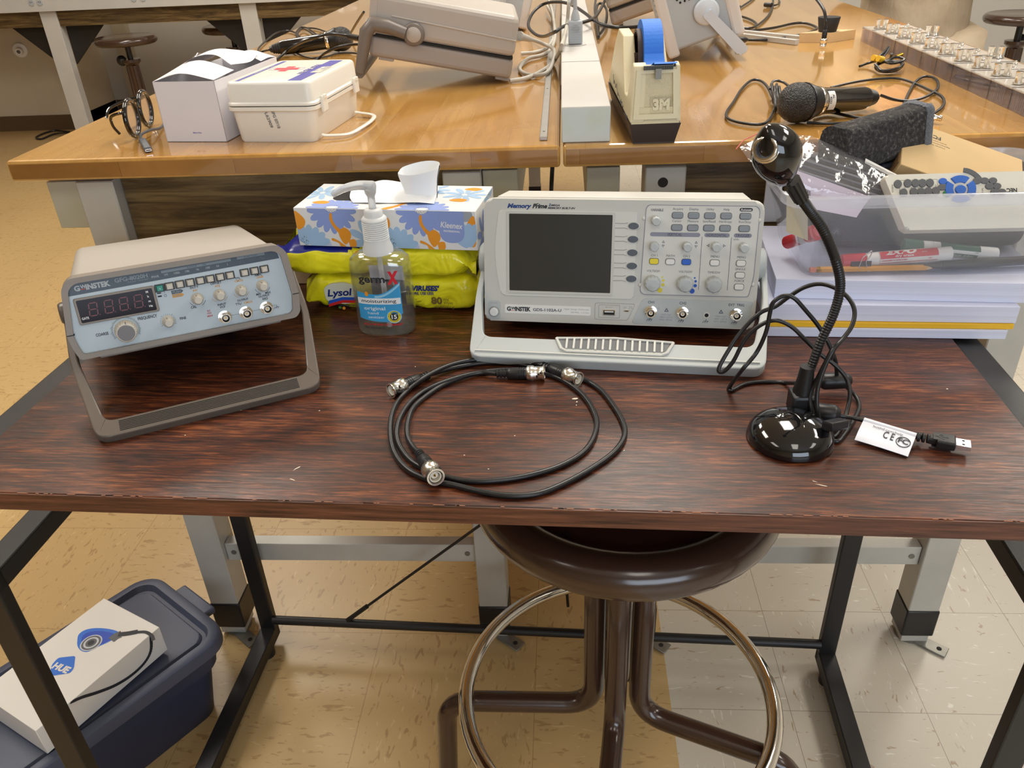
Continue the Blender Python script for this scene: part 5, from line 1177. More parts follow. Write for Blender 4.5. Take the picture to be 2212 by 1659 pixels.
b.ring(ell(0.0125, 0.0125, 26, Lx*0.83, -Ly*0.52), ell(0.0112, 0.0112, 26, Lx*0.83, -Ly*0.52), 0.0018, 0.0022, INK); b.text('FC', Lx*0.83, -Ly*0.59, 0.0055, INK, 0.0024, bold=0.03)
b.build('paper_tag', wc, 'glossy white tag with approval marks folded round the lead')
A, B = wp(1405, 1158, None, 0.778), wp(1670, 1205, None, 0.778); E_ = wp(1775, 1215, None, 0.778)
d = (B-A).normalized(); T0 = TX(*A) @ frame(d, xdir=d.cross(Vector((0, 0, 1)))); Lh = (B-A).length
q = MB(); q.T = TX(*(-oW)) @ T0
for k in range(3): q.lathe([(0.0035, 0.004*k), (0.0045, 0.004*k+0.0006), (0.0045, 0.004*k+0.0026), (0.0035, 0.004*k+0.003)], BLK, 14)
q.prism(rrect(0.0165, 0.0085, 0.002, 4), 0.016, Lh, BLK, bev=0.0012, botbev=True); q.prism(rrect(0.009, 0.007, 0.002, 4), 0.010, 0.018, BLK)
for s in (-1, 1): q.box((0, s*0.0001+(-0.0043 if s > 0 else 0.0043), Lh*0.62), (0.0115, 0.0003, Lh*0.42), mat('plug_inset', (0.03, 0.03, 0.03), 0.5))
for sg in (1,):
    yy = -0.00455
    for yy in (-0.00455, 0.00455):
        q.tube([(0, yy, Lh*0.45), (0, yy, Lh*0.80)], 0.00035, mat('plug_relief', (0.1, 0.1, 0.1), 0.5), 5); q.tube([(0, yy, Lh*0.55), (0.003, yy, Lh*0.62), (0.003, yy, Lh*0.70)], 0.00035, MATS['plug_relief'], 5); q.tube([(0, yy, Lh*0.52), (-0.003, yy, Lh*0.58), (-0.003, yy, Lh*0.66)], 0.00035, MATS['plug_relief'], 5)
q.build('usb_plug', wc, 'black usb plug housing')
q = MB(); q.T = TX(*(-oW)) @ T0; SV = mat('bright_steel', (0.85, 0.85, 0.87), 0.25, 0.9)
le = (E_-A).length; q.box((0, 0, (Lh+le)/2), (0.012, 0.0045, le-Lh), SV, bev=0.0003, seg=1)
for s in (-1, 1):
    for sy in (-1, 1): q.box((s*0.003, sy*0.00228, Lh+(le-Lh)*0.5), (0.0022, 0.0001, 0.0022), HOLE)
q.build('usb_shell', wc, 'bright metal usb contact shell')
# ============================================================ papers and the clear bin
def slab(name, label, cat, x0, y0, w, d, z0, z1, m, yaw, group=None, bev=0.0006):
    b = MB(); b.box((w/2, d/2, (z1-z0)/2), (w, d, z1-z0), m, bev=bev, seg=1); o = b.build(name); o.matrix_world = TX(x0, y0, z0) @ RZ(yaw)
    return tag(o, label, cat, group)
def m_ream(name, c):
    t = NT(name, 0.55); n = t.noise(t.mapping((1.5, 1.5, 900)), 1, 2)
    t.color(t.ramp(n, [(0.35, tuple(x*0.90 for x in c)), (0.6, c)])); return t.m
REAM = m_ream('paper_edges', (0.72, 0.75, 0.92)); YENV = mat('yellow_folder', srgb(240, 188, 40), 0.5)
slab('paper_sheets', 'loose white sheets lying lowest in the paper stack on the desk', 'paper', 0.229, 0.840, 0.262, 0.195, 0.7702, 0.7815, REAM, -3.2)
slab('yellow_folder', 'bright yellow folder between the white sheets and the reams', 'folder', 0.229, 0.842, 0.268, 0.195, 0.7817, 0.7880, YENV, -3.2)
slab('paper_ream', 'lower shrink-wrapped ream of white paper on the yellow folder', 'paper', 0.227, 0.846, 0.272, 0.195, 0.7882, 0.8085, REAM, -3.6)
slab('paper_ream', 'upper shrink-wrapped ream of white paper carrying the clear bin', 'paper', 0.2395, 0.861, 0.29, 0.178, 0.8087, 0.8325, REAM, -5.0)
slab('ring_binder', 'pale grey upright binder standing behind the left end of the clear bin', 'binder', 0.263, 1.0505, 0.050, 0.004, 0.8328, 0.888, mat('pale_grey_board', srgb(206, 206, 208), 0.5), 0.0)
BINP = thin('milky_clear_plastic', (0.95, 0.955, 0.97), 0.10, srgb(226, 230, 240), 0.08); BINR = thin('milky_plastic_rim', (0.93, 0.94, 0.96), 0.34, srgb(226, 230, 240), 0.12)
zb, zt = 0.8332, 0.927
MBn = TX(0.40, 0.955, zb); binn = thing('plastic_bin', 'milky clear plastic bin full of pens and boxes on the paper reams', 'bin', MBn)
def brow(x0, x1, y0, y1, z, r): return [(x-0.40, y-0.955, z-zb) for x, y in rrect(x1-x0, y1-y0, r, 6, (x0+x1)/2, (y0+y1)/2)]
b = MB(); skin(b, [brow(0.272, 0.548, 0.8635, 1.012, zb, 0.02), brow(0.262, 0.556, 0.8625, 1.022, 0.878, 0.024), brow(0.248, 0.566, 0.862, 1.036, zt-0.012, 0.028)], BINP, True, False); 
skin(b, [brow(0.275, 0.545, 0.8655, 1.009, zb+0.0015, 0.02), brow(0.2505, 0.5635, 0.8645, 1.0335, zt-0.012, 0.028)], BINP, True, False, True); b.build('bin_body', binn)
b = MB(); skin(b, [brow(0.246, 0.568, 0.860, 1.038, zt-0.013, 0.028), brow(0.240, 0.574, 0.8555, 1.0425, zt-0.012, 0.030), brow(0.239, 0.575, 0.8550, 1.0430, zt-0.001, 0.030), brow(0.241, 0.573, 0.857, 1.041, zt, 0.030), brow(0.249, 0.565, 0.863, 1.035, zt, 0.028), brow(0.2505, 0.5635, 0.8645, 1.0335, zt-0.012, 0.028)], BINR, False, False); b.build('rim', binn, 'thick milky rim')
# things in the bin
def inb(x, y, Y, r):
    q = atY(x, y, Y); q.z = max(q.z, zb+0.002+r); return q
def stick(name, label, cat, A, B, segs, group=None, n=20, parts=()):
    """segs: (t0, t1, r0, r1, mat, partname)"""
    M = TX(*A) @ frame(B-A, xdir=(0, 0, 1)); L = (B-A).length; t = thing(name, label, cat, M, group)
    for (t0, t1, r0_, r1_, m, pn) in segs:
        q = MB(); q.lathe([(r0_*0.9, t0*L), (r0_, t0*L+0.0006), (r1_, t1*L-0.0006), (r1_*0.9, t1*L)], m, n); q.build(pn, t)
    return t, L
MKW = mat('marker_white', srgb(232, 230, 226), 0.35); MKR = mat('marker_red', srgb(208, 50, 62), 0.35); MKG = mat('marker_green', srgb(36, 96, 72), 0.35); MKB = mat('marker_blue', srgb(52, 92, 180), 0.35)
A, B = inb(1808, 566, 0.880, 0.009), inb(2054, 547, 0.880, 0.0085)
t, L = stick('dry_erase_marker', 'red and white dry erase marker with a red cap at the front of the bin', 'marker', A, B, [(0, 0.035, 0.0050, 0.0055, MKR, 'cap_tip'), (0.035, 0.25, 0.0083, 0.0080, MKR, 'cap'), (0.25, 0.36, 0.0074, 0.0079, MKW, 'collar'), (0.36, 1.0, 0.0079, 0.0079, MKW, 'barrel')], 'markers in the bin')
q = MB(); lab0 = len(q.v)
q.flat([(0.365*L, -0.002), (0.87*L, -0.002), (0.87*L, 0.0115), (0.365*L, 0.0115)], 0, MKR); 
V = q.v; q.v = []; q.f = []; q.mi = []; q.sm = []
for i in range(24):
    a0, a1 = -0.25+1.75*i/24, -0.25+1.75*(i+1)/24
    for (xa, xb, m, lo, hi) in ((0.365, 0.87, MKR, -0.1, 2), (0.365, 0.86, MKR, -0.25, -0.2)):
        if lo <= a0 < hi: q.add([(0.0081*math.cos(PI/2+s), 0.0081*math.sin(PI/2+s), x*L) for x, s in ((xa, a0), (xb, a0), (xb, a1), (xa, a1))], [(0, 1, 2, 3)], m)
def cyl_text(q, txt, L0, L1, ang, h, m, r, bold=0.02, flip=1):
    s = len(q.v); q.text(txt, 0, 0, h, m, 0, w=(L1-L0), align='L', bold=bold)
    warp(q, s, lambda p: Vector((r*math.sin(ang+p.y/r), -flip*r*math.cos(ang+p.y/r), L0+p.x)))
# front-facing side of the marker: find angle facing the camera in local frame
def face_ang(t):
    d = t.matrix_world.inverted().to_3x3() @ (Vector((0, 0, HC))-t.matrix_world.translation); return math.atan2(d.y, d.x)
q = MB(); fa = face_ang(t)
def wrapmark(q, s, r, L0, fa, up=1):
    warp(q, s, lambda p: Vector((r*math.cos(fa-up*p.y/r), r*math.sin(fa-up*p.y/r), L0+p.x)))
Mt = t.matrix_world.to_3x3(); 
# local direction that increases height decides the sign
e1 = Mt @ Vector((math.cos(fa+0.5), math.sin(fa+0.5), 0)); e0 = Mt @ Vector((math.cos(fa), math.sin(fa), 0)); UP = -1 if e1.z > e0.z else 1
s = len(q.v)
for i in range(16): y0, y1 = -0.001+0.0105*i/16, -0.001+0.0105*(i+1)/16; q.flat([(0, y0), (0.505*L, y0), (0.505*L, y1), (0, y1)], 0, MKR)
for i in range(2): q.flat([(0, -0.0068), (0.5*L, -0.0068), (0.5*L, -0.0059), (0, -0.0059)], 0, MKR)
wrapmark(q, s, 0.0081, 0.365*L, fa, UP)
s = len(q.v); q.text('EXPO', 0.006, 0.0040, 0.0062, MKW, 0, w=0.034, align='L', bold=0.06, shear=0.3); q.text('dry erase', 0.016, 0.0004, 0.0026, MKW, 0, w=0.020, align='L', bold=0.02); q.text('chisel', 0.045, 0.0038, 0.0018, MKW, 0, align='L'); wrapmark(q, s, 0.00825, 0.365*L, fa, UP)
s = len(q.v); q.text('CONFORMS TO ASTM D-4236', 0.001, -0.0038, 0.0014, MKR, 0, w=0.028, align='L', bold=0.03); q.text('USA', 0.052, -0.0040, 0.0014, MKR, 0, align='L', bold=0.03); wrapmark(q, s, 0.00825, 0.365*L, fa, UP)
q.build('label', t, 'red label band with white lettering')
A, B = inb(1950, 530, 0.902, 0.009), inb(2151, 555, 0.894, 0.0085)
t, L = stick('dry_erase_marker', 'green and white marker lying right of the red marker in the bin', 'marker', A, B, [(0, 0.2, 0.0080, 0.0080, MKG, 'cap'), (0.2, 0.3, 0.0076, 0.0080, MKW, 'collar'), (0.3, 1.0, 0.0080, 0.0080, MKW, 'barrel')], 'markers in the bin')
q = MB(); fa = face_ang(t); s = 0
for i in range(10): y0, y1 = 0.0010+0.010*i/10, 0.0010+0.010*(i+1)/10; q.flat([(0, y0), (0.42*L, y0), (0.42*L, y1), (0, y1)], 0, MKG)
q.flat([(0.012, -0.0065), (0.40*L, -0.0065), (0.40*L, -0.003), (0.012, -0.003)], 0, MKG); wrapmark(q, s, 0.0082, 0.38*L, fa, UP)
s = len(q.v); q.text('low odor', 0.016, -0.0060, 0.0024, MKW, 0, w=0.022, align='L'); q.text('USA', 0.038, -0.0010, 0.0014, MKG, 0, align='L'); wrapmark(q, s, 0.00835, 0.38*L, fa, UP); q.build('label', t, 'green label band')
A, B = atY(1976, 475, 0.885), atY(2160, 466, 0.93)
stick('dry_erase_marker', 'blue marker with a white end, high in the bin under the remote', 'marker', A, B, [(0, 0.28, 0.0082, 0.0082, MKW, 'end_cap'), (0.28, 0.82, 0.0082, 0.0082, MKB, 'barrel'), (0.82, 0.9, 0.008, 0.008, MKW, 'collar'), (0.9, 1.0, 0.0085, 0.0085, MKB, 'cap')], 'markers in the bin')
A, B = atY(1700, 524, 0.93), atY(1768, 500, 0.885)
stick('dry_erase_marker', 'red marker pointing its red round end out at the left of the bin', 'marker', A, B, [(0, 0.45, 0.0078, 0.0078, MKR, 'barrel'), (0.45, 0.68, 0.0078, 0.0078, MKW, 'collar'), (0.68, 0.96, 0.0088, 0.0095, MKR, 'cap'), (0.96, 1.0, 0.0060, 0.0055, mat('marker_red_light', srgb(226, 90, 96), 0.4), 'cap_end')], 'markers in the bin')
PEN = mat('pencil_yellow', srgb(226, 158, 52), 0.35)
A, B = inb(1748, 590, 0.871, 0.0036), inb(2018, 581, 0.872, 0.0036)
stick('pencil', 'yellow pencil lying along the bottom of the bin', 'pencil', A, B, [(0, 0.05, 0.0034, 0.0034, mat('eraser_pink', srgb(214, 140, 120), 0.7), 'eraser'), (0.05, 0.09, 0.0036, 0.0036, BRASS, 'ferrule'), (0.09, 0.93, 0.0036, 0.0036, PEN, 'shaft'), (0.93, 1.0, 0.0034, 0.0010, mat('bare_wood', srgb(220, 180, 130), 0.6), 'point')], n=6)
A, B = inb(1978, 584, 0.872, 0.005), inb(2235, 590, 0.886, 0.005)
stick('ballpoint_pen', 'black ballpoint pen with silver tip at the bottom right of the bin', 'pen', A, B, [(0, 0.05, 0.0008, 0.0022, SV, 'tip'), (0.05, 0.2, 0.0028, 0.0046, BLK, 'grip'), (0.2, 0.9, 0.0050, 0.0052, BLK, 'barrel'), (0.9, 1.0, 0.004, 0.0035, BLK, 'end_cap')])
M = TX(*inb(1855, 586, 0.8745, 0.006)) @ RX(-10)
bc = thing('binder_clip', 'black binder clip with wire arms clipped below the red marker', 'binder clip', M)
q = MB(); q.prism([(-0.0115, -0.006), (0.0115, -0.006), (0.0115, 0.006), (-0.0115, 0.006)], -0.004, 0.004, BLK, bev=0.0008, T=RX(90)); q.build('clamp', bc)
q = MB(); q.tube(fillet([(-0.004, -0.005, -0.006), (0.000, -0.005, 0.010), (0.010, -0.005, 0.019), (0.009, -0.005, 0.012), (0.004, -0.005, 0.006), (0.008, -0.005, -0.006)], 0.003, 5), 0.0006, SV, 8); q.build('wire_arm', bc, 'silver wire arm')
FELT = NT('dark_felt', 0.95); n1 = FELT.noise(FELT.mapping((210, 210, 210)), 1, 5, 0.75, 0.4); FELT.color(FELT.ramp(n1, [(0.38, srgb(28, 28, 30)), (0.55, srgb(58, 56, 56)), (0.68, srgb(112, 108, 104))])); FELT.bump(n1, 0.6, 0.0015); FELT = FELT.m
GFELT = mat('grey_fleece', srgb(112, 116, 124), 1.0, bump=1.0, bs=400, bd=0.004)
# dark felt eraser block resting across the bin
Ae, Be = atY(1800, 322, 0.965), atY(1966, 272, 1.018)
d = (Be-Ae); T0 = TX(*Ae) @ frame(d, xdir=(0, 0, 1))
er = thing('felt_eraser', 'dark grey felt board eraser with fleecy grey end leaning across the bin', 'eraser', T0)
q = MB(); q.prism(round_poly([(-0.030, -0.022), (0.012, -0.026), (0.026, -0.010), (0.026, 0.022), (-0.026, 0.026)], 0.008, 5), 0, d.length, FELT, bev=0.004, seg=3, botbev=True); q.build('felt_body', er)
q = MB(); K = 40; rr_ = random.Random(5); oo = round_poly([(-0.031, -0.023), (0.012, -0.027), (0.027, -0.010), (0.027, 0.023), (-0.027, 0.027)], 0.008, 6)
rows = []
for z_, k_ in ((0.0, 1.0), (0.003, 1.05), (0.007, 1.06), (0.011, 1.03), (0.013, 0.95)): rows.append([(x*k_*(1+rr_.uniform(-0.03, 0.03)), y*k_*(1+rr_.uniform(-0.03, 0.03)), d.length-0.002+z_+rr_.uniform(-0.001, 0.001)) for x, y in oo])
skin(q, rows, GFELT); q.build('fleece_end', er, 'grey fleecy end')
q = MB(); q.box((-0.032, 0, d.length*0.5), (0.006, 0.046, d.length*0.98), mat('fleece_dark_blue', srgb(52, 58, 74), 1.0, bump=1.0, bs=400, bd=0.004), bev=0.002); q.build('fleece_sole', er)
# black pouch filling the bin
q = MB(); q.box((0, 0, 0), (0.225, 0.075, 0.052), mat('black_nylon', srgb(24, 27, 36), 0.7, bump=0.5, bs=60), bev=0.016, seg=4); o = q.build('nylon_pouch'); o.matrix_world = TX(0.43, 0.968, 0.863) @ RZ(-3); tag(o, 'dark nylon pouch filling the back of the clear bin', 'pouch')
# kraft box
KR = mat('kraft_card', srgb(206, 176, 128), 0.75, var=0.06, vs=20); KRD = mat('kraft_card_inside', srgb(150, 118, 78), 0.85)
TLk, TRk, BLk = atY(1989, 267, 1.030), atY(2212, 346, 1.008), atY(1949, 356, 0.952)
xk = (TRk-TLk).normalized(); yk = TLk-BLk; yk = (yk-xk*xk.dot(yk)); hk = yk.length; yk.normalize(); zk = xk.cross(yk)
MKb = Matrix(((xk.x, yk.x, zk.x, BLk.x), (xk.y, yk.y, zk.y, BLk.y), (xk.z, yk.z, zk.z, BLk.z), (0, 0, 0, 1))) @ TX(0, 0, -0.055)
kb = thing('cardboard_box', 'kraft cardboard box with tiny printed lines standing in the bin behind the remote', 'box', MKb)
q = MB(); q.box((0.073, hk/2, 0.035), (0.150, hk, 0.040), KR, bev=0.0008, seg=1); q.build('box_body', kb)
q = MB(); q.T = TX(0.068, hk*0.74, 0.0552) @ RZ(180)
for k, s_ in enumerate(('© Copyright. All rights reserved.', 'Registered trademarks of their owner.', 'All other trademarks are property', 'of their respective owners.')): q.text(s_, 0.05, -0.001-0.0045*k+0.010, 0.0017, INK, 0.0, align='R', wmax=0.075)
q.text('FC  CE', 0.036, -0.016+0.018-0.012, 0.006, INK, 0, w=0.026, bold=0.02); q.ring(ell(0.006, 0.006, 3, 0.058, 0.009), ell(0.0035, 0.0035, 3, 0.058, 0.009), -0.00005, 0.0001, INK); q.build('print', kb, 'small black printed lines and approval marks')
q = MB(); q.box((-0.0026, hk*0.40, 0.036), (0.0008, hk*0.6, 0.03), KRD); q.build('side_flap', kb)
# remote control leaning on the front rim
RW = mat('remote_ivory', srgb(222, 218, 204), 0.45); RG = mat('remote_button_grey', srgb(94, 96, 98), 0.5); RB = mat('remote_button_blue', srgb(48, 102, 190), 0.45); RGN = mat('remote_button_green', srgb(30, 120, 60), 0.5)
P0 = Vector((0.3745, 0.8705, 0.884)); P1 = Vector((0.3600, 0.9060, 0.936))
yv = (P1-P0); yv.x = 0; xv = Vector((1, -0.01, 0.0)); H_r = yv.length
yv.normalize(); xv = (xv-yv*xv.dot(yv)).normalized(); zv = xv.cross(yv)
MR = Matrix(((xv.x, yv.x, zv.x, P0.x), (xv.y, yv.y, zv.y, P0.y), (xv.z, yv.z, zv.z, P0.z), (0, 0, 0, 1)))
rm = thing('remote_control', 'ivory projector remote with grey and blue buttons leaning in the bin', 'remote control', MR)
# button layout from the photo, through the face plane
def onface(x, y, zoff=0.0005):
    o = MR.inverted() @ Vector((0, 0, HC)); dd = MR.inverted().to_3x3() @ ray(x, y); t = (zoff-o.z)/dd.z; return o+dd*t
q = MB(); L_r = 0.175
c1_, c2_, c3_, c4_ = onface(1956, 462), onface(1909, 393), onface(2190, 381), onface(2212, 470)
ol = round_poly([(c1_.x, 0.0), (c2_.x, H_r), (L_r-0.004, H_r), (L_r, 0.0)], [0.004, 0.006, 0.02, 0.02], 6)
q.prism(ol, -0.016, 0, RW, bev=0.003, seg=3, botbev=True); q.build('case', rm)
cx_ = lambda X, Y: (1880+X/6.145, 370+Y/6.145)
def rbtn(X, Y, w, h, m, rot=0, name='button', t=0.0016):
    P_ = onface(*cx_(X, Y)); qq = MB(); qq.T = TX(P_.x, P_.y, 0) @ RZ(rot); qq.prism(ell(w, h, 18), -0.0002, t, m, bev=0.0005); qq.build(name, rm)
for X, Y in ((365, 170), (495, 160), (597, 158), (690, 158), (790, 155), (440, 285), (575, 275), (675, 275), (770, 268), (870, 262)): rbtn(X, Y, 0.0085, 0.0095, RG)
for X, Y, m in ((962, 133, RB), (952, 212, RG), (1018, 298, RGN), (1415, 130, RG), (1515, 125, RG), (1625, 125, RG), (1580, 200, RG), (1680, 198, RG), (1650, 275, RG), (1745, 275, RG)): rbtn(X, Y, 0.0090, 0.0072, m)
rbtn(1195, 245, 0.0115, 0.0100, RB, 0, 'enter_button', 0.0022)
Pc = onface(*cx_(1195, 235))
for k in range(4):
    qq = MB(); qq.T = TX(Pc.x, Pc.y, 0); a0 = 45+90*k+8; pts = [(0.0165*math.cos(math.radians(a0+74*j/8)), 0.0150*math.sin(math.radians(a0+74*j/8))) for j in range(9)]+[(0.0085*math.cos(math.radians(a0+74-74*j/8)), 0.0075*math.sin(math.radians(a0+74-74*j/8))) for j in range(9)]
    qq.prism(pts, -0.0002, 0.0018, RB, bev=0.0004, seg=1); qq.build('arrow_button', rm)
qq = MB(); qq.T = TX(Pc.x, Pc.y, 0); pts = [(0.026*math.cos(math.radians(20+60*j/8)), 0.024*math.sin(math.radians(20+60*j/8))) for j in range(9)]+[(0.021*math.cos(math.radians(80-60*j/8)), 0.019*math.sin(math.radians(80-60*j/8))) for j in range(9)]
qq.prism(pts, -0.0002, 0.0015, RG, bev=0.0004, seg=1); qq.build('curved_button', rm)
qq = MB(); nz_ = 0.0001
Pn = onface(*cx_(1880, 225)); qq.text('NEC', Pn.x, Pn.y, 0.0045, INK, nz_, w=0.011, bold=0.04, rot=180, align='C')
for X, Y, s_ in ((305, 180, 'SOURCE'), (880, 150, 'EXIT'), (465, 200, 'MENU'), (560, 195, 'HELP'), (650, 195, 'AUTO'), (1380, 150, 'MAGNIFY'), (1500, 225, 'PICTURE'), (1620, 205, 'VOLUME')):
    P_ = onface(*cx_(X, Y)); qq.text(s_, P_.x, P_.y-0.004, 0.0016, INK, nz_, rot=90, wmax=0.009)
a_, b_ = onface(*cx_(385, 118)), onface(*cx_(900, 330)); qq.ring([(a_.x, b_.y), (b_.x, b_.y), (b_.x, a_.y), (a_.x, a_.y)], [(a_.x+0.0003, b_.y+0.0003), (b_.x-0.0003, b_.y+0.0003), (b_.x-0.0003, a_.y-0.0003), (a_.x+0.0003, a_.y-0.0003)], 0, nz_, INK)
qq.build('print', rm, 'black printed key names')
# zip bag with dark strips
BAG = thin('clear_bag_film', (0.95, 0.95, 0.96), 0.16, (0.8, 0.8, 0.84), 0.08, 0.45, 42, 0.006, 1.3)
bag = thing('zip_bag', 'clear zip bag of dark strips poking out of the left of the bin', 'plastic bag', TX(0.29, 0.95, 0.90)); Tb = TX(-0.29, -0.95, -0.90)
rb = random.Random(11)
def quadsheet(q, c, m, nu=14, nv=8, amp=0.002, th=0.0):
    A, B, C_, D = c; V = []
    for i in range(nu+1):
        for j in range(nv+1):
            u, v = i/nu, j/nv; p_ = (A*(1-u)+B*u)*(1-v)+(D*(1-u)+C_*u)*v; e = min(u, 1-u, v, 1-v)
            V.append(p_+Vector((0, -1, 1)).normalized()*(amp*rb.uniform(-1, 1)*min(1, e*8)+th*min(1, e*7)))
    q.add(V, [(i*(nv+1)+j, (i+1)*(nv+1)+j, (i+1)*(nv+1)+j+1, i*(nv+1)+j+1) for i in range(nu) for j in range(nv)], m, True)
cA, cB, cC, cD = atY(1598, 318, 0.945), atY(1650, 290, 0.965), atY(1958, 388, 0.945), atY(1890, 452, 0.895)
cB2 = atY(1752, 293, 0.960)
q = MB(); q.T = Tb
quadsheet(q, (cB2, cC, cD, atY(1665, 400, 0.90)), BAG, 22, 10, 0.0016, 0.010); quadsheet(q, (cB, cB2, atY(1665, 400, 0.90), atY(1640, 345, 0.915)), BAG, 8, 8, 0.0012, 0.007); quadsheet(q, (cA, cB, atY(1640, 345, 0.915), atY(1622, 352, 0.925)), BAG, 6, 6, 0.001)
q.build('film', bag)
q = MB(); q.T = Tb; q.tube([atY(1590, 322, 0.942), atY(1606, 303, 0.952), atY(1640, 287, 0.964)], 0.0007, mat('zip_red', srgb(210, 110, 100), 0.4), 6); q.build('zip_seal', bag, 'thin red zip seal')
SG = mat('dark_grey_strip', srgb(86, 88, 96), 0.4); 
a0_, a1_ = atY(1722, 330, 0.945), atY(1950, 402, 0.925)
for k in range(5):
    off = Vector((0, -0.004, -0.006))*k; q = MB(); q.T = Tb; dd = (a1_-a0_).normalized()
    q.box((0, 0, (a1_-a0_).length/2), (0.0022, 0.010, (a1_-a0_).length), SG if k % 2 == 0 else mat('grey_strip_light', srgb(128, 130, 138), 0.35), bev=0.0005, T=TX(*(a0_+off)) @ frame(dd, xdir=(0, -0.5, -1))); q.build('strip', bag)
q = MB(); q.T = Tb; quadsheet(q, (atY(1712, 365, 0.915), atY(1880, 425, 0.905), atY(1850, 470, 0.885), atY(1722, 445, 0.885)), mat('lilac_card', srgb(196, 184, 202), 0.7), 4, 4, 0.0003); q.build('insert_card', bag, 'lilac printed card')
q = MB(); q.T = Tb; quadsheet(q, (atY(1870, 342, 0.952), atY(1955, 386, 0.936), atY(1950, 394, 0.932), atY(1868, 352, 0.948)), MKW, 3, 2, 0.0001, 0.001); q.build('sticker', bag, 'white sticker')
q = MB(); quadsheet(q, (atY(1700, 400, 0.895), atY(1745, 420, 0.892), atY(1745, 520, 0.872), atY(1698, 500, 0.872)), mat('brown_card_slip', srgb(178, 166, 140), 0.7), 4, 4, 0.0003)
for k in range(9): q.poly([atY(1728+2.6*k, 404+0.9*k, 0.8905), atY(1729.4+2.6*k, 404.4+0.9*k, 0.8905), atY(1729.4+2.6*k, 424+0.9*k, 0.8885), atY(1728+2.6*k, 424+0.9*k, 0.8885)], INK)
tag(q.build('card_slip'), 'brown card slip with a barcode inside the left of the bin', 'card')
# ============================================================ things on the work benches
MFK = TX(-0.4642, 1.1217, 0.9402) @ RZ(-6.7)
AW = mat('aid_box_white', srgb(232, 228, 218), 0.38); AWP = mat('aid_box_pearl', srgb(236, 232, 222), 0.3)
PB = mat('print_violet_blue', srgb(92, 90, 170), 0.5); PR = mat('print_red', srgb(226, 76, 84), 0.5); PL = mat('print_pale', srgb(190, 190, 214), 0.5)
fk = thing('first_aid_kit', 'white first aid box with red cross and blue stripes lying on the left workbench', 'first aid kit', MFK)
w, d_, h = 0.1283, 0.1883, 0.0802
def rrow(w, d, r, z, n=6): return [(x, y, z) for x, y in rrect(w, d, r, n, 0.1283/2, 0.1883/2)]
b = MB(); skin(b, [rrow(w-0.018, d_-0.012, 0.008, 0.0), rrow(w-0.015, d_-0.009, 0.009, 0.003), rrow(w-0.006, d_-0.006, 0.010, 0.044)], AW, True, True)
skin(b, [rrow(w-0.004, d_-0.004, 0.012, 0.0415), rrow(w+0.002, d_+0.002, 0.013, 0.0435), rrow(w+0.002, d_+0.002, 0.013, 0.0485)], AWP, True, True); b.build('box_base', fk)
b = MB(); skin(b, [rrow(w-0.002, d_-0.002, 0.012, 0.0484), rrow(w-0.001, d_-0.001, 0.012, 0.0500)], HOLE, True, True); b.build('lid_gap', fk, 'dark seam under the lid')
b = MB(); skin(b, [rrow(w+0.002, d_+0.002, 0.013, 0.0498), rrow(w+0.002, d_+0.002, 0.013, 0.0525), rrow(w-0.003, d_-0.003, 0.011, 0.0545), rrow(w-0.005, d_-0.005, 0.010, h-0.004), rrow(w-0.007, d_-0.007, 0.010, h-0.0012), rrow(w-0.011, d_-0.011, 0.009, h)], AWP, True, True); lid = b.build('lid', fk)
b = MB(); b.T = TX(0, 0, h+0.0002)
x0, x1, y0, y1 = 0.012, w-0.012, 0.012, d_-0.014
b.flat([(x0+0.002, y0), (x0+0.008, y0), (x0+0.008, y1), (x0+0.002, y1)], 0, PB); b.flat([(x1-0.026, y0), (x1-0.006, y0), (x1-0.006, y1), (x1-0.026, y1)], 0, PB)
cxx, cyy = 0.050, 0.105
b.flat([(cxx-0.006, cyy-0.020), (cxx+0.006, cyy-0.020), (cxx+0.006, cyy+0.020), (cxx-0.006, cyy+0.020)], 0.0001, PR); b.flat([(cxx-0.018, cyy-0.007), (cxx+0.018, cyy-0.007), (cxx+0.018, cyy+0.007), (cxx-0.018, cyy+0.007)], 0.0002, PR)
b.ring(rrect(0.052, 0.018, 0.001, 2, cxx, cyy), rrect(0.050, 0.016, 0.001, 2, cxx, cyy), -0.0001, 0.00012, PL)
b.text('FIRST AID KIT', 0.083, 0.098, 0.0085, PB, 0.0002, w=0.078, rot=-90, align='C', bold=0.03); b.text('ULINE', 0.1015, 0.094, 0.0125, AWP, 0.0003, w=0.050, rot=-90, align='C', bold=0.09)
b.text('10 PERSON', 0.030, 0.140, 0.003, PL, 0.0002, rot=-90, w=0.02); b.text('UNITIZED', 0.046, 0.048, 0.003, PL, 0.0002, rot=-90, w=0.024); b.text('FIRST AID EQUIPMENT', 0.016, 0.10, 0.0028, AWP, 0.0003, rot=-90, w=0.07)
b.build('lid_print', lid, 'blue stripes, red cross and lettering')
b = MB(); b.T = TX(0, 0.0024, 0) @ RX(90) @ TX(0, 0, 0)
GRY = mat('stamp_grey', srgb(120, 116, 110), 0.6)
b.T = TX(0.056, 0.0036, 0.030) @ RX(92.1); b.text('L62909', 0, 0, 0.0042, GRY, 0.0008, w=0.021, rot=-78, bold=0.02); b.text('MFG 07/18', 0.010, 0.0015, 0.0042, GRY, 0.0008, w=0.026, rot=-78, bold=0.02); b.build('date_stamp', fk, 'small grey stamped numbers')
for y in (0.030, 0.160):
    b = MB(); b.box((w+0.0028, y, 0.0475), (0.0045, 0.018, 0.022), AWP, bev=0.0015); b.box((w+0.004, y, 0.056), (0.004, 0.010, 0.006), AWP, bev=0.001); b.build('latch', fk)
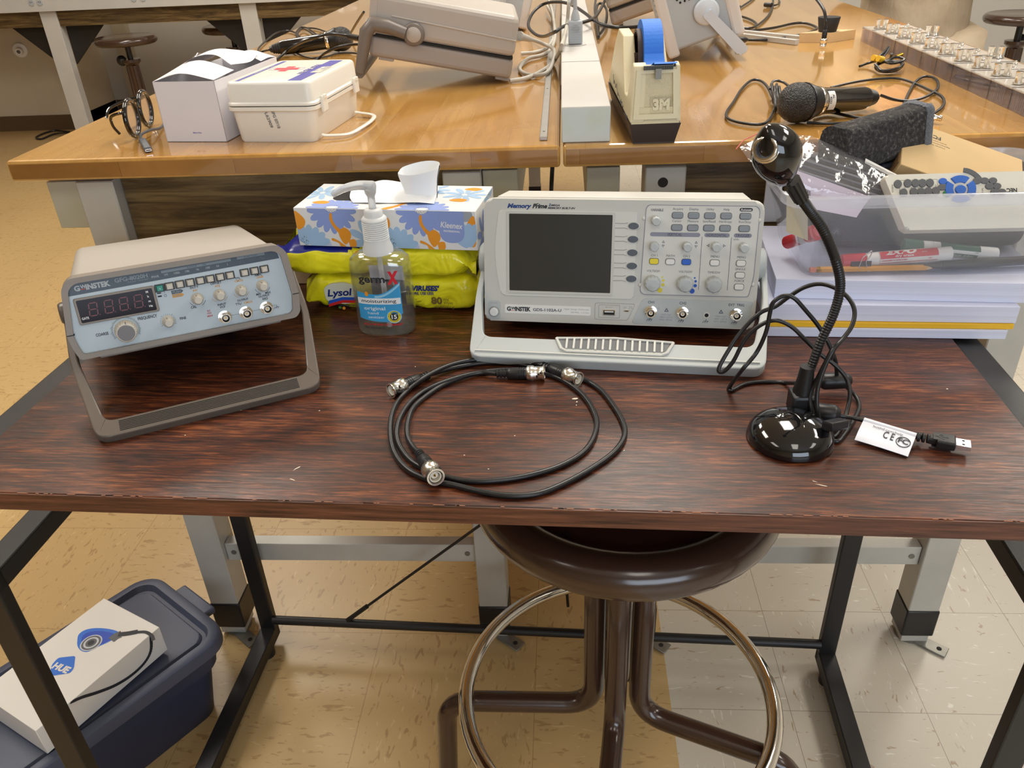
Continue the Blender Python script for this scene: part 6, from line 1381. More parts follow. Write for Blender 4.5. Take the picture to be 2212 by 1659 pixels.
b = MB(); hp = [(w-0.004, 0.022, 0.006), (w+0.004, 0.022, 0.005), (w+0.030, 0.034, 0.0042), (w+0.036, 0.075, 0.0042), (w+0.036, 0.120, 0.0042), (w+0.028, 0.150, 0.0045), (w+0.004, 0.160, 0.006), (w-0.004, 0.160, 0.007)]
b.tube(smooth_path(hp, 6), 0.0034, AWP, 10, flat=0.55, up=(0, 0, 1)); b.build('carry_handle', fk)
# open white carton
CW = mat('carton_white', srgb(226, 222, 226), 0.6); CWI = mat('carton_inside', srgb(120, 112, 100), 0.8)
MC = TX(-0.5683, 1.1392, 0.9402) @ RZ(-6.5)
ct = thing('carton', 'white card carton with a torn-open top beside the first aid box', 'box', MC)
w, d_, h = 0.0924, 0.205, 0.0819; th = 0.0008
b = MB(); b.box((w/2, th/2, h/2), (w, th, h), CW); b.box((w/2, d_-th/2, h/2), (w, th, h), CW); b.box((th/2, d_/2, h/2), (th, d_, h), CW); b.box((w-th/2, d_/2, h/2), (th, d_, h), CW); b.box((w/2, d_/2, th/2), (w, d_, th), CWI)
b.T = TX(0, -0.0002, 0) @ RX(90); b.text('Made in China', 0.050, 0.012, 0.0020, PB, 0, w=0.013, bold=0.02); b.build('carton_body', ct)
b = MB()
def curl(pts_rows): sheet(b, pts_rows, CW)
curl([[(0, 0, h), (0.045, -0.0, h+0.0105), (w, 0, h+0.0015)], [(0, 0.04, h+0.004), (0.045, 0.042, h+0.0125), (w, 0.04, h+0.003)], [(0.006, 0.086, h+0.012), (0.045, 0.070, h+0.016), (w, 0.062, h+0.004)]])
b.build('lid_flap', ct)
b = MB(); curl([[(-0.002, 0.060, h+0.003), (0.02, 0.088, h+0.018), (0.05, 0.094, h+0.020), (0.085, 0.070, h+0.010)], [(0, 0.13, h+0.004), (0.02, 0.132, h+0.020), (0.05, 0.13, h+0.022), (0.090, 0.120, h+0.006)], [(0, 0.175, h+0.004), (0.02, 0.172, h+0.014), (0.05, 0.168, h+0.016), (0.082, 0.165, h+0.010)]]); b.build('torn_flap', ct)
b = MB(); curl([[(0.040, 0.150, h+0.006), (0.065, 0.152, h+0.013), (w, 0.150, h+0.002)], [(0.030, 0.18, h+0.006), (0.065, 0.18, h+0.014), (w, 0.178, h+0.003)], [(0.022, 0.204, h), (0.065, 0.205, h+0.006), (w, 0.204, h)]]); b.build('torn_flap', ct)
b = MB(); sheet(b, [[(-0.006, 0.10, h+0.004), (0.004, 0.115, h+0.014), (0.016, 0.118, h+0.010)], [(-0.009, 0.125, h+0.006), (0.002, 0.13, h+0.018), (0.014, 0.135, h+0.014)]], BAG); b.build('bag_corner', ct, 'clear film corner sticking out')
# eyeglasses standing on their rims
LENS = thin('spectacle_lens', (0.93, 0.92, 0.95), 0.04)
L1, L2 = at(285, 259, 0.9665), at(315, 237, 0.9665)
dirx = (L2-L1); dirx.z = 0; sep = dirx.length; dirx.normalize(); O = (L1+L2)/2
MEg = Matrix(((dirx.x, 0, dirx.y, O.x), (dirx.y, 0, -dirx.x, O.y), (0, 1, 0, 0.9685), (0, 0, 0, 1)))     # x along the front, y up, z towards the left/back
if (MEg.to_3x3() @ Vector((0, 0, 1))).dot(Vector((0, -1, 0))) < 0: pass
eg = thing('eyeglasses', 'black framed eyeglasses standing on the bench corner beside the carton', 'glasses', MEg)
hw_ = min(0.034, sep/2)
for s in (-1, 1):
    q = MB(); o1 = ell(0.058, 0.054, 36, s*hw_, 0); i1 = ell(0.048, 0.044, 36, s*hw_, 0); q.ring(o1, i1, -0.002, 0.002, GLOSSBLK, smooth=False); q.tube([(x, y, 0) for x, y in ell(0.053, 0.049, 36, s*hw_, 0)], 0.0036, GLOSSBLK, 10, closed=True); q.build('lens_rim', eg)
    q = MB(); q.prism(ell(0.048, 0.044, 30, s*hw_, 0), -0.0006, 0.0006, LENS); q.build('lens', eg)
q = MB(); q.tube(smooth_path([(-hw_+0.026, 0.006, 0), (0, 0.011, 0.001), (hw_-0.026, 0.006, 0)], 5), 0.0026, GLOSSBLK, 8); q.build('bridge', eg)
for s in (-1, 1):
    xo = s*(hw_+0.0285); zdir = -1
    q = MB(); q.tube(smooth_path([(s*(hw_+0.024), 0.012, 0), (xo, 0.013, -0.004), (xo-s*0.004, 0.010, -0.03), (xo-s*0.018, 0.002, -0.055), (xo-s*0.030, -0.010, -0.060)] if s > 0 else [(s*(hw_+0.024), 0.012, 0), (xo, 0.013, -0.005), (xo+0.006, 0.008, -0.02), (xo+0.014, -0.006, -0.024), (xo+0.020, -0.019, -0.020)], 6), 0.0021, GLOSSBLK, 8); q.build('temple_arm', eg)
# usb-c lead
GC = mat('grey_braid', srgb(86, 88, 94), 0.5)
A, B, E_ = at(308, 303, 0.9445), at(319, 322, 0.9440), at(322, 329, 0.9438); oU = at(319, 322, 0.9402)
uc = thing('usb_c_lead', 'short grey usb-c lead end on the bench edge in front of the glasses', 'cable', TX(*oU)); 
q = MB(); q.T = TX(*(-oU)); q.tube(smooth_path([at(355, 268, 0.9430), at(345, 277, 0.944), at(325, 281, 0.950), at(306, 290, 0.950), at(304, 298, 0.9465), A], 6), 0.0020, GC, 8); q.build('cord', uc)
d = (B-A); q = MB(); q.T = TX(*(-oU)) @ TX(*A) @ frame(d, xdir=(1, 0, 0)); q.prism(rrect(0.0105, 0.0062, 0.0025, 5), 0, d.length+0.003, GC, bev=0.0008, botbev=True); q.build('plug_body', uc)
q = MB(); q.T = TX(*(-oU)) @ TX(*B) @ frame(d, xdir=(1, 0, 0)); q.prism(rrect(0.0084, 0.0027, 0.0013, 5), 0, 0.0085, SV); q.prism(rrect(0.0068, 0.0012, 0.0005, 3), 0.0084, 0.0087, HOLE); q.build('plug_shell', uc, 'silver plug shell')
# raceway with outlets
RCM = mat('raceway_paint', srgb(196, 194, 190), 0.42, var=0.12, vs=9); RCF = mat('raceway_end', srgb(200, 208, 216), 0.5, var=0.1, vs=30, c2=srgb(196, 200, 180))
rx0, rx1 = -0.0035, 0.0600
oR = TX((rx0+rx1)/2, 2.2, 0.9402)
rw = thing('outlet_raceway', 'long grey metal outlet raceway running along the seam of the two workbenches', 'power strip', oR)
b = MB(); b.box((0, 0.14, 0.0225), (rx1-rx0, 2.54, 0.045), RCM, bev=0.001, seg=1); b.build('channel', rw)
b = MB(); b.box((0, -1.1302, 0.0222), (rx1-rx0-0.002, 0.0008, 0.0425), RCF); b.build('end_cap', rw, 'pale end cap with worn paint')
b = MB(); b.box((0, -0.78, 0.0452), (rx1-rx0-0.001, 0.0012, 0.0004), SCOD); b.build('cover_joint', rw)
op = at(1243, 97, 0.9855); 
q = MB(); q.T = TX(*(oR.inverted() @ op)); q.prism(ell(0.040, 0.030, 28), 0.0, 0.0015, RCM, bev=0.0006); q.build('outlet', rw)
PG = mat('plug_grey', srgb(170, 176, 182), 0.5)
pg = thing('power_plug', 'grey grounded power plug standing in the raceway outlet', 'plug', TX(op.x, op.y, 0.9875))
q = MB(); q.box((0, 0, 0.020), (0.026, 0.020, 0.040), PG, bev=0.003); 
for k in range(7): q.box((0, -0.0098, 0.006+0.0042*k), (0.020, 0.002, 0.0014), PG, bev=0.0004)
for k in range(3): q.tube([(0.0022*(k+1)*math.cos(2*PI*j/20), -0.0108, 0.027+0.0026*(k+1)*math.sin(2*PI*j/20)) for j in range(20)], 0.0004, PG, 5, closed=True)
q.lathe([(0.0085, 0.040), (0.0075, 0.048), (0.0042, 0.058)], PG, 18); q.build('plug_body', pg)
q = MB(); q.T = TX(-op.x, -op.y, -0.9875); q.tube(smooth_path([Vector((op.x, op.y, 1.043)), Vector((op.x-0.002, op.y, 1.07)), atY(1234, 8, op.y+0.02), atY(1229, -30, op.y+0.06), atY(1230, -80, op.y+0.12)], 6), 0.0036, PG, 10); q.build('cord', pg)
# metal strip on the left bench
b = MB(); b.box((0, 1.25, 0.0025), (0.0105, 2.5, 0.005), mat('steel_rule', srgb(176, 174, 170), 0.35, 0.6, var=0.2, vs=30), bev=0.0008, seg=1)
for k in range(9): b.cyl((0, 0.03+0.3*k, 0.005), (0, 0.03+0.3*k, 0.0052), 0.0018, HOLE, 10)
o = b.build('metal_strip'); o.matrix_world = TX(-0.0275, 1.085, 0.9402); tag(o, 'thin flat metal strip lying along the inner edge of the left workbench', 'metal strip')
# tape dispenser
TC = mat('dispenser_cream', srgb(206, 194, 160), 0.42, bump=0.9, bs=420, bd=0.0012); TCS = mat('dispenser_cream_smooth', srgb(218, 206, 170), 0.4); TB = mat('dispenser_brown', srgb(52, 36, 32), 0.4); TBL = mat('painters_tape_blue', srgb(40, 118, 220), 0.6, bump=0.3, bs=300)
Mtp = TX(0.115, 1.048, 0.9402) @ RZ(2.4)
td = thing('tape_dispenser', 'heavy cream and brown desk tape dispenser with a roll of blue tape', 'tape dispenser', Mtp)
b = MB(); b.T = RX(0); b.prism([(-0.0265, 0.006), (0.0265, 0.006), (0.027, 0.285), (-0.027, 0.285)], 0, 0.003, TB)
bm_ = [(-0.0265, 0.005), (0.0265, 0.005), (0.0280, 0.29), (-0.0280, 0.29)]; tp_ = [(-0.0325, 0.0), (0.0325, 0.0), (0.0330, 0.295), (-0.0330, 0.295)]
b.add([(x, y, 0.002) for x, y in bm_]+[(x, y, 0.026) for x, y in tp_], [(3, 2, 1, 0), (4, 5, 6, 7), (0, 1, 5, 4), (1, 2, 6, 5), (2, 3, 7, 6), (3, 0, 4, 7)], TB); b.build('base', td, 'dark brown weighted base')
# side profile (y, z)
prof = [(0.0, 0.028), (0.008, 0.094), (0.020, 0.097), (0.030, 0.078), (0.050, 0.052), (0.078, 0.050), (0.105, 0.074), (0.145, 0.112), (0.205, 0.114), (0.240, 0.090), (0.292, 0.028)]
def shell(q, xa, xb, m, top=0.86):
    n = len(prof); V = []
    for x, sg in ((xa, -1), (xb, 1)):
        for (y, z) in prof:
            k = 1-(1-top)*(z-0.028)/0.085; V.append((x*k, y, z))
    Fs = [tuple(range(n)), tuple(range(2*n-1, n-1, -1))]+[(i, n+i, n+(i+1) % n, (i+1) % n) for i in range(n)]
    bm = bmesh.new(); vs = [bm.verts.new(v) for v in V]
    for f in Fs: bm.faces.new([vs[k] for k in f])
    bmesh.ops.recalc_face_normals(bm, faces=bm.faces[:]); bmesh.ops.bevel(bm, geom=bm.edges[:], offset=0.0015, segments=2, profile=0.5, affect='EDGES'); q.bm(bm, m, True)
b = MB(); shell(b, -0.032, -0.0140, TCS); shell(b, 0.0255, 0.032, TCS)
b.prism([(-0.030, 0.001), (0.030, 0.001), (0.030, 0.06), (-0.030, 0.06)], 0.026, 0.046, TCS)
b.box((0, 0.262, 0.045), (0.056, 0.045, 0.034), TCS, bev=0.003)
fl = [(-0.031, 0.0005, 0.030), (0.031, 0.0005, 0.030), (0.0265, 0.0085, 0.092), (-0.0265, 0.0085, 0.092)]
b.add(fl+[(x, y+0.022, z) for x, y, z in fl], [(0, 1, 2, 3), (3, 2, 6, 7), (5, 4, 7, 6), (1, 5, 6, 2), (4, 0, 3, 7)], TC)
b.build('body', td, 'cream textured body')
b = MB(); b.T = TX(0, 0.0, 0.030) @ RX(90-7.4)
b.ring([(-0.0285, 0.002), (0.0285, 0.002), (0.0250, 0.060), (-0.0250, 0.060)], [(-0.0215, 0.008), (0.0215, 0.008), (0.0195, 0.056), (-0.0195, 0.056)], -0.001, 0.0026, TCS)
b.text('3M', 0.006, 0.0135, 0.0115, TCS, 0.0026, w=0.021, bold=0.06); b.ring(rrect(0.026, 0.019, 0.0005, 2, 0.006, 0.019), rrect(0.0255, 0.0185, 0.0005, 2, 0.006, 0.019), 0, 0.0013, TCS); b.build('front_plate', td, 'framed front plate with raised maker mark')
b = MB(); b.box((0.001, 0.0035, 0.0925), (0.036, 0.003, 0.005), STEEL)
for k in range(30): b.box((-0.0165+0.0012*k, 0.0015, 0.0925), (0.0005, 0.0010, 0.0046), HOLE)
b.box((0.001, 0.0005, 0.0855), (0.0075, 0.0020, 0.012), STEEL); b.build('cutter_blade', td, 'serrated metal cutter')
b = MB(); b.T = TX(0.0055, 0.122, 0.084) @ RY(90); R_ = 0.050
b.ring(ell(2*R_, 2*R_, 56), ell(0.076, 0.076, 56), -0.0125, 0.0125, TBL); b.build('tape_roll', td, 'roll of blue painter tape')
b = MB(); b.T = TX(0.0055, 0.122, 0.084) @ RY(90); b.ring(ell(0.0775, 0.0775, 56), ell(0.070, 0.070, 56), -0.0185, 0.0135, mat('wheel_brown', srgb(66, 52, 50), 0.6))
for k in range(3): b.box((0, 0, -0.004), (0.071, 0.004, 0.020), MATS['wheel_brown'], T=RZ(60*k+20))
b.cyl((0, 0, -0.02), (0, 0, 0.016), 0.009, MATS['wheel_brown'], 20); b.build('wheel', td, 'dark brown tape wheel')
b = MB(); xs = (-0.007, 0.018)
sheet(b, [[(xs[0], 0.076, 0.100), (xs[0]-0.001, 0.060, 0.086), (xs[0]+0.001, 0.030, 0.090), (xs[0]+0.003, 0.010, 0.0975), (xs[0]+0.003, 0.004, 0.0965)], [(xs[1], 0.076, 0.100), (xs[1]+0.001, 0.060, 0.086), (xs[1]+0.004, 0.030, 0.090), (xs[1]+0.006, 0.010, 0.0975), (xs[1]+0.006, 0.004, 0.0965)]], TBL); b.build('tape_end', td, 'loose blue tape end over the cutter')
b = MB(); b.T = TX(-0.0323, 0, 0) @ RY(-90) @ RZ(90) 
b.T = Matrix(((0, 0, -1, -0.0325), (-1, 0, 0, 0.24), (0, 1, 0, 0), (0, 0, 0, 1)))
rs = random.Random(2); x = 0.03
for wd_ in (5, 3, 7, 5):
    pts = []
    for k in range(wd_*3): pts.append((x, 0.043+0.0075*rs.random()*(1.6 if k % 7 == 0 else 1)-0.02*(x/0.2), 0.0003)); x += 0.0028
    b.tube(smooth_path(pts, 3), 0.00028, PRN, 4); x += 0.007
b.build('handwriting', td, 'faint handwriting on the side')
# ============================================================ microphones
MGR = NT('mic_grille', 0.35); vn = MGR.n('TexVoronoi'); vn.inputs['Scale'].default_value = 620; MGR.l(MGR.tc.outputs['Object'], vn.inputs['Vector']); MGR.color(MGR.ramp(vn.outputs['Distance'], [(0.2, (0.002, 0.002, 0.002)), (0.6, (0.03, 0.03, 0.032))])); MGR.bump(vn.outputs['Distance'], 1.0, 0.0015); MGR = MGR.m
def mic(label, A, B, sticker):
    """A: centre of the grille ball, B: tail"""
    L = (B-A).length; M = TX(*A) @ frame(B-A, xdir=(0, 0, 1)); t = thing('microphone', label, 'microphone', M); r = 0.0262
    q = MB(); q.lathe([(0.0001, -r)]+[(r*math.sin(PI*k/14), -r*math.cos(PI*k/14)) for k in range(1, 9)]+[(r*0.93, r*0.42)], MGR, 40, caps=False); q.build('grille', t)
    q = MB(); K = 60
    def rz_(rr, amp, zz): return [((rr+amp*(k % 2))*math.cos(2*PI*k/K), (rr+amp*(k % 2))*math.sin(2*PI*k/K), zz) for k in range(K)]
    V = rz_(r*0.97, 0, r*0.38)+rz_(r*0.97, 0.0004, r*0.48)+rz_(r*0.74, 0.0004, r*1.15); q.add(V, [(i*K+k, i*K+(k+1) % K, (i+1)*K+(k+1) % K, (i+1)*K+k) for i in range(2) for k in range(K)], BLK, True); q.build('ribbed_ring', t)
    q = MB(); q.lathe([(r*0.76, r*1.15), (r*0.77, r*1.2), (r*0.75, r*1.42), (r*0.70, r*1.45)], CHROME, 36, caps=False); q.build('chrome_band', t, 'chrome band')
    q = MB(); q.lathe([(r*0.72, r*1.45), (r*0.68, r*1.5), (r*0.60, L*0.80), (r*0.56, L*0.845)], GLOSSBLK, 36); q.build('handle', t)
    q = MB(); pf = [(r*0.50, L*0.845)]
    for k in range(4): pf += [(r*(0.50-0.04*k), L*(0.85+0.03*k)), (r*(0.50-0.04*k), L*(0.87+0.03*k)), (r*(0.42-0.04*k), L*(0.872+0.03*k)), (r*(0.42-0.04*k), L*(0.878+0.03*k))]
    pf += [(r*0.22, L)]; q.lathe(pf, BLK, 22); q.build('strain_relief', t)
    if sticker:
        q = MB(); fa = face_ang(t); s = 0; rr = r*0.725
        for i in range(12): a0, a1 = -0.013+0.026*i/12, -0.013+0.026*(i+1)/12; q.flat([(0, a0), (0.012, a0), (0.012, a1), (0, a1)], 0, MKW)
        warp(q, 0, lambda p: Vector((rr*math.cos(fa-p.y/rr), rr*math.sin(fa-p.y/rr), r*1.5+p.x)))
        s = len(q.v); q.text('AL', -0.003, -0.0055, 0.0032, INK, 0, bold=0.02, align='C'); q.text('4233', 0.0015, -0.0105, 0.0032, INK, 0, bold=0.02)
        warp(q, s, lambda p: Vector(((rr+0.0002)*math.cos(fa-0.1+p.x/rr), (rr+0.0002)*math.sin(fa-0.1+p.x/rr), r*1.5+0.0115+p.y*1.0-0.0)))
        q.build('sticker', t, 'white sticker with small numbers')
    return t
mR = mic('black microphone with white number sticker and its cord looped around it, on the right workbench', at(1722, 222, 0.9672), at(1893, 210, 0.9565), True)
def cordset(parent, plist, r, m=CABLE, name='cord', n=8):
    Mi = parent.matrix_world.inverted()
    for pts in plist:
        q = MB(); q.T = Mi; q.tube(smooth_path(pts, 6), r, m, n); q.build(name, parent)
c3 = lambda x, y, z=0.9436: at(1450+x/2.903, y/2.903, z)
cordset(mR, [[c3(1315, 598, 0.956), c3(1400, 625, .948), c3(1500, 632), c3(1600, 605), c3(1665, 560), c3(1672, 515), c3(1640, 485), c3(1580, 482), c3(1530, 515), c3(1490, 580), c3(1460, 650), c3(1440, 700), c3(1300, 745), c3(1150, 735), c3(1000, 705), c3(900, 720)],
  [c3(1000, 550, .944), c3(1150, 515), c3(1300, 495), c3(1420, 492), c3(1520, 520), c3(1620, 565), c3(1690, 600), c3(1712, 640), c3(1690, 680), c3(1645, 712), c3(1600, 740, .945)],
  [c3(640, 620, .950), c3(600, 540, .946), c3(555, 505), c3(500, 505), c3(440, 560), c3(390, 640), c3(347, 705), c3(360, 745), c3(450, 772), c3(560, 780), c3(610, 755), c3(640, 700), c3(660, 640, .95)],
  [c3(850, 770), c3(980, 775), c3(1100, 770), c3(1200, 745)], [c3(760, 560, .955), c3(700, 515, .953), c3(640, 510, .955), c3(620, 560, .95)]], 0.0021)
for k in range(6):
    oo_ = c3(635+12*(k % 3), 600+18*(k % 4), .951+0.003*(k % 2)); pts = []
    for j in range(16): a = 2*PI*j/16; pts.append(oo_+Vector((0.006*math.cos(a)+0.001*k, 0.050*math.cos(a)*0.6+0.010*math.sin(a), 0.010*math.sin(a)+0.003)))
    q = MB(); q.T = mR.matrix_world.inverted(); q.tube(smooth_path(pts, 3, True), 0.0021, CABLE, 8, closed=True); q.build('cord_coil', mR)
mL = mic('black microphone lying with its cord before the beige instrument, on the left workbench', at(738, 84, 0.9672), at(583, 107, 0.9545), False)
c8 = lambda x, y, z=0.9438: at(540+x/6.9125, y/6.9125, z)
cordset(mL, [[c8(290, 745, .951), c8(200, 765), c8(140, 775), c8(130, 720), c8(250, 600), c8(400, 490), c8(560, 460), c8(680, 490), c8(760, 570)], [c8(760, 570), c8(700, 540), c8(690, 480), c8(760, 410), c8(860, 420), c8(960, 490), c8(1010, 530)],
  [c8(800, 580, .946), c8(720, 560, .946), c8(720, 480, .946), c8(780, 430, .946), c8(850, 450, .946), c8(950, 520, .946)], [c8(860, 415), c8(1000, 430), c8(1150, 480), c8(1250, 510)],
  [c8(600, 730), c8(750, 820), c8(900, 865), c8(1050, 860), c8(1200, 830), c8(1300, 800), c8(1500, 790), c8(1640, 800)]], 0.0021)
# ============================================================ beige instrument seen from its side
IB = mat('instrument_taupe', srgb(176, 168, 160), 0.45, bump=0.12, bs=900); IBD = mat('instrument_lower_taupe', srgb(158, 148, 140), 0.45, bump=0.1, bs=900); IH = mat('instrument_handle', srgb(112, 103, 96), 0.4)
rb_ = at(1103, 172, 0.9475); fb_ = atY(795, 120, rb_.y-0.02)
xi = (fb_-rb_); Li = xi.length; xi.normalize(); yi = Vector((0, 0, 1)).cross(xi); yi = -yi if yi.y < 0 else yi; yi.normalize(); zi = xi.cross(yi); zi = -zi if zi.z < 0 else zi
MIb = Matrix(((xi.x, yi.x, zi.x, rb_.x), (xi.y, yi.y, zi.y, rb_.y), (xi.z, yi.z, zi.z, rb_.z), (0, 0, 0, 1)))     # x to the front (left), y away, z up
def side_instrument(label, M, Li=0.285, handle_foot=None):
    t = thing('bench_instrument', label, 'instrument', M); Hh, Wd = 0.103, 0.225
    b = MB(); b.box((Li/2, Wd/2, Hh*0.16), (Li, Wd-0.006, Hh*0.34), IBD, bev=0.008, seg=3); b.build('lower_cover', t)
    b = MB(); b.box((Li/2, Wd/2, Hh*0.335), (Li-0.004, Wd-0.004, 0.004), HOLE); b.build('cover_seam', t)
    b = MB(); b.box((Li/2, Wd/2, Hh*0.67), (Li, Wd, Hh*0.64), IB, bev=0.010, seg=3); b.box((Li*0.44, -0.0005, Hh*0.62), (Li*0.86, 0.004, 0.0028), IB, bev=0.0012, T=RY(-1.5))
    b.box((Li*0.985, Wd/2, Hh*0.66), (0.014, Wd+0.004, Hh*0.66), IB, bev=0.005); b.build('upper_cover', t)
    for x in (0.014, Li-0.03):
        for y in (0.02, Wd-0.02):
            b = MB(); b.box((x, y, -0.0035), (0.026, 0.012, 0.005), IB, bev=0.001); b.build('foot', t)
    b = MB()
    for k, (yy, zz) in enumerate(((0.03, 0.050), (0.03, 0.026), (0.075, 0.024))): b.cyl((Li, yy, zz), (Li+0.011, yy, zz), 0.0055, NICKEL, 14); 
    b.build('front_sockets', t, 'nickel front sockets')
    # handle: disc + arm
    px, pz = Li*0.70, Hh*0.46
    for yy, sgn in ((-0.002, -1), (Wd+0.002, 1)):
        b = MB(); b.lathe([(0.0185, 0), (0.0185, 0.008), (0.0160, 0.010), (0.0001, 0.0102)], IH, 32, T=TX(px, yy, pz) @ frame((0, sgn, 0)), caps=False); b.lathe([(0.0125, 0.0101), (0.0115, 0.0112), (0.0001, 0.0112)], IB, 26, T=TX(px, yy, pz) @ frame((0, sgn, 0)), caps=False); b.build('pivot', t)
    b = MB(); fz = -0.062; fx = Li*0.70+0.098
    mi = M.inverted()
    if handle_foot is not None: f_ = mi @ handle_foot; fx, fz = f_.x, f_.z
    kx_, kz = px+0.070, pz+0.010
    for yy in (-0.008, Wd+0.008):
        b.tube([(px+0.014, yy, pz), (px+0.045, yy, pz+0.006), (kx_, yy, kz-0.004), (kx_+0.010, yy, kz-0.018), (fx, yy, fz+0.012)], [0.0105, 0.012, 0.0125, 0.0120, 0.0085], IH, 10, flat=1.0, up=(0, 0, 1))
    b.tube([(fx, -0.008, fz+0.010), (fx, Wd+0.008, fz+0.010)], 0.0085, IH, 10); b.build('carry_handle', t, 'grey-brown handle folded down as a foot')
    return t
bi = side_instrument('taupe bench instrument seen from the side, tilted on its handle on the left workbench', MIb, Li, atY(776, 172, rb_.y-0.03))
# its leads
def bleads(parent_label): pass
c2 = lambda x, y, z=0.9455: at(700+x/2.765, y/2.765, z)
LC = mat('pale_grey_cord', srgb(188, 184, 174), 0.5)
cg = thing('mains_cable', 'pale grey power cord curling behind the taupe bench instrument', 'cable', TX(*c2(1300, 300)))
cordset(cg, [[c2(1170, 220, 1.0), c2(1230, 232, .985), c2(1310, 262, .97), c2(1375, 300, .962), c2(1360, 390, .953), c2(1320, 440, .95), c2(1240, 450), c2(1180, 430), c2(1172, 395), c2(1220, 350), c2(1300, 330), c2(1350, 300), c2(1378, 240), c2(1378, 160, .96), c2(1360, 60, .97), c2(1340, 0, .98)],
  [c2(1110, 483, .9445), c2(1200, 468), c2(1290, 430), c2(1370, 370), c2(1420, 270, .997), c2(1450, 150, 1.0), c2(1462, 20, 1.04), c2(1464, -30, 1.05)], [c2(1175, 320), c2(1260, 312), c2(1330, 285), c2(1372, 220), c2(1368, 120, .95), c2(1330, 30, .96)]], 0.0038, LC, n=9)
q = MB(); q.T = cg.matrix_world.inverted(); A = c2(1168, 216, 1.0); B = c2(1225, 232, .986); q.lathe([(0.0085, -0.006), (0.009, 0.004), (0.0075, 0.016), (0.0055, (B-A).length), (0.0045, (B-A).length+0.01)], LC, 16, T=TX(*A) @ frame(B-A)); q.build('connector', cg)
bk = thing('mains_cable', 'thick black cord looping over the raceway behind the tape dispenser', 'cable', TX(*c2(1500, 100)))
cordset(bk, [[c2(1880, 160, .99), c2(1760, 165, .995), c2(1640, 140, 1.0), c2(1560, 80, 1.005), c2(1480, 30, 1.01), c2(1400, 12, 1.01), c2(1310, 25, 1.0), c2(1245, 80, .985), c2(1220, 150, .97), c2(1255, 200, .96), c2(1310, 218, .965), c2(1380, 190, .994), c2(1440, 155, 1.0), c2(1560, 130, 1.004), c2(1620, 100, 1.002), c2(1665, 30, 1.0), c2(1690, -30, 1.0)],
  [c2(1625, -20, .96), c2(1618, 60, .96), c2(1636, 150, .95), c2(1640, 205, .947), c2(1680, 150, .95), c2(1688, 60, .96), c2(1655, 20, .97), c2(1630, 40, .965), c2(1628, 120, .955), c2(1640, 220, .946)]], 0.0036, CABLE, n=9)
# black test leads at the front sockets of the instrument
tl = thing('test_lead', 'black coaxial test lead plugged into the taupe instrument front', 'cable', TX(*c8(1500, 800)))
cordset(tl, [[c8(1670, 590, 1.0), c8(1480, 540, .998), c8(1200, 510, 1.008), c8(980, 560, 1.002), c8(760, 640, .985), c8(580, 740, .956), c8(450, 850, .946), c8(330, 960, .9438)], [c8(1720, 660, .985), c8(1500, 670, .98), c8(1300, 710, .975), c8(1130, 790, .962), c8(1040, 860, .9435), c8(900, 950, .9438)], [c8(1700, 180, 1.02), c8(1600, 330, .99), c8(1500, 500, .95)]], 0.0028)
q = MB(); q.T = tl.matrix_world.inverted(); A, B = c8(1480, 545, .998), c8(1690, 585, 1.0); q.lathe([(0.004, 0), (0.0058, 0.004), (0.0062, (B-A).length*0.75), (0.0062, (B-A).length*0.8)], BLK, 16, T=TX(*A) @ frame(B-A)); q.build('strain_relief', tl)
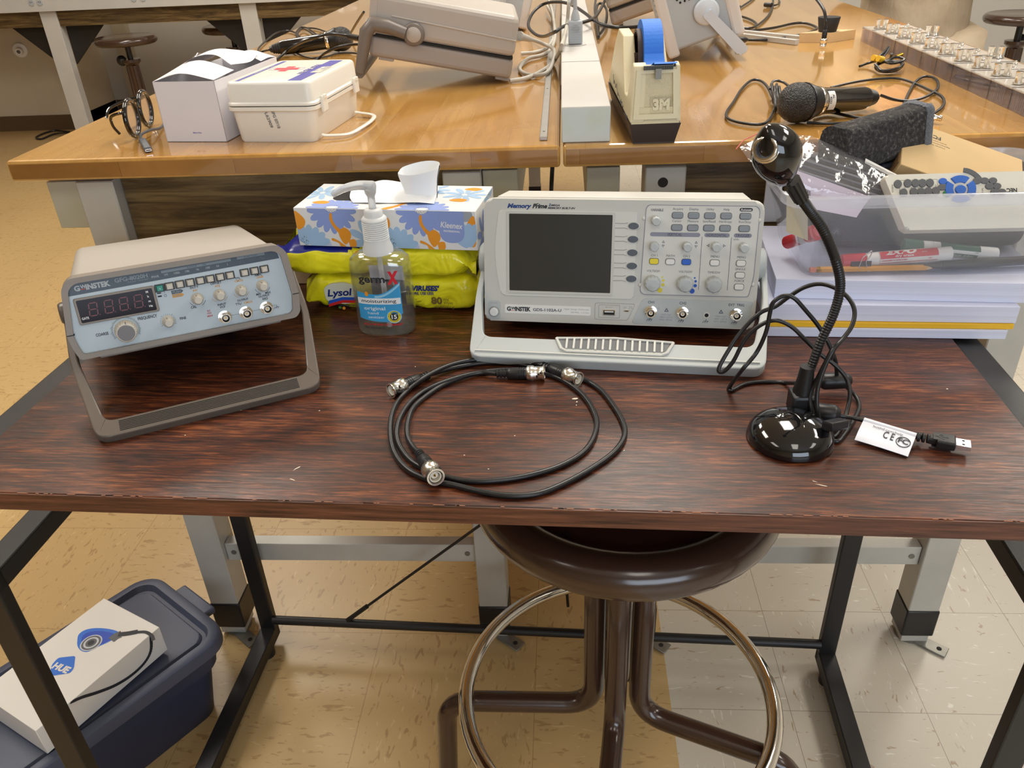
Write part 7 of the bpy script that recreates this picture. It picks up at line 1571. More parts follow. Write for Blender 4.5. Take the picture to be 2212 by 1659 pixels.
# ============================================================ second oscilloscopes seen from the side
S2G = mat('scope_side_grey', srgb(172, 178, 182), 0.45); S2W = mat('scope_side_white', srgb(206, 200, 194), 0.45); S2H = mat('scope_side_handle', srgb(196, 204, 214), 0.4)
rb2 = at(1452, 128, 0.9445); fb2 = atY(1583, 80, rb2.y-0.005)
xs_ = (fb2-rb2); xs_ = xs_.normalized(); ys_ = Vector((0, 0, 1)).cross(xs_); ys_.normalize(); zs_ = xs_.cross(ys_); zs_ = -zs_ if zs_.z < 0 else zs_
MS2 = Matrix(((xs_.x, ys_.x, zs_.x, rb2.x), (xs_.y, ys_.y, zs_.y, rb2.y), (xs_.z, ys_.z, zs_.z, rb2.z), (0, 0, 0, 1)))
def side_scope(label, M):
    t = thing('oscilloscope', label, 'oscilloscope', M); D, Hh, Wd = 0.135, 0.145, 0.31
    b = MB(); b.box((D/2, Wd/2, Hh/2+0.004), (D-0.02, Wd-0.006, Hh-0.012), S2G, bev=0.006); b.build('housing', t)
    b = MB(); b.box((0.006, Wd/2, Hh/2), (0.022, Wd, Hh), S2W, bev=0.005); b.build('rear_frame', t)
    b = MB()
    for k in range(10): b.box((-0.0055, Wd*0.30, 0.03+0.010*k), (0.002, Wd*0.5, 0.004), S2G)
    b.build('rear_vents', t)
    b = MB(); b.box((D-0.006, Wd/2, Hh/2), (0.024, Wd+0.002, Hh+0.004), S2W, bev=0.006); b.build('front_bezel', t)
    b = MB(); hx, hz = D*0.42, 0.104
    for i in range(7):
        for j in range(5):
            x_, z_ = hx+0.0085*(i-3)+0.004*(j % 2), hz+0.0065*(j-2)
            if abs(i-3)/3.6+abs(j-2)/3.2 < 1.25: b.cyl((x_, 0.0031, z_), (x_, 0.0022, z_), 0.0021, HOLE, 10)
    b.build('speaker_holes', t)
    Mi = M.inverted(); pv = Vector((D*0.60, -0.001, 0.060))
    for yy, sg in ((0.001, -1), (Wd-0.001, 1)):
        b = MB(); b.lathe([(0.0235, 0), (0.0235, 0.007), (0.020, 0.0105), (0.0001, 0.0115)], S2H, 36, T=TX(pv.x, yy, pv.z) @ frame((0, sg, 0)), caps=False); b.build('pivot', t)
    f_ = Mi @ at(1619, 124, 0.959)
    fx, fz = SCF if SCF else (f_.x, f_.z)
    b = MB()
    dx, dz = fx-pv.x, fz-pv.z; Ln = math.hypot(dx, dz); ang = math.degrees(math.atan2(dz, dx))
    for yy in (-0.014, Wd+0.006):
        Tm = TX(pv.x, yy, pv.z) @ RY(-ang); b.T = Tm
        b.prism(round_poly([(0.0, -0.010), (Ln, -0.0115), (Ln+0.008, -0.003), (Ln+0.006, 0.0095), (Ln-0.01, 0.0105), (0.0, 0.008)], [0.002, 0.006, 0.006, 0.006, 0.002, 0.002], 5), -0.008, 0.0, S2H, bev=0.002, T=RX(90))
    b.T = TX(0, 0, 0); b.box((fx, Wd/2, fz), (0.018, Wd+0.02, 0.010), S2H, bev=0.003); b.build('bail_stand', t)
    return t, (fx, fz)
SCF = None
so, SCF = side_scope('grey and white oscilloscope seen from its perforated side behind the tape dispenser', MS2)
Mb2 = Matrix(((-xs_.x, -ys_.x, zs_.x, 0), (-xs_.y, -ys_.y, zs_.y, 0), (xs_.z, ys_.z, zs_.z, 0), (0, 0, 0, 1)))
pr = at(1135, 66, 0.9435)
_m = RZ(183) @ RY(-14) @ TX(0, -0.31, 0)
_c = at(1133, 64, 0.945); so2, _ = side_scope('grey oscilloscope half hidden behind the taupe instrument on the left workbench', TX(*_c) @ _m)
_c = at(1322, 56, 0.9485)
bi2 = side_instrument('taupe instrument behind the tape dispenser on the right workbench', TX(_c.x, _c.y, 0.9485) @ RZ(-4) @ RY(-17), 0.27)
# stopper on wood block, rulers
BLKW = mat('pine_block', srgb(222, 190, 142), 0.6, var=0.15, vs=18)
A, B, C_ = at(1793, 92, 0.9402), at(1725, 92, 0.9402), at(1846, 84, 0.9402)
wbk = thing('wood_block', 'flat pine block carrying the black rubber stopper', 'wood block', TX(A.x, A.y, 0.9402))
q = MB(); u_, v_ = B-A, (C_-A)
v_ = v_*1.0; ztop = 0.0185
pts = [Vector((0, 0, 0)), v_, v_+u_, u_]; q.add([(p.x, p.y, 0) for p in pts]+[(p.x, p.y, ztop) for p in pts], [(3, 2, 1, 0), (4, 5, 6, 7), (0, 1, 5, 4), (1, 2, 6, 5), (2, 3, 7, 6), (3, 0, 4, 7)], BLKW); q.build('block', wbk)
RUB = mat('black_rubber', srgb(34, 34, 34), 0.6)
o = MB().lathe([(0.0175, 0), (0.0180, 0.001), (0.0225, 0.027), (0.0220, 0.0282), (0.0001, 0.0283)], RUB, 40, caps=True).build('rubber_stopper'); mp = at(1789, 68, 0.9595); o.matrix_world = TX(mp.x, mp.y+0.006, 0.9590); tag(o, 'black tapered rubber stopper standing on the pine block', 'rubber stopper')
for i, (pa, pb, lab) in enumerate((((1590, 76), (1722, 92), 'front clear plastic bar lying by the side-on oscilloscope'), ((1598, 70), (1738, 84), 'rear clear plastic bar lying by the side-on oscilloscope'))):
    A, B = at(*pa, 0.945), at(*pb, 0.945); o = MB().box((0, 0, (B-A).length/2), (0.010, 0.012, (B-A).length), mat('frosted_bar', srgb(206, 204, 200), 0.2, alpha=0.75), bev=0.001).build('plastic_bar'); o.matrix_world = TX(A.x, A.y, 0.9458) @ frame(Vector((B.x-A.x, B.y-A.y, 0)), xdir=(0, 0, 1)); tag(o, lab, 'plastic bar')
# black coax leads on the right bench
c9 = lambda x, y, z=0.9442: at(1540+x/6.144, y/6.144, z)
bl = thing('coaxial_lead', 'black coaxial lead arching over the right workbench with its nickel plug hanging before the stopper', 'cable', TX(*c9(1500, 600)))
hang = c9(1497, 380, 0.985); pY = c9(1497, 610, 0.9445).y
hp = [atY(1540+1330/6.144, -60/6.144, pY+0.05), atY(1540+1400/6.144, 20/6.144, pY+0.03), atY(1540+1470/6.144, 130/6.144, pY+0.01), atY(1540+1497/6.144, 250/6.144, pY), atY(1540+1500/6.144, 330/6.144, pY)]
cordset(bl, [hp], 0.0030)
Tp = atY(1540+1500/6.144, 330/6.144, pY); 
q = MB(); q.T = bl.matrix_world.inverted(); T0 = bnc_plug(q, Tp, Vector((0, 0.0, -1)), s=0.92); q.build('strain_relief', bl)
q = MB(); q.T = bl.matrix_world.inverted(); bnc_metal(q, T0); q.build('bnc_plug', bl, 'nickel bayonet plug')
bl2 = thing('coaxial_lead', 'tangle of black leads lying beside the side-on oscilloscope', 'cable', TX(*c9(700, 350)))
cordset(bl2, [[c9(230, 420), c9(450, 415), c9(800, 370), c9(1050, 315), c9(1200, 305), c9(1320, 335), c9(1380, 380), c9(1250, 440), c9(1000, 495), c9(700, 530), c9(450, 530)],
  [c9(250, 360), c9(400, 370), c9(520, 370), c9(640, 300), c9(740, 200), c9(790, 90), c9(800, -20)], [c9(230, 200), c9(350, 110), c9(500, 10), c9(560, -40)], [c9(230, 200), c9(380, 220), c9(520, 270), c9(580, 330), c9(500, 375), c9(260, 410)], [c9(240, 10), c9(300, 60), c9(360, 90), c9(230, 85)]], 0.0028)
q = MB(); q.T = bl2.matrix_world.inverted(); A, B = c9(330, 530, .951), c9(460, 528, .948); q.lathe([(0.006, 0), (0.0062, (B-A).length*0.7), (0.003, (B-A).length)], BLK, 14, T=TX(*A) @ frame(B-A)); q.build('strain_relief', bl2)
jk = thing('audio_plug', 'small black plug lead lying far back on the right workbench', 'cable', TX(*c9(760, 60)))
cordset(jk, [[c9(720, 65), c9(820, 70), c9(885, 40), c9(870, -10)]], 0.0022); q = MB(); q.T = jk.matrix_world.inverted(); q.cyl(c9(690, 62, .948), c9(780, 68, .948), 0.006, BLK, 14); q.build('plug_body', jk)
# bundled lead with yellow ends
by_ = thing('cable_bundle', 'small coiled black lead with yellow connectors lying before the clear modules', 'cable', TX(*at(1912, 148, 0.9402)))
c10 = lambda x, y, z=0.944: at(1800+x/5.184, y/5.184, z)
lists = [[c10(295, 742, .943), c10(400, 705, .946), c10(520, 680, .952), c10(640, 710, .958), c10(760, 690, .956), c10(790, 660, .958), c10(700, 640, .960), c10(580, 690, .955), c10(480, 735, .95), c10(490, 780, .945), c10(580, 805, .943), c10(700, 790, .944), c10(770, 740, .948), c10(740, 680, .955)],
  [c10(430, 690, .955), c10(540, 610, .965), c10(620, 530, .974), c10(600, 580, .968), c10(560, 650, .960), c10(620, 700, .956), c10(740, 690, .955)], [c10(640, 660, .955), c10(655, 600, .965)]]
for k in range(3): lists.append([c10(470+10*k, 720+10*k, .950+.002*k), c10(520+8*k, 790, .945+.002*k), c10(640, 800-8*k, .945+.002*k), c10(760-6*k, 750, .948+.002*k), c10(770-6*k, 700, .954), c10(640, 690-5*k, .958), c10(500, 700, .954)])
cordset(by_, lists, 0.0022)
for x, y in ((445, 645), (500, 655)): q = MB(); q.T = by_.matrix_world.inverted(); A = c10(x, y, .962); q.cyl(A, A+Vector((0.010, 0.004, -0.003)), 0.0052, mat('connector_yellow', srgb(228, 180, 40), 0.4), 14); q.build('connector', by_, 'yellow connector')
q = MB(); q.T = by_.matrix_world.inverted(); A = c10(700, 640, .958); q.cyl(A, A+Vector((0.012, 0.006, 0.003)), 0.0035, BRASS, 12); q.build('connector', by_, 'brass connector')
# bnc adapter end near the eraser
ad = thing('bnc_adapter', 'silver bayonet connector lying on the bench edge beside the felt eraser', 'connector', TX(*c10(1120, 1320)))
A, B = c10(985, 1308, 0.9475), c10(1215, 1325, 0.9475); T0 = ad.matrix_world.inverted() @ TX(*A) @ frame(B-A) @ Matrix.Scale(0.001*(B-A).length*1000/38, 4)
q = MB(); q.T = T0; q.lathe([(2.6, 0), (2.6, 11), (5.6, 12), (6.2, 14), (5.6, 16)], CHROME, 26); q.build('stem', ad)
q = MB(); q.T = T0; q.lathe([(5.0, 15), (6.6, 16), (6.8, 26), (5.2, 27), (5.0, 33), (6.4, 34), (6.4, 38), (5.2, 38), (5.2, 30)], CHROME, 30, caps=False); q.build('sleeve', ad)
# clear experiment modules
CLR = thin('clear_acrylic', (0.88, 0.86, 0.90), 0.14, (0.8, 0.78, 0.82)); CLT = mat('module_top', srgb(190, 182, 172), 0.22, spec=0.6, var=0.1, vs=50); CLL = mat('module_line', srgb(90, 88, 90), 0.5)
Y0m, Y1m, NM = 1.055, 1.845, 12; pm = (Y1m-Y0m)/NM; xw = 0.094; hm = 0.028
def module(M, label, grp, two):
    t = thing('experiment_module', label, 'electronics module', M, grp)
    q = MB(); w2, d2 = xw, pm-0.0025
    o_ = [(0, 0), (w2, 0), (w2, d2), (0, d2)]; i_ = [(0.0015, 0.0015), (w2-0.0015, 0.0015), (w2-0.0015, d2-0.0015), (0.0015, d2-0.0015)]
    q.ring(o_, i_, 0, hm, CLR)
    for k in range(6): q.box((-0.0004, d2*(0.3+0.08*k), hm*0.5), (0.0008, 0.0010, hm*0.8), CLR)
    q.build('clear_box', t)
    q = MB(); q.box((w2/2, d2/2, hm-0.001), (w2+0.001, d2+0.001, 0.002), CLT, bev=0.0004, seg=1); q.box((w2/2, 0.002, hm+0.0002), (w2, 0.0012, 0.0006), CLL); q.build('lid', t)
    spots = [(0.016, d2*0.35)]+([(w2-0.022, d2*0.65)] if two else [])
    for (x, y) in spots:
        for dx in (0, 0.0135):
            q = MB(); q.T = TX(x+dx, y-dx*0.25, hm+0.001) @ Matrix.Scale(0.001, 4); q.lathe([(6.8, 0), (6.8, 1.6), (5, 1.8), (5, 3), (4.6, 3), (4.6, 14), (5.2, 14.4), (5.2, 16.5), (4, 16.5), (4, 6)], NICKEL, 18, caps=False); q.lathe([(3.9, 8), (0.01, 8)], HOLE, 12, caps=False); q.build('bnc_socket', t)
    rs_ = random.Random(int(M.translation.y*1000))
    for k in range(4):
        q = MB(); x, y = 0.044+0.012*k+rs_.uniform(-.003, .003), d2*rs_.uniform(0.25, 0.75); q.T = TX(x, y, hm+0.001); q.lathe([(0.0030, 0), (0.0030, 0.002), (0.0018, 0.0026), (0.0018, 0.005), (0.0001, 0.0052)], NICKEL, 12, caps=False); q.build('terminal', t)
    return t
places = ('nearest the camera', 'second from the camera', 'third from the camera', 'fourth from the camera', 'fifth from the camera', 'sixth from the camera', 'seventh from the camera', 'eighth from the camera', 'ninth from the camera', 'third from the far end', 'second from the far end', 'at the far end of the row')
m1 = m2 = None
for k in range(NM):
    two = k in (1, 2, 5, 9)
    M = TX(0.612-0.0035*0+0.0005*k, Y0m+pm*k, 0.9402) @ RZ(-1.0)
    lab = 'clear box module with silver sockets, '+places[k]
    if two and m2 is None: m2 = module(M, lab, 'clear modules in a row', True)
    elif not two and m1 is None: m1 = module(M, lab, 'clear modules in a row', False)
    else: copy_tree(m2 if two else m1, M, lab)
# small clear clutter far left
q = MB(); A = atY(745, 3, 3.35); A.z = 0.966; q.ball(tuple(A), 0.03, BAG, 12, (1.8, 1, 0.8)); o = q.build('plastic_packet'); tag(o, 'clear crumpled packet at the far left edge of the bench', 'plastic packet')
# ============================================================ background furniture
WBY = 5.02
wb = thing('wall_bench', 'long wall-side lab bench with outlet strip behind the left workbench', 'workbench', TX(-3.2, WBY+0.3, 0))
def wx(x, y, Y=WBY): q = atY(x, y, Y); return q
b = MB(); b.box((-0.45, 0.0, 0.925), (6.2, 0.62, 0.04), BENT, bev=0.003); b.build('bench_top', wb)
b = MB(); b.box((-0.45, -0.315, 0.855), (6.2, 0.02, 0.10), RCM, bev=0.002)
b.build('outlet_strip', wb, 'pale grey outlet strip along the front')
for px in (70, 88, 290, 310):
    pz = atY(px, 9 if px < 200 else 1, WBY-0.02); q = MB(); q.T = TX(3.2, -WBY-0.3, 0); q.lathe([(0.018, 0), (0.018, 0.003), (0.0001, 0.0032)], PG, 20, T=TX(pz.x, WBY-0.025, 0.855) @ frame((0, -1, 0)), caps=False)
    for dx in (-0.005, 0.005): q.box((pz.x+dx, WBY-0.029, 0.857), (0.002, 0.001, 0.008), HOLE)
    q.build('outlet', wb)
b = MB(); b.box((-0.45, -0.28, 0.765), (6.2, 0.02, 0.09), LAM); b.build('apron_panel', wb)
for X in (-3.03, -1.825):
    b = MB(); b.T = TX(3.2, -WBY-0.3, 0); b.box((X, WBY+0.03, 0.42), (0.10, 0.06, 0.84), RCM, bev=0.002); b.build('leg', wb)
    for s in (-1, 1):
        q = MB(); q.T = TX(3.2, -WBY-0.3, 0) @ TX(X+s*0.05, WBY+0.07, 0) @ RX(90); q.prism([(0, 0.72), (s*0.24, 0.72), (0, 0.50)] if s > 0 else [(0, 0.50), (s*0.24, 0.72), (0, 0.72)], -0.006, 0.006, mat('black_gusset', (0.012, 0.010, 0.008), 0.6)); q.build('gusset', wb)
# stools at the wall
def bg_stool(label, x, y, z=0.665, rot=0, group='stools along the back wall'):
    P_ = at(x, y, z); M = TX(P_.x, P_.y, 0) @ RZ(rot); t = thing('stool', label, 'stool', M, group)
    b = MB(); prof = [(0.10, z-0.05)]+[(0.155+0.022*math.cos(-PI/2+PI*k/8), z-0.022+0.022*math.sin(-PI/2+PI*k/8)) for k in range(9)]+[(0.145, z-0.002)]
    b.lathe(prof, STB, 40); b.build('seat_ring', t)
    b = MB(); b.lathe([(0.146, z-0.004), (0.0001, z-0.004)], mat('stool_seat_wood', srgb(112, 76, 44), 0.45), 36, caps=False); b.build('seat_panel', t)
    b = MB(); b.cyl((0, 0, z-0.13), (0, 0, z-0.04), 0.016, BLK, 16); b.build('screw_post', t)
    b = MB(); b.lathe([(0.030, 0.30), (0.032, z-0.16), (0.055, z-0.14), (0.055, z-0.125), (0.018, z-0.12)], STB, 20); b.ball((-0.045, -0.02, z-0.13), 0.03, BLK, 14); b.build('column', t)
    for k in range(4):
        a = math.radians(45+90*k); c, s = math.cos(a), math.sin(a)
        b = MB(); b.tube(fillet([(0.025*c, 0.025*s, z-0.16), (0.03*c, 0.03*s, 0.24), (0.20*c, 0.20*s, 0.20), (0.215*c, 0.215*s, 0.012)], 0.05, 6), 0.013, STB, 12); b.build('leg', t)
    b = MB(); b.tube([(0.19*math.cos(2*PI*k/48), 0.19*math.sin(2*PI*k/48), 0.222) for k in range(48)], 0.008, CHROME, 10, closed=True); b.build('foot_ring', t)
    return t
sb = bg_stool('brown stool nearest the left picture edge, against the back wall', 269, 78)
copy_tree(sb, TX(*[*at(498, 53, 0.665)[:2], 0]) @ RZ(160), 'brown stool behind the pale bench leg, left of the workbenches')
copy_tree(sb, TX(*[*at(1990, 27, 0.665)[:2], 0]) @ RZ(30), 'brown stool beside the seated person in khaki')
copy_tree(sb, TX(*[*at(2212, 28, 0.665)[:2], 0]) @ RZ(200), 'brown stool cut by the right picture edge')
# wall fitting, floor cable
A = atY(45, 108, WY1); o = MB().lathe([(0.045, 0), (0.045, 0.01), (0.025, 0.015), (0.022, 0.05), (0.012, 0.05), (0.012, 0.04)], WHITE, 20, T=TX(0, 0, 0) @ frame((0.3, -1, -0.1)), caps=False).build('wall_fitting'); o.matrix_world = TX(A.x, WY1-0.005, A.z); tag(o, 'small round white wall fitting low on the left wall', 'wall fitting')
fcb = thing('floor_cable', 'dark cable loop lying on the floor by the left wall', 'cable', TX(*at(105, 292)))
cordset(fcb, [[at(150, 285, .008), at(120, 282, .008), at(95, 288, .008), at(78, 297, .008), at(90, 300, .008), at(115, 290, .008), at(140, 287, .02), at(160, 290, .008)]], 0.006, CABLE)
cb = thing('floor_cable', 'thin black cable hanging in the gap between the two workbenches', 'cable', TX(-0.004, 1.35, 0.0))
cordset(cb, [[atY(1194, 350, 1.12), atY(1192, 385, 1.12), atY(1190, 450, 1.13), atY(1189, 600, 1.14), Vector((-0.02, 1.15, 0.4)), Vector((0.0, 1.15, 0.01))]], 0.003, CABLE)
# ============================================================ person in khaki sitting beyond the bench
KH = NT('khaki_cloth', 0.9); n = KH.noise(KH.mapping((9, 9, 9)), 1, 4); KH.color(KH.ramp(n, [(0.35, srgb(176, 158, 134)), (0.65, srgb(196, 180, 156))])); KH.bump(KH.noise(KH.mapping((22, 22, 8)), 1, 3, 0.5, 1.5), 0.3, 0.012); KH = KH.m
def skinned(name, verts, edges, radii, m, parent, root=0, sub=2):
    me = bpy.data.meshes.new(name); me.from_pydata([tuple(v) for v in verts], edges, []); me.materials.append(m); o = bpy.data.objects.new(name, me); COL.objects.link(o); o.parent = parent
    sk = o.modifiers.new('skin', 'SKIN'); sk.use_smooth_shade = True
    for i, r in enumerate(radii): me.skin_vertices[0].data[i].radius = (r, r) if isinstance(r, (int, float)) else r
    me.skin_vertices[0].data[root].use_root = True
    sb_ = o.modifiers.new('sub', 'SUBSURF'); sb_.levels = sub; sb_.render_levels = sub; return o
HX, HY = 1.13, 2.86
pe = thing('person', 'person in khaki trousers and a khaki jacket sitting behind the right workbench', 'person', TX(HX, HY, 0))
SKN = mat('skin', srgb(198, 150, 120), 0.55)
# body: pelvis, spine, head; hips, knees facing the camera-left
bodyv = [(0, 0.02, 0.68), (0, 0.05, 0.86), (0, 0.06, 1.04), (0, 0.06, 1.20), (0, 0.04, 1.30), (0, 0.02, 1.40), (0.19, 0.05, 1.18), (0.24, -0.04, 1.0), (0.14, -0.22, 1.015), (0.07, -0.28, 1.01), (-0.19, 0.05, 1.18), (-0.25, -0.04, 1.0), (-0.16, -0.24, 1.015), (-0.08, -0.30, 1.01),
  (0.10, 0.0, 0.66), (0.13, -0.42, 0.64), (0.13, -0.44, 0.30), (0.13, -0.42, 0.09), (0.13, -0.52, 0.05), (-0.10, 0.0, 0.66), (-0.16, -0.40, 0.64), (-0.15, -0.42, 0.30), (-0.15, -0.40, 0.09), (-0.15, -0.50, 0.05)]
bodye = [(0, 1), (1, 2), (2, 3), (3, 4), (4, 5), (3, 6), (6, 7), (7, 8), (8, 9), (3, 10), (10, 11), (11, 12), (12, 13), (0, 14), (14, 15), (15, 16), (16, 17), (17, 18), (0, 19), (19, 20), (20, 21), (21, 22), (22, 23)]
bodyr = [0.155, 0.14, 0.15, 0.13, 0.05, 0.055, 0.06, 0.045, 0.03, 0.025, 0.06, 0.045, 0.03, 0.025, 0.10, 0.068, 0.055, 0.035, 0.035, 0.10, 0.068, 0.055, 0.035, 0.035]
skinned('body', bodyv, bodye, bodyr, SKN, pe)
skinned('jacket', [bodyv[i] for i in (0, 1, 2, 3, 6, 7, 8, 10, 11, 12)], [(0, 1), (1, 2), (2, 3), (3, 4), (4, 5), (5, 6), (3, 7), (7, 8), (8, 9)], [0.19, 0.175, 0.175, 0.145, 0.082, 0.066, 0.046, 0.082, 0.066, 0.046], KH, pe)
skinned('trousers', [(0, 0.02, 0.66)]+[bodyv[i] for i in (14, 15, 16, 17, 19, 20, 21, 22)], [(0, 1), (1, 2), (2, 3), (3, 4), (0, 5), (5, 6), (6, 7), (7, 8)], [0.175, 0.13, 0.092, 0.078, 0.06, 0.13, 0.092, 0.078, 0.06], KH, pe)
b = MB(); b.ball((0, 0.0, 1.53), 0.105, SKN, 24, (0.74, 0.9, 1.12)); 
for s in (-1, 1): b.ball((s*0.033, -0.083, 1.545), 0.011, WHITE, 12); b.ball((s*0.033, -0.092, 1.545), 0.005, HOLE, 8); b.ball((s*0.078, 0.0, 1.53), 0.02, SKN, 10, (0.4, 1, 1.5))
b.ball((0, -0.098, 1.52), 0.014, SKN, 10, (0.8, 1, 1.4)); b.ball((0, -0.088, 1.478), 0.02, mat('lips', srgb(170, 100, 90), 0.5), 10, (1.2, 0.5, 0.3)); b.build('head', pe)
b = MB(); b.ball((0, 0.014, 1.56), 0.112, mat('dark_hair', (0.02, 0.014, 0.01), 0.7), 22, (0.76, 0.92, 1.0)); b.build('hair', pe)
b = MB(); 
for s in (-1, 1):
    for k in range(4): x0 = s*0.07+ (k-1.5)*0.017; b.tube(smooth_path([(x0, -0.29, 0.985), (x0-s*0.008, -0.325, 0.988), (x0-s*0.014, -0.352-0.006*(k in (1, 2)), 0.975), (x0-s*0.018, -0.365-0.006*(k in (1, 2)), 0.96)], 3), 0.0075, SKN, 8)
    b.tube(smooth_path([(s*0.07-s*0.03, -0.265, 0.985), (s*0.035-s*0.01, -0.29, 0.99), (s*0.018, -0.305, 0.985)], 3), 0.0085, SKN, 8)
b.build('fingers', pe)
st_p = copy_tree(sb, TX(HX, HY+0.02, 0) @ Matrix.Diagonal((1, 1, 0.72, 1)), 'brown stool the person in khaki sits on'); 
# ============================================================ storage tote and webcam box
NVY = mat('navy_tote', srgb(46, 54, 78), 0.42, bump=0.15, bs=500); NVL = mat('navy_tote_lid', srgb(72, 78, 98), 0.45, bump=0.15, bs=500)
zl = 0.18
F1, F2 = at(262, 1250, zl), at(517, 1330, zl)     # far-left and far-right of the lid
ld_ = (at(190, 1602, zl)-at(515, 1362, zl)).normalized(); la = math.degrees(math.atan2(ld_.y, ld_.x))+90
ux_ = Vector((math.cos(math.radians(la)), math.sin(math.radians(la)), 0)); vx_ = Vector((-ux_.y, ux_.x, 0))
corner = at(516, 1352, zl)
far = (at(330, 1233, zl)).dot(vx_); xr = corner.dot(ux_); xl = at(75, 1390, zl).dot(ux_); Lw = xr-xl; Ll = 0.40
org = ux_*((xr+xl)/2)+vx_*(far-Ll/2)
MT = Matrix(((ux_.x, vx_.x, 0, org.x), (ux_.y, vx_.y, 0, org.y), (0, 0, 1, 0), (0, 0, 0, 1)))
tt = thing('storage_tote', 'navy blue plastic storage tote with lid on the floor under the left of the desk', 'storage box', MT)
def tr_(w, l, r, z): return [(x, y, z) for x, y in rrect(w, l, r, 7)]
b = MB(); skin(b, [tr_(Lw-0.075, Ll-0.09, 0.03, 0.0), tr_(Lw-0.07, Ll-0.085, 0.03, 0.004), tr_(Lw-0.045, Ll-0.05, 0.035, 0.115), tr_(Lw-0.030, Ll-0.035, 0.037, 0.118), tr_(Lw-0.022, Ll-0.025, 0.038, 0.166)], NVY, True, True); b.build('tub', tt)
b = MB(); skin(b, [tr_(Lw-0.012, Ll-0.012, 0.042, 0.156), tr_(Lw, Ll, 0.045, 0.157), tr_(Lw, Ll, 0.045, 0.170), tr_(Lw-0.004, Ll-0.004, 0.044, 0.178), tr_(Lw-0.012, Ll-0.012, 0.040, 0.1805), tr_(Lw-0.036, Ll-0.038, 0.030, 0.1805), tr_(Lw-0.046, Ll-0.048, 0.026, 0.170), tr_(Lw-0.056, Ll-0.060, 0.022, 0.1695), tr_(Lw-0.062, Ll-0.066, 0.02, 0.1745), tr_(Lw-0.066, Ll-0.070, 0.018, 0.1750)], NVL, False, True)
skin(b, [tr_(0.10, Ll*0.50, 0.018, 0.1748), tr_(0.094, Ll*0.49, 0.016, 0.1775)], NVL, False, True); b.build('lid', tt)
for s in (1, -1):
    b = MB(); b.box((0, s*(Ll/2+0.004), 0.168), (0.095, 0.030, 0.014), NVL, bev=0.004); b.build('lid_handle', tt)
# box of the webcam
HWm, HLm, HHm = 0.139, 0.215, 0.052
zc_ = 0.1820; kk = (1.2069-zc_)/(1.2069-0.30)
MH = TX(-0.7617*kk, 0.695*kk, zc_) @ RZ(-26.44)
hb_ = thing('webcam_box', 'white webcam retail box with a blue camera picture on the tote lid', 'box', MH)
WBX = mat('box_gloss_white', srgb(232, 228, 222), 0.3, coat=0.4); HB = mat('print_hue_blue', srgb(34, 110, 214), 0.35); HBD = mat('print_deep_blue', srgb(20, 70, 190), 0.35); HBL = mat('print_light_blue', srgb(90, 150, 230), 0.35)
y0_ = 0.155*kk*1.0
b = MB(); b.box((HWm/2, y0_-HLm/2, HHm/2), (HWm, HLm, HHm), WBX, bev=0.0006, seg=1); b.build('box_body', hb_)
def onbox(x, y):
    Mi = MH.inverted(); o = Mi @ Vector((0, 0, HC)); dd = Mi.to_3x3() @ ray(x, y); t = (HHm-o.z)/dd.z; p = o+dd*t; return (p.x, p.y)
b = MB(); b.T = TX(0, 0, HHm)
cam_px = [(167, 1385), (170, 1371), (184, 1361), (205, 1357), (230, 1358), (252, 1363), (258, 1370), (250, 1378), (232, 1388), (210, 1398), (190, 1408), (176, 1406), (168, 1397)]
o1 = [onbox(x, y) for x, y in cam_px]; o1s = [(p.x, p.y) for p in smooth_path([(x, y, 0) for x, y in o1], 4, True)]
b.flat(o1s[::-1], 0.0002, HB); cxo, cyo = onbox(197, 1389)
inner_ = [(cxo+(x-cxo)*0.80+0.002, cyo+(y-cyo)*0.80+0.001) for x, y in o1s]; b.flat(inner_[::-1], 0.0003, HBD)
for r_, m_, z_ in ((0.0165, mat('print_silver', srgb(196, 200, 206), 0.3), 0.0004), (0.0145, mat('print_darkgrey', srgb(84, 86, 92), 0.4), 0.0005), (0.0115, MATS['print_silver'], 0.0006), (0.0085, MATS['print_darkgrey'], 0.0007), (0.005, INK, 0.0008)): b.flat(ell(2*r_, 2*r_, 32, cxo, cyo), z_, m_)
def ribbon(pts, w, m, z, q=b):
    P_ = smooth_path([(x, y, 0) for x, y in pts], 6); L_, R_2 = [], []
    for i, p in enumerate(P_):
        d_2 = (P_[min(i+1, len(P_)-1)]-P_[max(i-1, 0)]).normalized(); n_ = Vector((-d_2.y, d_2.x, 0))*w/2; L_.append(p+n_); R_2.append(p-n_)
    for i in range(len(P_)-1): q.add([(v.x, v.y, z) for v in (R_2[i], R_2[i+1], L_[i+1], L_[i])], [(0, 1, 2, 3)], m)
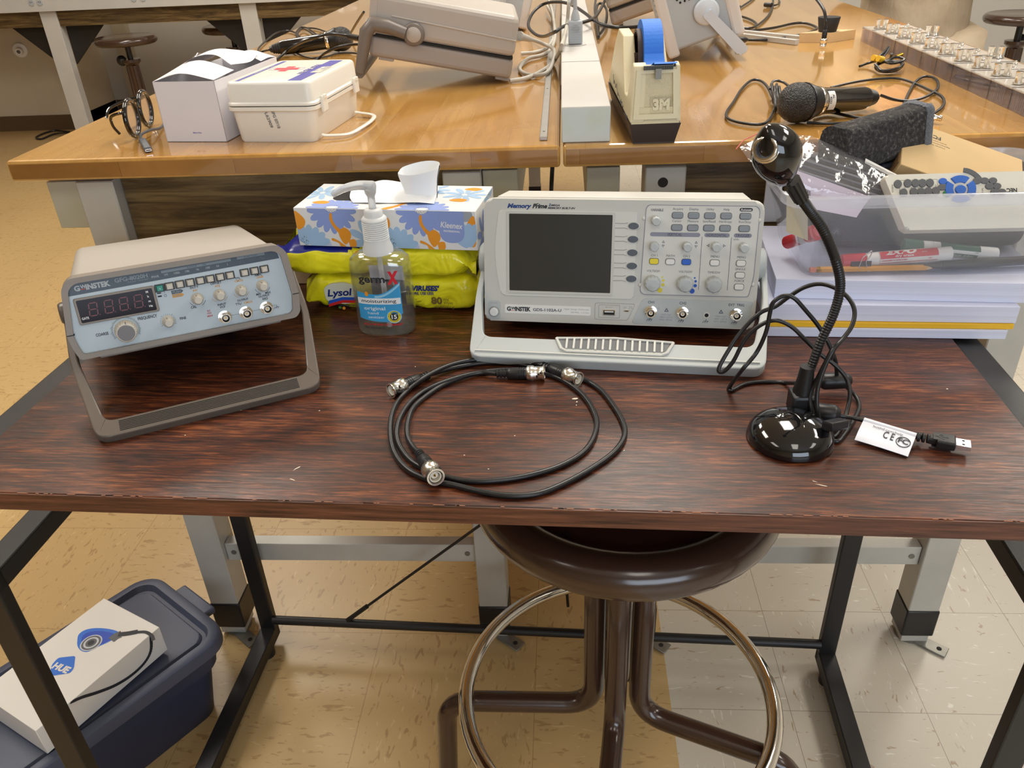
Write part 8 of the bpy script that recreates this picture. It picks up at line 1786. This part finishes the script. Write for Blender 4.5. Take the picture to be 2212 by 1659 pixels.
ribbon([onbox(240, 1383), onbox(252, 1374), onbox(262, 1370)], 0.015, MATS['print_darkgrey'], 0.0005); ribbon([onbox(256, 1371), onbox(275, 1369), onbox(297, 1365)], 0.009, INK, 0.0006); ribbon([onbox(296, 1366), onbox(315, 1366), onbox(328, 1374), onbox(332, 1384)], 0.0055, INK, 0.0006)
# speech-bubble badge
bd = [onbox(x, y) for x, y in ((126, 1421), (163, 1417), (160, 1443), (152, 1454), (107, 1461), (112, 1436))]
bp_ = round_poly(bd, 0.004, 5); ar = sum(bp_[i][0]*bp_[(i+1) % len(bp_)][1]-bp_[(i+1) % len(bp_)][0]*bp_[i][1] for i in range(len(bp_))); b.flat(bp_ if ar > 0 else bp_[::-1], 0.0003, HB)
p0_, p1_ = onbox(119, 1436), onbox(151, 1448); an = math.degrees(math.atan2(p1_[1]-p0_[1], p1_[0]-p0_[0])); b.text('HUE', p0_[0]+0.0005, p0_[1]-0.0065, 0.0105, WBX, 0.0006, w=math.hypot(p1_[0]-p0_[0], p1_[1]-p0_[1]), align='L', bold=0.05, rot=an)
b.build('top_print', hb_, 'picture of a blue camera and a blue maker badge')
b = MB(); xs2 = HWm+0.0004
def onside(x, y):
    Mi = MH.inverted(); o = Mi @ Vector((0, 0, HC)); dd = Mi.to_3x3() @ ray(x, y); t = (xs2-o.x)/dd.x; p = o+dd*t; return (p.y, p.z)
pts = [onside(x, y) for x, y in ((330, 1382), (326, 1405), (312, 1432), (285, 1458), (250, 1480), (210, 1496), (178, 1506), (150, 1515))]
pts[0] = (pts[0][0], HHm-0.0002)
P_ = smooth_path([(xs2, max(y, y0_-HLm+0.001), min(z, HHm-0.0005)) for y, z in pts], 6)
for i in range(len(P_)-1):
    d_2 = (P_[i+1]-P_[i]).normalized(); n_ = Vector((0, -d_2.z, d_2.y))*0.0027
    V = [P_[i]-n_, P_[i+1]-n_, P_[i+1]+n_, P_[i]+n_]; V = [Vector((v.x, v.y, min(v.z, HHm-0.0002))) for v in V]; b.add([tuple(v) for v in V], [(3, 2, 1, 0)], INK)
b.build('side_print', hb_, 'printed black gooseneck curving down the side')
